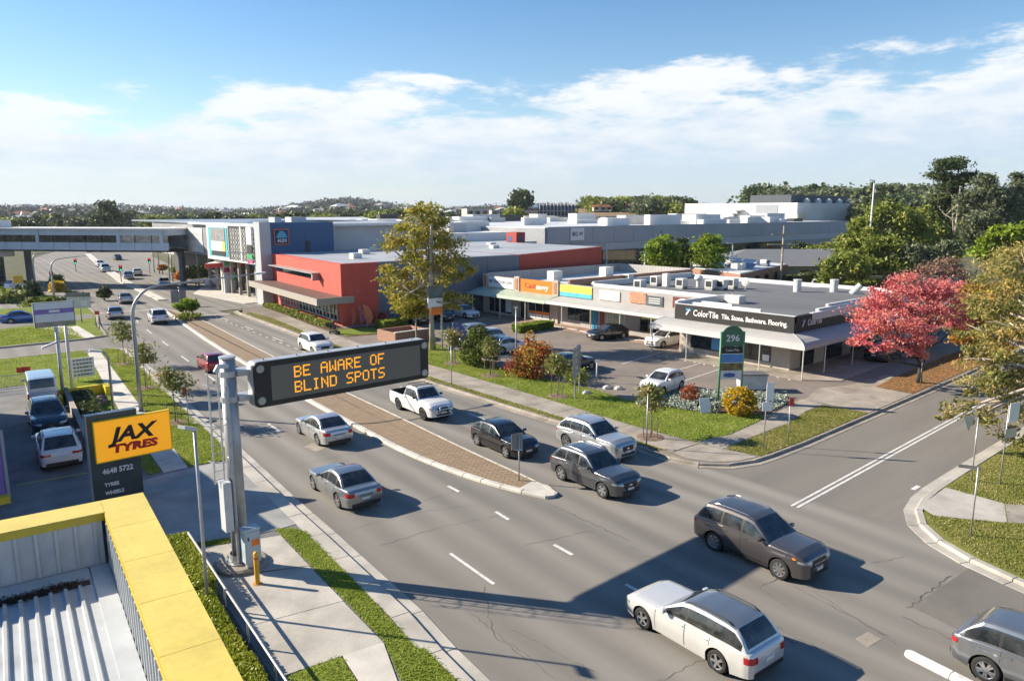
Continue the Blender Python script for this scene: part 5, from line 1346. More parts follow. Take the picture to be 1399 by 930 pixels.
# ---------------- mall hall with department-store sign (faces the viewer, in shade)
MH = thing('mall_hall', 'long grey panelled department store wall with white letters board', 'building', (120, 103, 0))
x0 = atx(785, 315, 105).x; X1 = 232
PANW = mat('shaded_panel', (.36, .38, .41), rough=.7, var=.05, scale=.1)
pbox(MH, 'wall', 100, X1, 103.3, 150, .05, 9.4, mat('mall_base', (.30, .31, .33), var=.06)); pbox(MH, 'lower_glazing', 104, X1-40, 103.0, 103.28, .05, 4.6, SHOPGLASS)
for k in range(20): pbox(MH, 'panel', 100.5+k*6.55, 106.95+k*6.55, 103.05, 103.29, 6.3, 9.7, PANW)
pbox(MH, 'band', 100, X1, 103.1, 103.29, 4.7, 6.2, mat('mall_band', (.45, .46, .48), var=.05)); pbox(MH, 'roof', 100, X1, 103.3, 185, 9.41, 9.6, ROOFWHT)
sg = aty(779, 313, 103.0); sg2 = aty(797, 328, 103.0)
pbox(MH, 'sign_board', sg.x, sg2.x, 102.8, 103.0, sg2.z, sg.z+.2, SIGNWHT); ptext(MH, 'lettering', 'BIG W', 1.15, ((sg.x+sg2.x)/2, 102.78, (sg.z+sg2.z)/2+.1), (1, 0, 0), mat('lettering_blue', (.03, .10, .26)), bold=.03, width=(sg2.x-sg.x)*.8)
MW = thing('white_mall_roofs', 'cluster of low white mall roofs and plant behind the red building', 'building', (90, 130, 0))
pbox(MW, 'wall', 66, 99.9, 112, 190, .05, 8.6, WHITEWALL); pbox(MW, 'wall', 62, 99, 104.5, 111.9, .05, 7.0, LGREY); pbox(MW, 'wall', 70, 130, 192, 250, .05, 9.4, WHITEWALL); pbox(MW, 'wall', 130.5, 230, 187, 250, .05, 9.2, WHITEWALL)
pbox(MW, 'wall', 63, 80, 128, 145, 8, 10.9, LGREY); b = MB(); b.prism([(82, 150), (100, 150), (100, 172), (82, 172)], 8.5, [9, 9, 11.2, 11.2]); pb(MW, 'sawtooth_roof', b, ROOFWHT)
for k in range(4):
    p = at(715+k*22, 303, 9.3); b = MB(); b.prism([(p.x-5, p.y), (p.x+3, p.y), (p.x+6, p.y+14), (p.x-2, p.y+14)], 9, [9.1, 9.1, 11.2, 11.2]); pb(MW, 'skylight_roof', b, mat('tan_roof_sheet', (.33, .29, .25), var=.06))
for k in range(34):
    px, py = rnd.uniform(470, 930), rnd.uniform(292, 305); p = at(px, py, 9.5)
    if p.length > 260 or p.y < 108: continue
    w, h = rnd.uniform(1, 4), rnd.uniform(.6, 1.9); pbox(MW, 'roof_plant', p.x-w, p.x+w, p.y-w*.6, p.y+w*.6, 8.9, 9.4+h, rnd.choice((WVENT, WHITEWALL, LGREY, GALV)))
for k in range(46):
    x, y = rnd.uniform(104, 226), 104.5 + rnd.random()**1.4*70
    w, d2, h = rnd.uniform(1.2, 6), rnd.uniform(1, 4), rnd.uniform(.7, 2.6)
    pbox(MH, 'roof_plant', x-w, x+w, y, y+d2, 9.6, 9.6+h, rnd.choice((WVENT, WHITEWALL, WHITEWALL, LGREY, GALV, FRAME_D)))
for k in range(30):
    x, y = rnd.uniform(68, 99), 113 + rnd.random()*70
    w, d2, h = rnd.uniform(1, 4), rnd.uniform(1, 4), rnd.uniform(.7, 2.4)
    pbox(MW, 'roof_plant', x-w, x+w, y, y+d2, 8.6, 8.6+h, rnd.choice((WVENT, WHITEWALL, LGREY, GALV)))
# ---------------- cinema
CN = thing('cinema_block', 'tall white windowless cinema block with dark plant on its roof', 'building', (231, 120, 0))
cc = atd(1090, 277, 240); Y1 = atx(936, 277, cc.x).y
pbox(CN, 'wall', cc.x, cc.x+75, cc.y, Y1, .05, cc.z, WHITEWALL)
for k in range(5): pbox(CN, 'cladding_joint', cc.x-.06, cc.x, cc.y+(Y1-cc.y)*k/5, cc.y+(Y1-cc.y)*k/5+.35, 1, cc.z-.2, LGREY)
pbox(CN, 'corner_panel', cc.x-.15, cc.x+6, cc.y-.2, cc.y, .1, cc.z-3.4, mat('cream_panel', (.66, .60, .42), var=.04))
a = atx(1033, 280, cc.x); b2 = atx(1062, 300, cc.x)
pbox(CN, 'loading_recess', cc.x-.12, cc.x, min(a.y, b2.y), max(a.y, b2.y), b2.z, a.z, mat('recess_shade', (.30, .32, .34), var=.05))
for k in range(4):
    st = MB(); s0, s1 = atx(988+k*5, 300-k*4, cc.x-2), atx(995+k*5, 294-k*4, cc.x-2); st.box(cc.x-2.4, cc.x-.05, min(s0.y, s1.y)-.8, max(s0.y, s1.y)+.8, s0.z, s0.z+.35); pb(CN, 'stair_flight', st, GALV)
pp = atd(1015, 263, 245); qq = atd(1120, 276, 250)
pbox(CN, 'roof_plant_screen', cc.x+3, cc.x+45, cc.y+4, Y1-25, cc.z, cc.z+2.7, mat('plant_screen', (.06, .075, .09), var=.1))
for k in range(6): b = MB(); b.lathe([(1.0, cc.z), (1.1, cc.z+.9), (.6, cc.z+1.5), (.001, cc.z+1.6)], 10, (cc.x+10+k*8, cc.y+2, 0)); pb(CN, 'roof_ventilator', b, WVENT)
pbox(CN, 'banner', *( (aty(1118, 300, cc.y-.2).x, aty(1135, 318, cc.y-.2).x)), cc.y-.3, cc.y-.2, 4, 9.5, mat('banner_blue', (.02, .20, .50)))
p = atx(958, 283, cc.x); pbox(CN, 'wall_sign', cc.x-.1, cc.x, p.y-5, p.y+5, p.z-1.2, p.z+1.2, mat('wall_sign_lime', (.55, .68, .35), c2=(.5, .65, .75), scale=.5))
# ---------------- brick medical building with solar panels
BB = thing('brick_office', 'single storey red brick office with solar panels on its flat roof', 'building', (99, 60, 0))
pA, pB_, pC = at(905, 387).to_2d(), at(1010, 405).to_2d(), at(1075, 387).to_2d(); pD = pA+pC-pB_
b = MB(); b.prism([pA, pB_, pC, pD], .05, 3.35); pb(BB, 'wall', b, REDBR)
cen = (pA+pC)/2; ins = [cen+(p-cen)*.97 for p in (pA, pB_, pC, pD)]; b = MB(); b.prism(ins, 3.34, 3.45); pb(BB, 'roof', b, ROOFWHT)
ex, ey = (pB_-pA).normalized(), (pC-pB_).normalized()
SOL = mat('solar_panel', (.03, .05, .10), rough=.1, var=.1, spec=.8)
for i in range(4):
    for j in range(2):
        c_ = pA + ex*(7+i*4) + ey*(9+j*8); b = MB(); b.obox((c_.x, c_.y, 3.9), (*ex*1.6, 0), (*ey*1.1, .35), (0, 0, .04)); so = pb(BB, 'solar_panel', b, SOL)
for k in range(6):
    c_ = pA + ex*rnd.uniform(3, 22) + ey*rnd.uniform(3, 20); pbox(BB, 'roof_plant', c_.x-.6, c_.x+.6, c_.y-.6, c_.y+.6, 3.4, 4.5, WVENT)
wc = pA+(pB_-pA)*.28; b = MB(); nn_ = Vector((-ex.y, ex.x)); nn_ = nn_ if nn_.dot(wc) < 0 else -nn_
b.obox((wc.x+nn_.x*.1, wc.y+nn_.y*.1, 2.1), (*ex*1.9, 0), (*nn_*.06, 0), (0, 0, 1.0)); pb(BB, 'wall_sign', b, SIGNWHT)
for k in range(4):
    wc = pB_+ey*(3+k*5); b = MB(); b.obox((wc.x-ex.x*-.05, wc.y+ex.y*.05, 1.9), (*ey*.9, 0), (*ex*.08, 0), (0, 0, .7)); pb(BB, 'window', b, SHOPGLASS)
# ---------------- grey-roofed hall to its right
def hip_house(name, label, c, ex, hx, hy, wall_h, roof_h, wm, rm, cat='house', group=None, eave=.6, wins=3):
    """house with hipped roof, windows on the two sides"""
    h = thing(name, label, cat, (c[0], c[1], 0), math.atan2(ex[1], ex[0]), group)
    MB().box(-hx, hx, -hy, hy, 0, wall_h).build('wall', wm, h)
    r = MB(); X, Y = hx+eave, hy+eave; rid = max(.3, X-Y)
    v = [(-X, -Y, wall_h), (X, -Y, wall_h), (X, Y, wall_h), (-X, Y, wall_h), (-rid, 0, wall_h+roof_h), (rid, 0, wall_h+roof_h)]
    r.v += v; r.f += [(0, 1, 5, 4), (1, 2, 5), (2, 3, 4, 5), (3, 0, 4), (3, 2, 1, 0)]; r.m += [0]*5
    r.build('roof', rm, h)
    for k in range(wins):
        x = -hx + 2*hx*(k+.5)/wins
        for s in (-1, 1):
            MB().box(x-.8, x+.8, s*hy-.04, s*hy+.04, .9, min(2.2, wall_h-.3)).build('window', SHOPGLASS, h)
    return h
GT = lines_mat('grey_tile_roof', (.20, .205, .205), (.15, .15, .15), axis='z', period=.25, width=.05)
c_ = at(1075, 358, 3.0); hip_house('community_hall', 'broad grey hipped roof hall behind the brick office', (c_.x, c_.y), (.75, -.66), 17, 9, 2.9, 2.6, mat('hall_wall', (.42, .38, .28), var=.1), GT, cat='building', wins=5)
c_ = at(1165, 352, 3.0); hip_house('community_hall', 'smaller grey hipped roof wing left of the tall mast', (c_.x, c_.y), (.75, -.66), 11, 7, 2.8, 2.2, MATS['hall_wall'], GT, cat='building', wins=4)
# ---------------- blue scaffolded offices and sheds on the skyline
OB = thing('scaffolded_office', 'distant office block wrapped in blue scaffold mesh', 'building', (300, 330, 0))
a, b2 = atd(735, 281, 420), atd(793, 281, 430); d_ = (b2-a).to_2d()
b = MB(); b.prism([a.to_2d(), b2.to_2d(), b2.to_2d()+Vector((15, 25)), a.to_2d()+Vector((15, 25))], 0, a.z+.5); pb(OB, 'wall', b, mat('scaffold_mesh', (.03, .09, .22), c2=(.015, .03, .07), scale=.2))
for k in range(5): 
    b = MB(); z = 3+k*3.2; b.prism([a.to_2d()-d_*.005, b2.to_2d()+d_*.005, b2.to_2d()+Vector((.3, .3)), a.to_2d()+Vector((.3, .3))], z, z+.4); b.v = [(v[0]-.7*.75, v[1]-.7*.66, v[2]) for v in b.v]; pb(OB, 'floor_band', b, LGREY)
for k in range(12):
    c_ = a.to_2d()+d_*(k+.5)/12; b = MB(); b.box(c_.x-1.2, c_.x-.8, c_.y-1.1, c_.y-.7, 0, a.z+2); pb(OB, 'scaffold_pole', b, LGREY)
a, b2 = atd(707, 283, 400), atd(735, 283, 415)
OC = thing('beige_office', 'distant beige banded office block left of the blue scaffold', 'building', (a.x, a.y, 0)); b = MB(); b.prism([a.to_2d(), b2.to_2d(), b2.to_2d()+Vector((15, 25)), a.to_2d()+Vector((15, 25))], 0, a.z); pb(OC, 'wall', b, lines_mat('banded_wall', (.45, .42, .36), (.15, .15, .15), axis='z', period=2.6, width=1.1))
for (px0, px1, py, d, lb) in ((638, 668, 285, 360, 'distant grey flat-roofed block behind the gum tree'), (672, 700, 287, 380, 'distant grey block beside the tall round tree')):
    a, b2 = atd(px0, py, d), atd(px1, py, d); o = thing('grey_block', lb, 'building', (a.x, a.y, 0)); b = MB(); b.prism([a.to_2d(), b2.to_2d(), b2.to_2d()+Vector((12, 20)), a.to_2d()+Vector((12, 20))], 0, a.z); pb(o, 'wall', b, GREYPAR)
    for k in range(3): c_ = a.to_2d()+(b2-a).to_2d()*(k+.5)/3; b = MB(); b.box(c_.x-1.5, c_.x+1, c_.y-.6, c_.y-.1, a.z-3, a.z-1.2); pb(o, 'window', b, SHOPGLASS)
# ---------------- service station canopy and pylon
SS = thing('service_station_canopy', 'flat red edged service station canopy on white posts', 'canopy', (47, 118, 0))
ca, cb = at(279, 362, 4.6), at(352, 358, 4.6)
b = MB(); b.prism([ca.to_2d(), cb.to_2d(), cb.to_2d()+Vector((4, 9)), ca.to_2d()+Vector((6, 9))], 4.1, 4.75, 0, True); pb(SS, 'fascia', b, mat('canopy_red', (.55, .06, .05), var=.05))
b = MB(); b.prism([ca.to_2d()+Vector((.3, .3)), cb.to_2d()+Vector((-.1, .3)), cb.to_2d()+Vector((4, 8.8)), ca.to_2d()+Vector((6, 8.8))], 4.75, 4.78); pb(SS, 'roof', b, WHITEWALL)
for k in (.15, .5, .85):
    c_ = ca.to_2d()*(1-k)+cb.to_2d()*k+Vector((2.5, 3)); b = MB(); b.box(c_.x-.2, c_.x+.2, c_.y-.2, c_.y+.2, .05, 4.1); pb(SS, 'post', b, WHITEWALL)
PY = thing('price_pylon', 'grey service station price pylon with green and maroon panels', 'sign', (*at(315, 400).to_2d(), 0)); pl = PY.location
pbox(PY, 'column', pl.x-.9, pl.x+.9, pl.y-.2, pl.y+.2, .05, 5.4, LGREY); pbox(PY, 'sign_panel', pl.x-.92, pl.x+.92, pl.y-.26, pl.y-.2, 3.3, 4.0, mat('sign_plum', (.28, .03, .09))); pbox(PY, 'sign_panel', pl.x+.1, pl.x+.9, pl.y-.26, pl.y-.2, 1.9, 2.8, mat('price_green', (.05, .45, .16)))
pbox(PY, 'sign_panel', pl.x-.8, pl.x+.8, pl.y-.26, pl.y-.2, 4.3, 5.2, mat('leaf_disc', (.18, .40, .20), var=.2))
ground_sheet('service_station_forecourt', [(39.5, 101), (60, 100), (62, 128), (44, 130), (38.5, 119)], 0.06, CONC_PALE, .1)

# ---------------- tyre workshop roof in the left foreground (follows the bend of the kerb)
TW = thing('tyre_workshop', 'flat white metal roof with yellow parapet capping in the left foreground', 'building', (4.39, 18.23, 2.62), R(-6.6))
TW.scale = (.795, .795, .795)
YEL2 = mat('yellow_capping', (0.66, 0.52, 0.115), rough=.48, var=.06, scale=.9, stain=.12, fine=.05, fscale=9); YEL3 = mat('yellow_capping_edge', (0.52, 0.38, 0.03), rough=.5, var=.05)
WMET = mat('white_steel_sheet', (.47, .49, .50), rough=.42, var=.07, scale=.9, stain=.25, world_pos=False); RIBM = mat('roof_rib_steel', (.46, .48, .49), rough=.4, var=.05, stain=.2, world_pos=False)
pw = 1.12
for k in range(14):
    MB().box(-pw, 0, -2.32*(k+1)+.008 - (.0 if k else 0), -2.32*k-.008 if k else -.0, 4.44, 4.5).build('capping_sheet', YEL2, TW)
for k in range(8):
    xa, xb = -pw-.008-3.0*k, -pw-3.0*(k+1)+.008
    MB().box(xb, xa, -1.0, 0, 4.44, 4.5).build('capping_sheet', YEL2, TW)
MB().box(-.012, .0, -33, 0, -3.2, 4.43).build('outer_wall', WMET, TW); MB().box(-25, -.02, -.012, 0, -3.2, 4.43).build('outer_wall', WMET, TW)
MB().box(-pw-.02, -pw-.003, -33, -1.0, 4.30, 4.47).build('capping_drip', YEL3, TW); MB().box(-25, -pw-.03, -1.02, -1.003, 4.27, 4.47).build('capping_drip', YEL3, TW)
# parapet lining sheets with standing ribs
MB().box(-25, -pw-.1, -.98, -.93, 3.0, 4.44).build('parapet_lining', WMET, TW); MB().box(-pw+.02, -pw+.07, -33, -.95, 3.0, 4.44).build('parapet_lining', WMET, TW)
for k in range(40): MB().box(-1.45-k*.46, -1.37-k*.46, -1.03, -.985, 2.98, 4.28).build('lining_rib', RIBM, TW)
for k in range(60): MB().box(-pw-.04, -pw+.015, -1.4-k*.42, -1.32-k*.42, 2.98, 4.3).build('lining_rib', RIBM, TW)
MB().box(-25, -pw+.02, -33, -1.0, 2.6, 2.96).build('roof_sheet', WMET, TW)
MB().box(-1.62, -pw-.05, -33, -1.05, 2.961, 3.02).build('edge_flashing', WMET, TW); MB().box(-25, -1.66, -1.75, -1.05, 2.961, 3.02).build('box_gutter', WMET, TW)
MB().box(-25, -1.7, -2.05, -1.78, 2.962, 2.985).build('gutter_dark_line', mat('gutter_dark_brown', (.06, .045, .035), rough=.95, var=.3, scale=6), TW)  # thin dark brown strip running beside the box gutter
for k in range(44):
    r_ = MB(); x = -1.95-k*.33
    prof = [(-.065, 2.961), (-.032, 3.045), (.032, 3.045), (.065, 2.961)]
    n0 = len(r_.v)
    for y in (-2.1, -33): r_.v += [(x+a, y, z) for a, z in prof]
    for j in range(3): r_.f.append((j, j+1, 5+j, 4+j)); r_.m.append(0)
    r_.f.append((0, 1, 2, 3)); r_.m.append(0); r_.build('roof_rib', RIBM, TW)
db = MB()
for k in range(900):
    x = -1.95-abs(rnd.gauss(0, 3.2)); y = -1.95+rnd.gauss(0, .13); a = rnd.uniform(0, 3.14); l = rnd.uniform(.04, .22); z = 2.99+rnd.uniform(0, .07)
    db.quad((x, y, z), (x+math.cos(a)*l, y+math.sin(a)*l, z+rnd.uniform(-.01, .04)), (x+math.cos(a)*l+.02, y+math.sin(a)*l+.02, z), (x+.02, y+.02, z))
o = db.build('leaf_debris', leaf_mat('debris', [(.03, .022, .016), (.07, .045, .03), (.1, .07, .045)], .0), TW); o['kind'] = 'stuff'
# purple and white shop front at the far left
PF = thing('purple_shopfront', 'purple and white pillar of the shop at the left picture edge', 'building', (3.2, 45, 0))
e0, e1 = at(17, 690, .1), at(-3, 700, .1)
PURP = mat('purple_paint', (.19, .12, .42), rough=.6, var=.06)
ww = mat('shopfront_white', (.66, .66, .68), rough=.6, var=.05)
for (z0, z1, m_, ex_) in ((.1, 3.25, PURP, 0), (3.26, 3.7, mat('printed_leaf', (.16, .30, .07), c2=(.6, .6, .6), scale=4), .05), (3.71, 4.5, ww, .05), (4.51, 5.4, PURP, .05), (5.41, 7.0, ww, .05)):
    pbox(PF, 'cladding_panel', -14, 3.62+ex_, 38.0-ex_, 58, z0, z1, m_)
pbox(PF, 'plinth', -14, 3.72, 37.6, 38.0, .1, .42, mat('plinth_yellow', (.6, .45, .03))); pbox(PF, 'window', -2, 2.8, 37.93, 37.999, .6, 2.6, SHOPGLASS)
pbox(PF, 'downpipe', 3.69, 3.82, 38.4, 38.55, .1, 3.2, LGREY)
# ================================================================== VEGETATION
import numpy as np
nr_ = np.random.RandomState(11)
BARK = mat('bark', (.17, .13, .10), rough=.95, var=.3, scale=3, bump=.6, bscale=12); BARKP = mat('pale_gum_bark', (.42, .36, .29), rough=.9, var=.25, scale=1.5, bump=.3); BARKD = mat('dark_bark', (.06, .05, .042), rough=.95, var=.3, scale=3, bump=.6)
def leaf_mesh(name, pts, size, droop=0.0, aspect=2.0, m=None, twist=1.0):
    """one mesh of many small leaf blades, each a bent pair of faces of its own"""
    n = len(pts); P_ = np.asarray(pts, dtype=np.float64)
    d = nr_.normal(size=(n, 3)); d[:, 2] -= droop; d /= np.linalg.norm(d, axis=1)[:, None]
    r = nr_.normal(size=(n, 3)); s = np.cross(d, r); s /= (np.linalg.norm(s, axis=1)[:, None]+1e-9)
    nn = np.cross(d, s)
    sz = size*nr_.uniform(.6, 1.35, size=(n, 1))
    a = d*sz*.5*aspect**.5; b = s*sz*.5/aspect**.5; k = nn*sz*.12
    V = np.stack([P_-a, P_+b+k, P_+a, P_-b+k], axis=1).reshape(-1, 3)
    me = bpy.data.meshes.new(name)
    me.vertices.add(4*n); me.vertices.foreach_set('co', V.ravel())
    me.loops.add(4*n); me.loops.foreach_set('vertex_index', np.arange(4*n, dtype=np.int32))
    me.polygons.add(n); me.polygons.foreach_set('loop_start', np.arange(0, 4*n, 4, dtype=np.int32)); me.polygons.foreach_set('loop_total', np.full(n, 4, dtype=np.int32))
    me.materials.append(m); me.update(calc_edges=True)
    return me
def clump_pts(blobs, n, sub=14, tight=.30, shell=.6):
    """points bunched into small clumps spread through ellipsoids (x,y,z,rx,ry,rz)"""
    out = []; vol = np.array([b[3]*b[4]*b[5] for b in blobs])**.75; vol = vol/vol.sum()
    for b, f in zip(blobs, vol):
        k = max(20, int(n*f)); ns = max(4, int(sub*(.6+f*len(blobs)*.4)))
        dr = nr_.normal(size=(ns, 3)); dr /= np.linalg.norm(dr, axis=1)[:, None]
        rad = nr_.uniform(shell, 1.0, size=(ns, 1)); c = dr*rad
        idx = nr_.randint(0, ns, size=k); w = nr_.uniform(.6, 1.5, size=(ns, 1))
        q = c[idx] + nr_.normal(size=(k, 3))*tight*w[idx]*np.array([1, 1, .72])
        out.append(q*np.array(b[3:6]) + np.array(b[:3]))
    return np.concatenate(out)
def trunk_mesh(height, r, blobs, lean=(0, 0), fork=.4, seg=8):
    b = MB(); pts = []; rr = []
    tz = height
    for i in range(6):
        t = i/5; pts.append((lean[0]*t + .12*math.sin(t*5+r*9)*r*3, lean[1]*t + .1*math.cos(t*4)*r*3, tz*t)); rr.append(r*(1.25 if i == 0 else 1-.55*t))
    b.tube(pts, rr, seg)
    for (x, y, z, rx, ry, rz) in blobs:
        s = Vector(pts[2 + (hash((round(x, 2), round(y, 2))) % 3)]); e = Vector((x, y, z)); mdl = (s+e)/2 + Vector((0, 0, -.08*(e-s).length)); 
        if (e-s).length < .4: continue
        b.tube([s, mdl, e], [r*.48, r*.32, r*.12], 6)
        for q in range(3):
            a = rnd.uniform(0, 6.28); t2 = e + Vector((math.cos(a)*rx*.7, math.sin(a)*ry*.7, rnd.uniform(-.2, .6)*rz)); b.tube([mdl*.4+e*.6, (e+t2)/2, t2], [r*.2, r*.12, r*.04], 5)
    return b
def tree(name, label, pos, blobs, n, leaf, lm, trunk_h, tr, bark=BARK, cat='tree', group=None, lean=(0, 0), aspect=2.0, droop=.2, sub=14, tight=.3, shell=.55):
    t = thing(name, label, cat, (pos[0], pos[1], pos[2] if len(pos) > 2 else .05), 0, group)
    trunk_mesh(trunk_h, tr, blobs, lean).build('trunk', bark, t, smooth=True)
    me = leaf_mesh('crown', clump_pts(blobs, n, sub, tight, shell), leaf, droop, aspect, lm)
    link('crown', me, t)
    return t
def rel(px, py, d, base): # blob centre given on the photo at the tree's own distance, relative to its base
    p = atd(px, py, d); return (p.x-base[0], p.y-base[1], p.z-.05)
def depth_of(p): return Vector((p[0], p[1], -CAM_H)).dot(_fw)
L_GUM = leaf_mat('leaf_gum', [(0.151, 0.160, 0.020), (0.288, 0.270, 0.034), (0.423, 0.362, 0.051), (0.574, 0.371, 0.085)], .35)
L_PINK = leaf_mat('leaf_pink', [(.50, .10, .10), (.66, .16, .17), (.76, .26, .26), (.74, .30, .24), (.64, .31, .10)], .4)
L_OLIVE = leaf_mat('leaf_olive', [(0.084, 0.119, 0.020), (0.169, 0.211, 0.034), (0.271, 0.306, 0.051), (0.374, 0.356, 0.084)], .3)
L_DARK = leaf_mat('leaf_dark', [(0.029, 0.052, 0.019), (0.056, 0.089, 0.029), (0.097, 0.130, 0.042), (0.145, 0.162, 0.056)], .2)
L_GREY = leaf_mat('leaf_grey_green', [(0.053, 0.074, 0.039), (0.105, 0.131, 0.066), (0.176, 0.202, 0.105), (0.246, 0.264, 0.150)], .25)
L_BRIGHT = leaf_mat('leaf_bright', [(0.083, 0.152, 0.011), (0.152, 0.235, 0.016), (0.248, 0.331, 0.028), (0.359, 0.400, 0.055)], .35)
L_CONE = leaf_mat('leaf_cypress', [(0.039, 0.072, 0.008), (0.091, 0.130, 0.016), (0.156, 0.195, 0.026), (0.221, 0.247, 0.039)], .2)
L_AUT = leaf_mat('leaf_autumn', [(.38, .05, .03), (.52, .14, .04), (.45, .33, .06), (.20, .26, .04)], .35)
L_YEL = leaf_mat('leaf_yellow', [(.35, .22, .01), (.55, .36, .015), (.66, .46, .03), (.25, .22, .02)], .3)
L_EUC = leaf_mat('leaf_near_eucalypt', [(.10, .12, .03), (.20, .21, .055), (.32, .30, .09), (.46, .36, .12), (.55, .34, .10)], .4)
L_SILV = leaf_mat('leaf_silver', [(.24, .28, .22), (.36, .41, .34), (.47, .51, .43)], .2)
L_SAP = leaf_mat('leaf_sapling', [(0.100, 0.125, 0.031), (0.175, 0.200, 0.050), (0.275, 0.275, 0.088), (0.400, 0.275, 0.112)], .35)
L_TWIG = leaf_mat('leaf_bare', [(.20, .13, .08), (.28, .17, .12), (.34, .20, .16)], .3)

# --- the tall gum in front of the blue wall
g0 = at(591, 478, .1); dg = depth_of(g0)
bl = [(*rel(px, py, dg+o, g0), r, r, r*.8) for px, py, r, o in ((583, 300, 1.9, 0), (562, 322, 2.0, -1), (600, 318, 2.0, 1), (548, 350, 1.9, 0), (585, 345, 2.2, -1), (612, 345, 1.9, 1), (540, 382, 1.7, 0), (565, 378, 1.9, 1), (600, 375, 2.1, -1), (625, 368, 1.6, 0), (552, 405, 1.7, -1), (580, 405, 1.5, 1), (610, 412, 1.5, 1), (628, 412, 1.2, 0), (575, 288, 1.0, 0))]
tree('gum_tree', 'tall yellow-green gum tree with pale trunk in front of the blue grey wall', g0, bl, 9500, .25, L_GUM, 11.5, .26, BARKP, sub=11, tight=.19, shell=.5, droop=.5)
s0 = at(569, 470, .1); ds = depth_of(s0)
bl = [(*rel(px, py, ds, s0), r, r, r*.7) for px, py, r in ((556, 415, 1.2), (568, 424, 1.1), (545, 408, .9))]
tree('gum_tree', 'smaller brownish gum beside the tall gum, left of it', s0, bl, 2600, .26, L_GUM, 3.6, .12, BARKP, tight=.3)
# --- pink tree, and its orange neighbour
p0 = at(1256, 523, .12); dp = depth_of(p0)
bl = [(*rel(px, py, dp+o, p0), r, r, r*.62) for px, py, r, o in ((1190, 425, 1.5, 0), (1185, 452, 1.3, -1), (1210, 405, 1.5, 1), (1215, 440, 1.6, -2), (1240, 390, 1.6, 2), (1245, 420, 1.7, 0), (1250, 455, 1.5, -2), (1270, 400, 1.6, 2), (1275, 435, 1.6, 0), (1255, 480, 1.0, -1.5), (1300, 415, 1.6, 3), (1290, 390, 1.3, 4), (1195, 475, .7, -2.5), (1225, 470, 1.1, -2), (1310, 440, 1.3, 3), (1172, 470, .7, -1))]
tree('pink_autumn_tree', 'spreading coral pink autumn tree on the leaf strewn corner', p0, bl, 15000, .17, L_PINK, 3.2, .2, BARKD, sub=15, tight=.2, shell=.5, aspect=1.7)
q0 = at(1327, 491, .12); dq = depth_of(q0)
bl = [(*rel(px, py, dq+o, q0), r, r, r*.7) for px, py, r, o in ((1310, 445, 1.4, 0), (1330, 430, 1.6, 0), (1345, 455, 1.5, 0), (1320, 465, 1.0, -1), (1335, 405, 1.8, 2), (1360, 430, 1.5, 1))]
tree('orange_autumn_tree', 'orange and yellow tree with thick dark trunk behind the pink tree', q0, bl, 7000, .24, leaf_mat('leaf_orange', [(.42, .12, .05), (.50, .25, .05), (.40, .33, .05), (.2, .22, .04)], .35), 2.6, .42, BARKD)
# --- near eucalypt leaning in from the right
e0 = Vector((46.5, 6.8, .1)); de = 40
bl = [(*rel(px, py, d, e0), r, r, r*.75) for px, py, r, d in ((1390, 350, 1.8, 46), (1365, 385, 1.7, 44), (1345, 415, 1.4, 44), (1395, 400, 1.9, 43), (1375, 440, 1.7, 42), (1345, 455, 1.3, 41), (1398, 470, 1.8, 41), (1340, 490, 1.2, 40), (1370, 500, 1.5, 40), (1330, 525, 1.1, 39), (1360, 535, 1.3, 39), (1395, 530, 1.5, 40), (1310, 555, .8, 39), (1290, 567, .55, 39), (1340, 565, .9, 38.5), (1375, 570, 1.1, 39), (1395, 600, .9, 38), (1420, 420, 2.2, 44), (1440, 500, 2.2, 42), (1430, 360, 2.0, 46), (1450, 570, 1.7, 41))]
tree('leaning_eucalypt', 'near olive eucalypt reaching in from the right picture edge', e0, bl, 21000, .165, L_EUC, 8.5, .3, BARKP, sub=12, tight=.2, shell=.45, droop=.7, aspect=3.0)
# --- park trees at the right
def photo_tree(name, label, px, py_base, d, blobs, n, leaf, lm, bark=BARK, group='big park trees at right', tr=.35, **kw):
    b0 = atd(px, py_base, d); b0 = Vector((b0.x, b0.y, .05))
    k = 1000/d
    bl = [(*rel(x, y, d+o, b0), rx/k, rx/k, ry/k) for x, y, rx, ry, o in blobs]
    zt = max(b[2] for b in bl)
    return tree(name, label, b0, bl, n, leaf, lm, zt*.8, tr, bark, group=group, **kw)
photo_tree('park_tree', 'broad sunlit olive tree left of the group with forked pale limbs', 1208, 392, 118, [(1160, 335, 17, 14, 0), (1185, 312, 18, 14, 0), (1212, 290, 20, 14, 0), (1240, 305, 20, 16, 0), (1175, 350, 18, 14, -2), (1205, 335, 22, 18, -3), (1240, 335, 20, 16, 0), (1150, 358, 12, 10, 0), (1258, 325, 14, 14, 2), (1215, 362, 16, 12, -4)], 18700, .42, L_OLIVE, BARKP, tr=.4)
photo_tree('park_tree', 'tallest flat-topped tree rising above the park group', 1297, 392, 150, [(1300, 225, 19, 8, 0), (1283, 237, 14, 8, 0), (1320, 243, 13, 9, 0), (1300, 252, 17, 10, 0), (1312, 268, 15, 10, 0), (1278, 300, 16, 18, 3), (1300, 285, 16, 15, 2), (1275, 275, 12, 10, 2)], 13600, .42, L_DARK, BARKP, tr=.32)
photo_tree('park_tree', 'large grey-green tree right of the tallest one', 1345, 395, 140, [(1330, 280, 18, 18, 0), (1352, 262, 20, 16, 0), (1375, 285, 20, 18, 0), (1345, 305, 22, 20, -2), (1322, 325, 16, 18, 0), (1370, 320, 20, 18, 0), (1350, 245, 12, 8, 0)], 17000, .42, L_GREY, tr=.4)
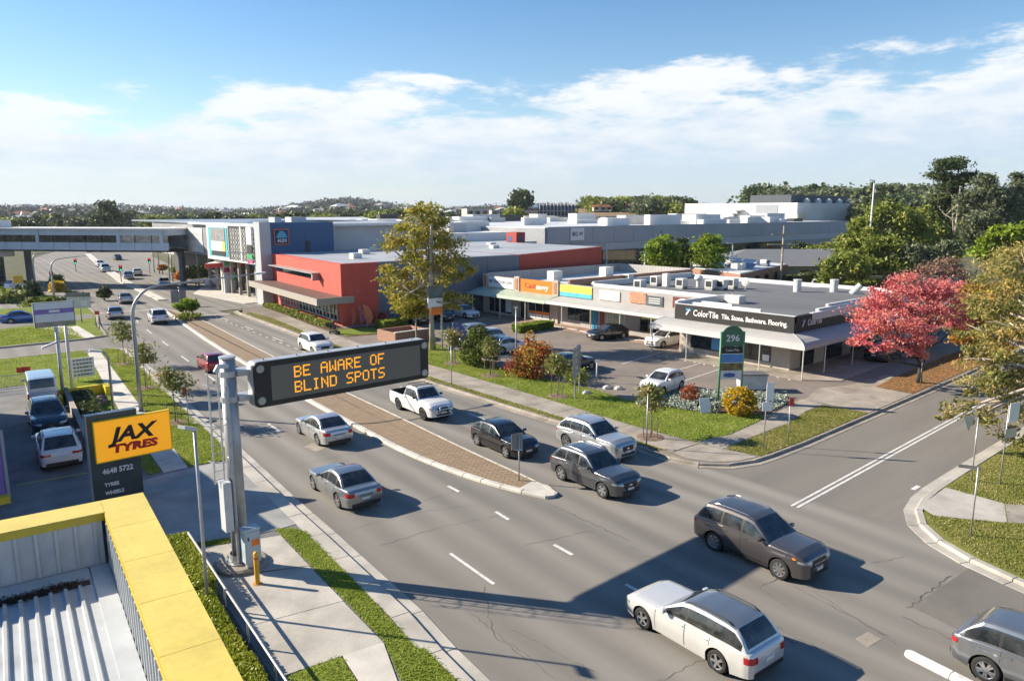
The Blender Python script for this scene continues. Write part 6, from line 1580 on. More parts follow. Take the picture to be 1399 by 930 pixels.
photo_tree('park_tree', 'grey-green tree cut by the right picture edge', 1398, 398, 150, [(1395, 258, 16, 14, 0), (1385, 280, 14, 14, 0), (1410, 290, 22, 24, 0), (1390, 240, 8, 6, 0)], 8500, .42, L_GREY)
photo_tree('park_tree', 'mid green tree below the flat-topped one', 1268, 395, 130, [(1262, 292, 12, 10, 0), (1270, 315, 16, 14, 0), (1258, 340, 15, 14, 0), (1285, 335, 16, 16, 0), (1300, 350, 14, 14, -2)], 10200, .42, L_OLIVE)
photo_tree('park_tree', 'bright green rounded tree at the right edge above the eucalypt', 1375, 392, 96, [(1352, 330, 14, 10, 0), (1375, 320, 18, 11, 0), (1398, 325, 18, 14, 0), (1345, 345, 14, 10, 0), (1385, 345, 24, 14, 0), (1420, 335, 20, 16, 0)], 6500, .45, L_BRIGHT)
photo_tree('park_tree', 'grey-green low tree beside the white wall', 1285, 394, 112, [(1250, 345, 14, 11, 0), (1275, 350, 16, 12, 0), (1295, 340, 12, 10, 0), (1262, 362, 14, 9, 0), (1290, 365, 14, 10, 0)], 5500, .45, L_GREY)
photo_tree('park_shrub', 'dark bushy shrub mass at the left foot of the park trees', 1150, 392, 110, [(1130, 368, 14, 12, 0), (1150, 360, 16, 14, 0), (1172, 372, 14, 12, 0), (1190, 360, 14, 12, 4), (1135, 380, 16, 9, 0)], 6000, .42, L_OLIVE, tr=.15)
photo_tree('park_shrub', 'deep green understorey behind the mast', 1215, 394, 125, [(1195, 372, 18, 12, 0), (1225, 370, 18, 12, 0), (1245, 375, 16, 11, 0)], 3500, .45, L_DARK, tr=.15)
photo_tree('bare_tree', 'bare reddish branches between pink tree and park trees', 1280, 420, 78, [(1265, 375, 22, 12, 0), (1290, 365, 22, 12, 0), (1310, 380, 20, 12, 0), (1240, 385, 14, 8, 0)], 2600, .2, L_TWIG, BARK, tr=.14)
for i, (px, py, d, r, lm, lb) in enumerate(((906, 374, 118, 21, L_BRIGHT, 'bright round tree left of the brick office before the mall'), (968, 372, 122, 22, L_BRIGHT, 'fuller round tree behind the brick office roof'), (928, 374, 124, 13, L_DARK, 'dark slim tree between the two round mall trees'))):
    photo_tree('round_tree', lb, px, py, d, [(px, py-34, r*.8, r*.62, 0), (px-r*.4, py-24, r*.7, r*.6, 0), (px+r*.4, py-26, r*.7, r*.6, 0), (px, py-14, r*.85, r*.55, 0), (px+r*.2, py-44, r*.55, r*.4, 0)], 5200, .38, lm, group='round trees by the mall', tr=.2, sub=12, tight=.3, shell=.7)
# --- shrubs and saplings along the right frontage
def bush(name, label, pos, r, h, n, leaf, lm, cat='shrub', blobs=None, group=None, shell=.8, tight=.2, sub=30, aspect=1.6, base=.1):
    t = thing(name, label, cat, (pos[0], pos[1], base), 0, group)
    bl = blobs or [(0, 0, h*.5, r, r, h*.5)]
    st = MB()
    for k in range(4):
        a = k*1.57+.4; st.tube([(0, 0, 0), (math.cos(a)*r*.3, math.sin(a)*r*.3, h*.55)], [.04, .015], 5)
    st.build('stem', BARK, t)
    link('foliage', leaf_mesh('foliage', clump_pts(bl, n, sub, tight, shell), leaf, 0, aspect, lm), t); return t
c = at(655, 498, .1)
bush('cone_bush', 'dark green clipped cone bush on the front lawn', c, 1.5, 3.3, 14000, .12, L_CONE, blobs=[(0, 0, .9, 1.55, 1.55, 1.0), (0, 0, 1.7, 1.35, 1.35, .95), (0, 0, 2.5, .9, .9, .75), (0, 0, 3.0, .45, .45, .4)], shell=.93, tight=.09, sub=110)
c = at(727, 513, .1); bush('autumn_shrub', 'red orange and green autumn shrub on the lawn edge', c, 1.6, 2.8, 5200, .17, L_AUT, blobs=[(0, 0, .9, 1.6, 1.6, .9), (.3, .3, 1.7, 1.2, 1.2, .9), (-.5, -.2, 1.6, .9, .9, .7), (.1, .5, 2.7, .35, .35, .8)], tight=.24)
c = at(699, 508, .1); bush('autumn_shrub', 'low crimson shrub at the lamp foot', c, .6, .9, 900, .12, leaf_mat('leaf_crimson', [(.22, .03, .03), (.33, .06, .05), (.4, .12, .08)]), tight=.3)
c = at(1010, 566, .1); bush('yellow_ball_shrub', 'round golden yellow ball shrub in the garden bed', c, .95, 1.75, 8000, .10, L_YEL, shell=.95, tight=.07, sub=240)
c = at(942, 548, .1); bush('red_shrub', 'small rust red shrub beside the white hatchback', c, .5, 1.1, 900, .12, leaf_mat('leaf_rust', [(.25, .05, .03), (.36, .10, .05), (.42, .18, .08)]), tight=.3)
c = at(788, 524, .1); bush('dark_shrub', 'brown-green shrub under the back of the road sign', c, .75, 1.1, 1100, .13, L_OLIVE, tight=.3)
for i, (px, py, lb) in enumerate(((1000, 421, ''),)): pass
sb = []
for k in range(5200):
    x, y = rnd.uniform(37.2, 47), rnd.uniform(22.9, 30.4)
    if in_poly(x, y, BED) and not in_poly(x, y, [(39.6, 23.0), (42.6, 22.9), (42.2, 25.6), (40.0, 25.8)]): sb.append((x, y, .16+abs(rnd.gauss(0, .12))))
o = link('silver_groundcover', leaf_mesh('silver_groundcover', sb*3 if len(sb) < 2000 else [(p[0]+rnd.gauss(0, .1), p[1]+rnd.gauss(0, .1), p[2]) for p in sb for _ in range(3)], .13, -.4, 2.2, L_SILV)); tag(o, 'low silver leaved groundcover filling the garden bed', 'plants', kind='stuff')
STAKE = mat('timber_stake', (.22, .17, .12), rough=.9, var=.2)
MULC = mat('bark_mulch', (.20, .135, .09), rough=.95, var=.3, scale=4, fine=.3)
def sapling(px, py, h, r, lb, lm=L_SAP, z=.12):
    c = at(px, py, z)
    t = tree('staked_sapling', lb, (c.x, c.y, z), [(0, 0, h*.78, r, r, h*.2), (.15, .1, h*.62, r*.8, r*.8, h*.14), (-.1, .1, h*.92, r*.55, r*.55, h*.10)], 900, .16, lm, h*.8, .035, BARK, group='staked saplings on the verges', tight=.36, shell=.3)
    for k in range(3):
        a = k*2.1+.5; s_ = MB(); s_.tube([(math.cos(a)*.45, math.sin(a)*.45, 0), (math.cos(a)*.45, math.sin(a)*.45, 1.25)], .03, 5); s_.build('stake', STAKE, t)
    m_ = MB(); m_.lathe([(.85, .004), (.5, .05), (.001, .07)], 12); m_.build('mulch_ring', MULC, t)
for q in ((618, 496, 2.9, .75, 'staked sapling nearest the gum trunk on the right lawn'), (670, 513, 3.0, .75, 'staked sapling with reddish tips before the cone bush'), (762, 541, 3.0, .75, 'staked sapling just left of the tall road sign back'), (889, 597, 3.1, .75, 'staked sapling in front of the white hatchback'),
          (170, 497, 3.6, .95, 'staked sapling on the left verge farthest from the camera'), (199, 530, 3.3, .95, 'staked sapling behind the curved lamp pole'), (240, 577, 3.4, .95, 'staked sapling on the left verge nearest the orange sign')): sapling(*q)
# clipped hedge beside the workshop (in blocks, each a mass of small leaves)
TWv = lambda u, v: Vector((5.52+math.cos(R(-6.6))*u-math.sin(R(-6.6))*v, 22.93+math.sin(R(-6.6))*u+math.cos(R(-6.6))*v))
L_HEDGE = leaf_mat('leaf_hedge', [(.13, .17, .012), (.24, .29, .022), (.35, .38, .035), (.45, .42, .06)], .3)
def hedge_block(name, label, u0, u1, v0, v1, h, n, cat='hedge', f=TWv, base=.12, leaf=.07, lm=None, grp='hedge along the workshop'):
    pts = []
    for k in range(n):
        s = rnd.random()
        u, v, z = rnd.uniform(u0, u1), rnd.uniform(v0, v1), rnd.uniform(.08, h)
        q = rnd.random()
        if q < .5: z = h + rnd.gauss(0, .025)
        elif q < .72: u = (u1 if rnd.random() < .7 else u0) + rnd.gauss(0, .03)
        elif q < .9: v = (v0 if rnd.random() < .6 else v1) + rnd.gauss(0, .03)
        p = f(u, v); pts.append((p.x, p.y, z+base))
    c = f((u0+u1)/2, (v0+v1)/2)
    t = thing(name, label, cat, (c.x, c.y, base), 0, grp)
    P_ = [(p[0]-c.x, p[1]-c.y, p[2]-base) for p in pts]
    link('foliage', leaf_mesh('foliage', P_, leaf, 0, 1.5, lm or L_HEDGE), t)
    core = MB(); A4 = [f(u0+.07, v0+.07)-c, f(u1-.07, v0+.07)-c, f(u1-.07, v1-.07)-c, f(u0+.07, v1-.07)-c]; core.prism([tuple(p) for p in A4], 0, h-.08); core.build('twig_core', mat('hedge_core', (.11, .12, .025), var=.3, scale=8, rough=1), t)
hedge_block('clipped_hedge', 'clipped yellow-green hedge block farthest up beside the pad', .7, 1.95, .5, 5.0, .75, 9000)
hedge_block('clipped_hedge', 'ragged middle stretch of hedge beside the white pipe rail', .9, 1.75, -4.2, .3, .62, 8000)
hedge_block('clipped_hedge', 'square clipped hedge end at the bottom of the picture', .55, 1.75, -9.8, -4.4, .85, 11000)
def wl2(u, v): return Vector((u, v))
hedge_block('low_hedge', 'low green hedge in the paved bed before the orange shop', 51.0, 55.8, 56.2, 57.6, .75, 3600, f=wl2, leaf=.2, lm=L_BRIGHT, grp='hedges by the shops')
for i, (y0, y1, x) in enumerate(((73.5, 78, 37.6), (79, 84, 38.3), (85, 90, 39.0), (91, 95, 39.6))):
    hedge_block('garden_hedge', 'garden shrubs under the red building awning, row piece ' + ('nearest the corner', 'second from the corner', 'third from the corner', 'farthest from the corner')[i], x, x+1.0, y0, y1, .45, 1500, f=wl2, leaf=.24, lm=L_OLIVE, grp='shrubs along the red building', cat='shrubs')
hedge_block('garden_hedge', 'green shrub patch beside the orange flags', 41.4, 44.5, 67.6, 69.2, .9, 1600, f=wl2, leaf=.22, lm=L_BRIGHT, grp='shrubs along the red building', cat='shrubs')
# hedges round the rear car park
def hedge_px(label, pa, pb2, w, h, n, lm, leaf=.35):
    a, b = at(*pa).to_2d(), at(*pb2).to_2d(); d = (b-a).normalized(); nn = Vector((-d.y, d.x)); L = (b-a).length
    hedge_block('boundary_hedge', label, 0, L, -w/2, w/2, h, n, f=lambda u, v: a+d*u+nn*v, leaf=leaf, lm=lm, grp='hedges behind the showroom', base=.05)
hedge_px('reddish hedge behind the shop roofs and brick office', (925, 398), (1055, 412), 1.6, 1.9, 3500, leaf_mat('leaf_photinia', [(.06, .08, .02), (.13, .13, .03), (.30, .10, .05)]))
hedge_px('dark hedge along the rear car park', (1075, 395), (1165, 378), 1.8, 2.0, 3000, L_DARK)
hedge_px('long clipped hedge below the park trees', (1140, 386), (1245, 388), 2.2, 2.2, 3500, L_OLIVE)
hedge_px('hedge with timber fence right of the lamp poles', (1150, 404), (1262, 392), 2.0, 1.8, 3500, L_OLIVE)
# left-hand greenery beyond the cross street
for i, (px, py, d, lm, r, lb) in enumerate(((42, 412, 112, L_DARK, 15, 'dark leafy tree at the left lane, near the yellow banner'), (14, 425, 104, L_OLIVE, 17, 'wide bush at the left edge above the blue sedan'), (78, 400, 118, L_YEL, 9, 'golden green small tree left of the lamp standards'), (68, 425, 103, L_BRIGHT, 13, 'yellow-green shrub mass behind the billboard'), (45, 430, 100, L_OLIVE, 13, 'olive shrub beside the blue sedan'), (96, 418, 104, L_DARK, 11, 'small dark tree beside the merging sign'), (78, 390, 122, L_OLIVE, 8, 'thin young tree at the left lights'), (142, 405, 106, L_DARK, 7, 'little dark tree at the corner kerb'))):
    photo_tree('roadside_tree', lb, px, py, d, [(px, py-r*1.2, r*.75, r*.55, 0), (px-r*.5, py-r*.7, r*.6, r*.5, 0), (px+r*.5, py-r*.8, r*.6, r*.5, 0), (px, py-r*.4, r*.8, r*.4, 0)], 1900, .42, lm, group='greenery beyond the left street', tr=.12)
for i, (px, py, d, lm, r, lb) in enumerate(((255, 434, 90, L_BRIGHT, 13, 'round bright tree standing on the brick median'), (268, 392, 128, L_OLIVE, 15, 'leafy tree on the service station corner'), (250, 388, 132, L_AUT, 9, 'small orange tree left of the corner tree'), (222, 372, 150, L_AUT, 5, 'slim orange tree by the far crossing'), (240, 377, 145, L_BRIGHT, 7, 'yellow-green shrub by the far crossing'))):
    photo_tree('street_tree', lb, px, py, d, [(px, py-r*1.5, r*.75, r*.42, 0), (px-r*.5, py-r*1.15, r*.55, r*.36, 0), (px+r*.5, py-r*1.2, r*.55, r*.36, 0)], 1700, .40, lm, group='small trees at the far crossing', tr=.1)
hb = MB()
for (px, py) in ((250, 436), (260, 437), (268, 397), (282, 402), (330, 404), (350, 400), (300, 402)):
    pass
c = at(256, 436, .1); bush('median_shrub', 'low shrub patch at the foot of the median tree', c, 1.3, .7, 700, .25, L_OLIVE)
# ================================================================== FAR BACKGROUND
def proto_tree(lm, shape, n, leaf, bark=BARK):
    h = 10.0
    sh = {'round': [(0, 0, 6.2, 3.6, 3.6, 2.8), (1.6, .8, 7.6, 2.2, 2.2, 1.7), (-1.7, -.5, 7.2, 2.3, 2.3, 1.8), (.3, -1.6, 5.2, 2.4, 2.4, 1.8), (-.5, 1.5, 8.6, 1.7, 1.7, 1.2)],
          'tall': [(0, 0, 8.6, 1.7, 1.7, 1.4), (.9, .6, 7.0, 1.8, 1.8, 1.5), (-1.0, -.4, 6.2, 1.9, 1.9, 1.4), (.5, -.8, 4.8, 1.8, 1.8, 1.3), (-.3, .8, 9.6, 1.0, 1.0, .7)],
          'flat': [(0, 0, 8.8, 3.2, 3.2, 1.0), (2, .8, 7.8, 2.0, 2.0, .9), (-2, -.7, 7.6, 2.1, 2.1, .9), (0, 1.5, 6.6, 2.0, 2.0, .9)]}[shape]
    return trunk_mesh(6.5, .24, sh), leaf_mesh('crown', clump_pts(sh, n, 14, .3, .6), leaf, .1, 1.5, lm), bark
PROT = [proto_tree(L_DARK, 'round', 1500, .75), proto_tree(L_DARK, 'tall', 1200, .7), proto_tree(L_OLIVE, 'round', 1500, .75), proto_tree(L_GREY, 'flat', 1200, .7), proto_tree(L_GREY, 'round', 1500, .75)]
PROT = [(tm.build('trunk', bk, None, smooth=True), cm) for tm, cm, bk in PROT]
TRUNKS = [(o.data, cm) for o, cm in PROT]
for o, _ in PROT: bpy.data.objects.remove(o)
def far_tree(k, x, y, z, h, label, group, wide=1.0):
    t = thing('far_tree', label, 'tree', (x, y, z), rnd.uniform(0, 6.28), group)
    t.scale = (h/10*wide, h/10*wide, h/10)
    link('trunk', TRUNKS[k][0], t); link('crown', TRUNKS[k][1], t)
def skyline_trees(px0, px1, py_top, jit, d0, d1, n, kinds, label, group, base=0.0, hmax=22, wide=1.15):
    for i in range(n):
        px = px0+(px1-px0)*(i+rnd.random())/n; d = rnd.uniform(d0, d1); top = atd(px, py_top+rnd.uniform(-jit, jit), d)
        z0 = base if base is not None else hill_z(top.x, top.y); h = top.z-z0
        if h > hmax: z0 = top.z-hmax; h = hmax
        if h < 4: h = 4; 
        ORD = ('first', 'second', 'third', 'fourth', 'fifth', 'sixth', 'seventh', 'eighth', 'ninth', 'tenth', 'eleventh', 'twelfth')
        w_ = ORD[i] if i < 12 else (ORD[n-1-i] if n-1-i < 12 else None)
        lb = label if not w_ else (label + (', %s from the left end of its belt' if i < 12 else ', %s from the right end of its belt') % w_)
        far_tree(rnd.choice(kinds), top.x, top.y, z0, h, lb, group, wide)
# --- low hills
def hill_z(x, y):
    r = math.hypot(x, y)
    t = max(0.0, min(1.0, (r-420)/1600)); t = t*t*(3-2*t)
    a = math.atan2(x, y)-CAM_YAW
    v = 14 + 4*math.sin(a*9+1.2) + 3*math.sin(a*23+.4) + 22*math.exp(-((a+.225)/.07)**2) + 8*math.exp(-((a-.25)/.15)**2) + 4*math.sin(x*.011)*math.cos(y*.013)
    r2 = max(0, (r-2000)/2200)
    return -.1 + t*v*(1+.5*r2) + 2.0*math.sin(x*.02+1)*math.sin(y*.017)*t
hm = MB(); NA, NRR = 150, 34
HM = mat('wooded_hill', (.028, .045, .022), rough=1.0, var=.5, scale=.012, fine=.5, fscale=.07, c2=(.055, .07, .035), spec=.05)
radii = [420*(1.075**i) for i in range(NRR)]
for i in range(NA+1):
    a = CAM_YAW + R(-62+124*i/NA)
    for r in radii: x, y = math.sin(a)*r, math.cos(a)*r; hm.v.append((x, y, hill_z(x, y)))
for i in range(NA):
    for j in range(NRR-1): hm.f.append((i*NRR+j, (i+1)*NRR+j, (i+1)*NRR+j+1, i*NRR+j+1)); hm.m.append(0)
o = hm.build('hills', HM, smooth=True, fix=True); o['kind'] = 'structure'
# tree cover on the hills: nobody could count it
hp = []
for k in range(9000):
    a = CAM_YAW + R(rnd.uniform(-42, 42)); r = 450*math.exp(rnd.random()**.8*1.95); x, y = math.sin(a)*r, math.cos(a)*r; z = hill_z(x, y); s = rnd.uniform(1.8, 3.4)*(.8+r/2600)
    for q in range(7): hp.append((x+rnd.gauss(0, s), y+rnd.gauss(0, s), z+abs(rnd.gauss(s*.9, s*.55))))
o = link('hill_woods', leaf_mesh('hill_woods', hp, 4.6, 0, 1.3, leaf_mat('leaf_far', [(.020, .032, .018), (.035, .052, .026), (.06, .075, .038), (.10, .09, .05)], .1))); tag(o, 'hazy wooded suburb covering the far hills', 'trees', kind='stuff')
RT = [mat('far_roof_'+str(i), c, rough=.8, var=.1) for i, c in enumerate(((.34, .12, .07), (.28, .25, .23), (.42, .40, .38), (.62, .62, .60), (.22, .16, .13)))]
WL = [mat('far_wall_'+str(i), c, rough=.8, var=.06) for i, c in enumerate(((.55, .50, .42), (.62, .60, .56), (.40, .25, .18)))]
protos = []
for i in range(5):
    h = hip_house('suburban_house', 'x', (0, 0), (1, 0), rnd.uniform(6, 9), rnd.uniform(4, 6), 3.0, 2.2, WL[i % 3], RT[i])
    protos.append(h)
k_ = 0
for i in range(90):
    a = CAM_YAW + R(rnd.uniform(-36, 35)); r = rnd.uniform(470, 1500); x, y = math.sin(a)*r, math.cos(a)*r
    src = protos[i % 5]
    h = src if i < 5 else copy_tree(src)
    s = 1.0 + r/1500
    h.location = (x, y, hill_z(x, y)-.3); h.rotation_euler[2] = rnd.uniform(0, 3.1); h.scale = (s, s, s)
    tag(h, 'small suburban house with ' + ('red tile', 'brown tile', 'pale grey', 'white metal', 'dark brown')[i % 5] + ' hipped roof among the far trees', 'house', 'houses on the far hills')
# --- belts of single trees on the skyline
G_ = 'skyline trees'
skyline_trees(0, 128, 296, 4, 300, 420, 18, (0, 1, 2, 4), 'dark tree beyond the footbridge', G_)
photo_tree('tall_dark_tree', 'tall dark conical tree rising alone above the footbridge', 147, 318, 300, [(147, 283, 10, 7, 0), (145, 295, 15, 9, 0), (152, 300, 14, 9, 0), (140, 306, 13, 8, 0), (150, 276, 5, 3, 0)], 3000, 1.2, L_DARK, group=G_)
skyline_trees(165, 420, 292, 3, 330, 460, 34, (0, 1, 2, 4), 'dark tree behind the mall roof', G_)
skyline_trees(420, 560, 287, 4, 300, 420, 18, (0, 2, 0, 4), 'dark rounded tree below the hill', G_)
skyline_trees(560, 760, 288, 4, 430, 560, 22, (0, 1, 4), 'dark tree behind the white roofs', G_)
photo_tree('round_skyline_tree', 'big round dark tree on the skyline beside the grey blocks', 712, 290, 380, [(712, 268, 11, 7, 0), (705, 274, 9, 6, 0), (719, 273, 9, 6, 0), (712, 279, 11, 5, 0)], 2400, 1.4, L_DARK, group=G_)
photo_tree('round_skyline_tree', 'low dark tree in front of the beige office', 703, 302, 260, [(703, 291, 11, 6, 0), (697, 296, 9, 5, 0), (712, 296, 8, 5, 0)], 1600, 1.0, L_OLIVE, group=G_)
skyline_trees(800, 940, 270, 5, 330, 420, 20, (0, 2, 4, 0), 'dark tree left of the cinema block', G_, hmax=16)
skyline_trees(882, 936, 271, 5, 300, 330, 8, (0, 4, 2), 'olive tree just left of the cinema', G_, hmax=15, wide=.8)
skyline_trees(1040, 1280, 256, 6, 330, 420, 34, (0, 3, 4, 3), 'grey-green gum behind the cinema block', G_, hmax=24)
skyline_trees(1180, 1420, 268, 8, 220, 300, 22, (0, 4, 3, 2), 'dark gum behind the park trees', G_, hmax=24)
skyline_trees(1090, 1160, 330, 6, 170, 200, 6, (2, 0), 'shrubby tree below the cinema wall', G_)
er = MB(); pr_ = [(atd(px, 0, 330).to_2d()) for px in (795, 830, 870, 930)]
RISE = [atd(px, 300, d).to_2d() for px, d in ((790, 300), (940, 300), (960, 420), (790, 430))]
er.prism([tuple(p) for p in RISE], 0, [10.5, 11, 15, 15]); o = er.build('earth_bank', mat('raw_earth', (.34, .19, .10), var=.4, scale=.06, rough=.95, c2=(.12, .11, .05))); o['kind'] = 'structure'
for i, (px, lb) in enumerate(((822, 'orange-roofed house on the earth bank'), (858, 'second house on the earth bank near the trees'))):
    p = atd(px, 282, 345); h = hip_house('hill_house', lb, (p.x, p.y), (.8, -.6), 4.5, 3.2, 2.2, 1.5, WL[0], RT[0], group='houses on the bank'); h.location.z = 12.5

# ---- thin air: a little haze softens the far suburb
hz_ = MB(); hz_.box(-2400, 5000, -1100, 5000, -1.2, 90)
hzo = hz_.build('haze', []) if False else None
hme = bpy.data.meshes.new('haze'); hme.from_pydata(hz_.v, [], hz_.f)
hmt = bpy.data.materials.new('haze_air'); hmt.use_nodes = True; hn = hmt.node_tree; hn.nodes.clear()
pv = hn.nodes.new('ShaderNodeVolumePrincipled'); pv.inputs['Color'].default_value = (.80, .88, 1.0, 1); pv.inputs['Density'].default_value = 0.00009; pv.inputs['Anisotropy'].default_value = 0.2
ho_ = hn.nodes.new('ShaderNodeOutputMaterial'); hn.links.new(pv.outputs[0], ho_.inputs['Volume'])
hme.materials.append(hmt); ho = link('haze', hme); ho['kind'] = 'stuff'; tag(ho, 'faint blue haze over the distant suburb', 'haze')
# ================================================================== SIGNS, LAMPS AND SMALL THINGS
POLE = mat('pole_steel', (.40, .41, .42), rough=.45, metal=.5, var=.1, scale=2, stain=.1); POLEW = mat('pole_white', (.60, .60, .60), rough=.5, var=.06)
LEDA = mat('led_amber', (.9, .38, .02), rough=.4, var=0, emit=(1.0, .40, .02), es=.55)
BRACK = mat('bracket_steel', (.50, .51, .52), rough=.45, metal=.4, var=.1)
# ---- overhead message sign
gx, gy = 9.09, 25.14
VM = thing('message_sign_gantry', 'thick grey post carrying a black electronic message board over the left lanes', 'road sign', (gx, gy, .1))
def vp(name, mb, m, **k): return pb(VM, name, mb, m, **k)
b = MB(); b.tube([(gx, gy, .45), (gx, gy, 7.78)], [.29, .26], 16); vp('post', b, POLE, smooth=True)
b = MB(); b.lathe([(.27, 7.78), (.285, 7.785), (.285, 7.85), (.001, 7.88)], 16, (gx, gy, 0)); vp('post_cap', b, BRACK)
b = MB(); b.lathe([(.95, .1), (.95, .24), (.85, .30), (.55, .32), (.001, .33)], 20, (gx, gy, 0)); vp('concrete_footing', b, CONC_OLD)
b = MB(); b.lathe([(.56, .30), (.56, .36), (.40, .37), (.36, .62)], 16, (gx, gy, 0)); vp('base_flange', b, POLE)
for k in range(8):
    a = k*.785; b = MB(); b.lathe([(.03, .36), (.03, .46), (.001, .46)], 6, (gx+math.cos(a)*.48, gy+math.sin(a)*.48, 0)); vp('anchor_bolt', b, GALV)
SX0, SX1, SZ0, SZ1, SY = 9.72, 17.08, 5.98, 7.62, 24.55
def rrect(x0, x1, z0, z1, r, n=5):
    p = []
    for cx_, cz_, a0 in ((x1-r, z1-r, 0), (x0+r, z1-r, 90), (x0+r, z0+r, 180), (x1-r, z0+r, 270)):
        for k in range(n+1): a = R(a0+90*k/n); p.append((cx_+r*math.cos(a), cz_+r*math.sin(a)))
    return p
def plate(mb, pr, y0, y1):
    n = len(pr); s = len(mb.v); mb.v += [(x, y0, z) for x, z in pr] + [(x, y1, z) for x, z in pr]
    mb.f.append(tuple(range(s, s+n))[::-1] if y0 > y1 else tuple(range(s, s+n))); mb.m.append(0); mb.f.append(tuple(range(s+n, s+2*n))); mb.m.append(0)
    for i in range(n): mb.f.append((s+i, s+(i+1) % n, s+n+(i+1) % n, s+n+i)); mb.m.append(0)
b = MB(); plate(b, rrect(SX0, SX1, SZ0, SZ1, .2), SY+.02, SY+.5); cabn = vp('cabinet', b, BRACK, fix=True)
b = MB(); plate(b, rrect(SX0+.01, SX1-.01, SZ0+.01, SZ1-.01, .2), SY-.06, SY+.02); vp('face_frame', b, mat('sign_face_black', (.015, .015, .016), rough=.5, var=.1), fix=True)
b = MB(); b.box(SX0+.62, SX1-.42, SY-.075, SY-.06, SZ0+.20, SZ1-.20); vp('display_panel', b, lines_mat('led_matrix', (.17, .158, .13), (.14, .13, .108), axis='grid', period=.062, width=.02, rough=.5, var=.03))
for x, z in ((SX0+.25, SZ1-.25), (SX0+.25, SZ0+.25), (SX1-.2, SZ1-.25), (SX1-.2, SZ0+.25)):
    b = MB(); b.lathe([(.001, SY-.10), (.13, SY-.09), (.145, SY-.06)], 16, (x, 0, z), 'y'); vp('warning_lamp', b, mat('lamp_lens', (.42, .41, .36), rough=.3, var=.1))
FONT5 = dict(B='11110 10001 10001 11110 10001 10001 11110', E='11111 10000 10000 11110 10000 10000 11111', A='01110 10001 10001 11111 10001 10001 10001', W='10001 10001 10001 10101 10101 11011 10001', R='11110 10001 10001 11110 10100 10010 10001', O='01110 10001 10001 10001 10001 10001 01110', F='11111 10000 10000 11110 10000 10000 10000', L='10000 10000 10000 10000 10000 10000 11111', I='01110 00100 00100 00100 00100 00100 01110', N='10001 11001 10101 10101 10011 10001 10001', D='11110 10001 10001 10001 10001 10001 11110', S='01111 10000 10000 01110 00001 00001 11110', P='11110 10001 10001 11110 10000 10000 10000', T='11111 00100 00100 00100 00100 00100 00100')
for ln, (s_, ztop_) in enumerate((('BE AWARE OF', SZ1-.34), ('BLIND SPOTS', SZ1-.90))):
    x = SX0 + 1.5
    for ch in s_:
        if ch != ' ':
            b = MB()
            for r_i, row in enumerate(FONT5[ch].split()):
                for c_i, v in enumerate(row):
                    if v == '1':
                        cx_, cz_ = x+c_i*.058, ztop_-r_i*.06
                        b.box(cx_-.024, cx_+.024, SY-.082, SY-.0755, cz_-.025, cz_+.025)
            vp('led_letter', b, LEDA)
        x += .058*6
for z in (6.35, 7.25):
    b = MB(); b.box(gx+.2, SX0+.5, SY+.25, SY+.85, z-.1, z+.1); vp('mounting_arm', b, BRACK)
    b = MB(); b.lathe([(.32, z-.1), (.32, z+.1)], 16, (gx, gy, 0)); vp('clamp_ring', b, BRACK)
b = MB(); b.box(SX0+.2, SX1-.3, SY+.5, SY+.62, 7.2, 7.3); b.box(SX0+.2, SX1-.3, SY+.5, SY+.62, 6.3, 6.4); vp('stiffening_rail', b, BRACK)
for k in range(6): b = MB(); b.lathe([(.03, SZ1), (.03, SZ1+.07), (.001, SZ1+.07)], 8, (SX0+.5+k*1.25, SY+.25, 0)); vp('lifting_eye', b, GALV)
# ladder with cage on the left of the post
for sx in (-.75, -.42):
    b = MB(); b.tube([(gx+sx, gy-.1, 3.4), (gx+sx, gy-.1, 7.4)], .022, 6); vp('ladder_rail', b, BRACK)
for k in range(12): b = MB(); b.tube([(gx-.75, gy-.1, 3.55+k*.31), (gx-.42, gy-.1, 3.55+k*.31)], .014, 5); vp('ladder_rung', b, BRACK)
for z in (4.3, 5.6, 7.0):
    b = MB(); b.tube([(gx-.58+math.cos(R(a))*.33, gy-.1-abs(math.sin(R(a)))*.55, z) for a in range(0, 181, 15)], .016, 5); vp('cage_hoop', b, BRACK)
for a in (40, 90, 140): b = MB(); b.tube([(gx-.58+math.cos(R(a))*.33, gy-.1-math.sin(R(a))*.55, 4.0) , (gx-.58+math.cos(R(a))*.33, gy-.1-math.sin(R(a))*.55, 7.35)], .012, 5); vp('cage_bar', b, BRACK)
b = MB(); b.box(gx-.62, gx-.34, gy-.5, gy-.05, 1.7, 3.5); vp('anti_climb_panel', b, mat('pale_panel', (.55, .57, .58), rough=.5, var=.06))
b = MB(); b.tube([(gx-.2, gy-.34, .4), (gx-.2, gy-.34, 6.9)], .06, 8); vp('cable_duct', b, BRACK)
b = MB(); b.tube([(gx-.1, gy-.2, 7.55), (gx-.5, gy-.5, 7.62), (gx-.62, gy-.55, 7.45)], .09, 8); vp('camera_arm', b, POLEW)
CB = at(338, 776, .13)
K = thing('control_cabinet', 'grey-blue control cabinet with orange sticker at the gantry foot', 'cabinet', (CB.x+.1, CB.y-.2, .13))
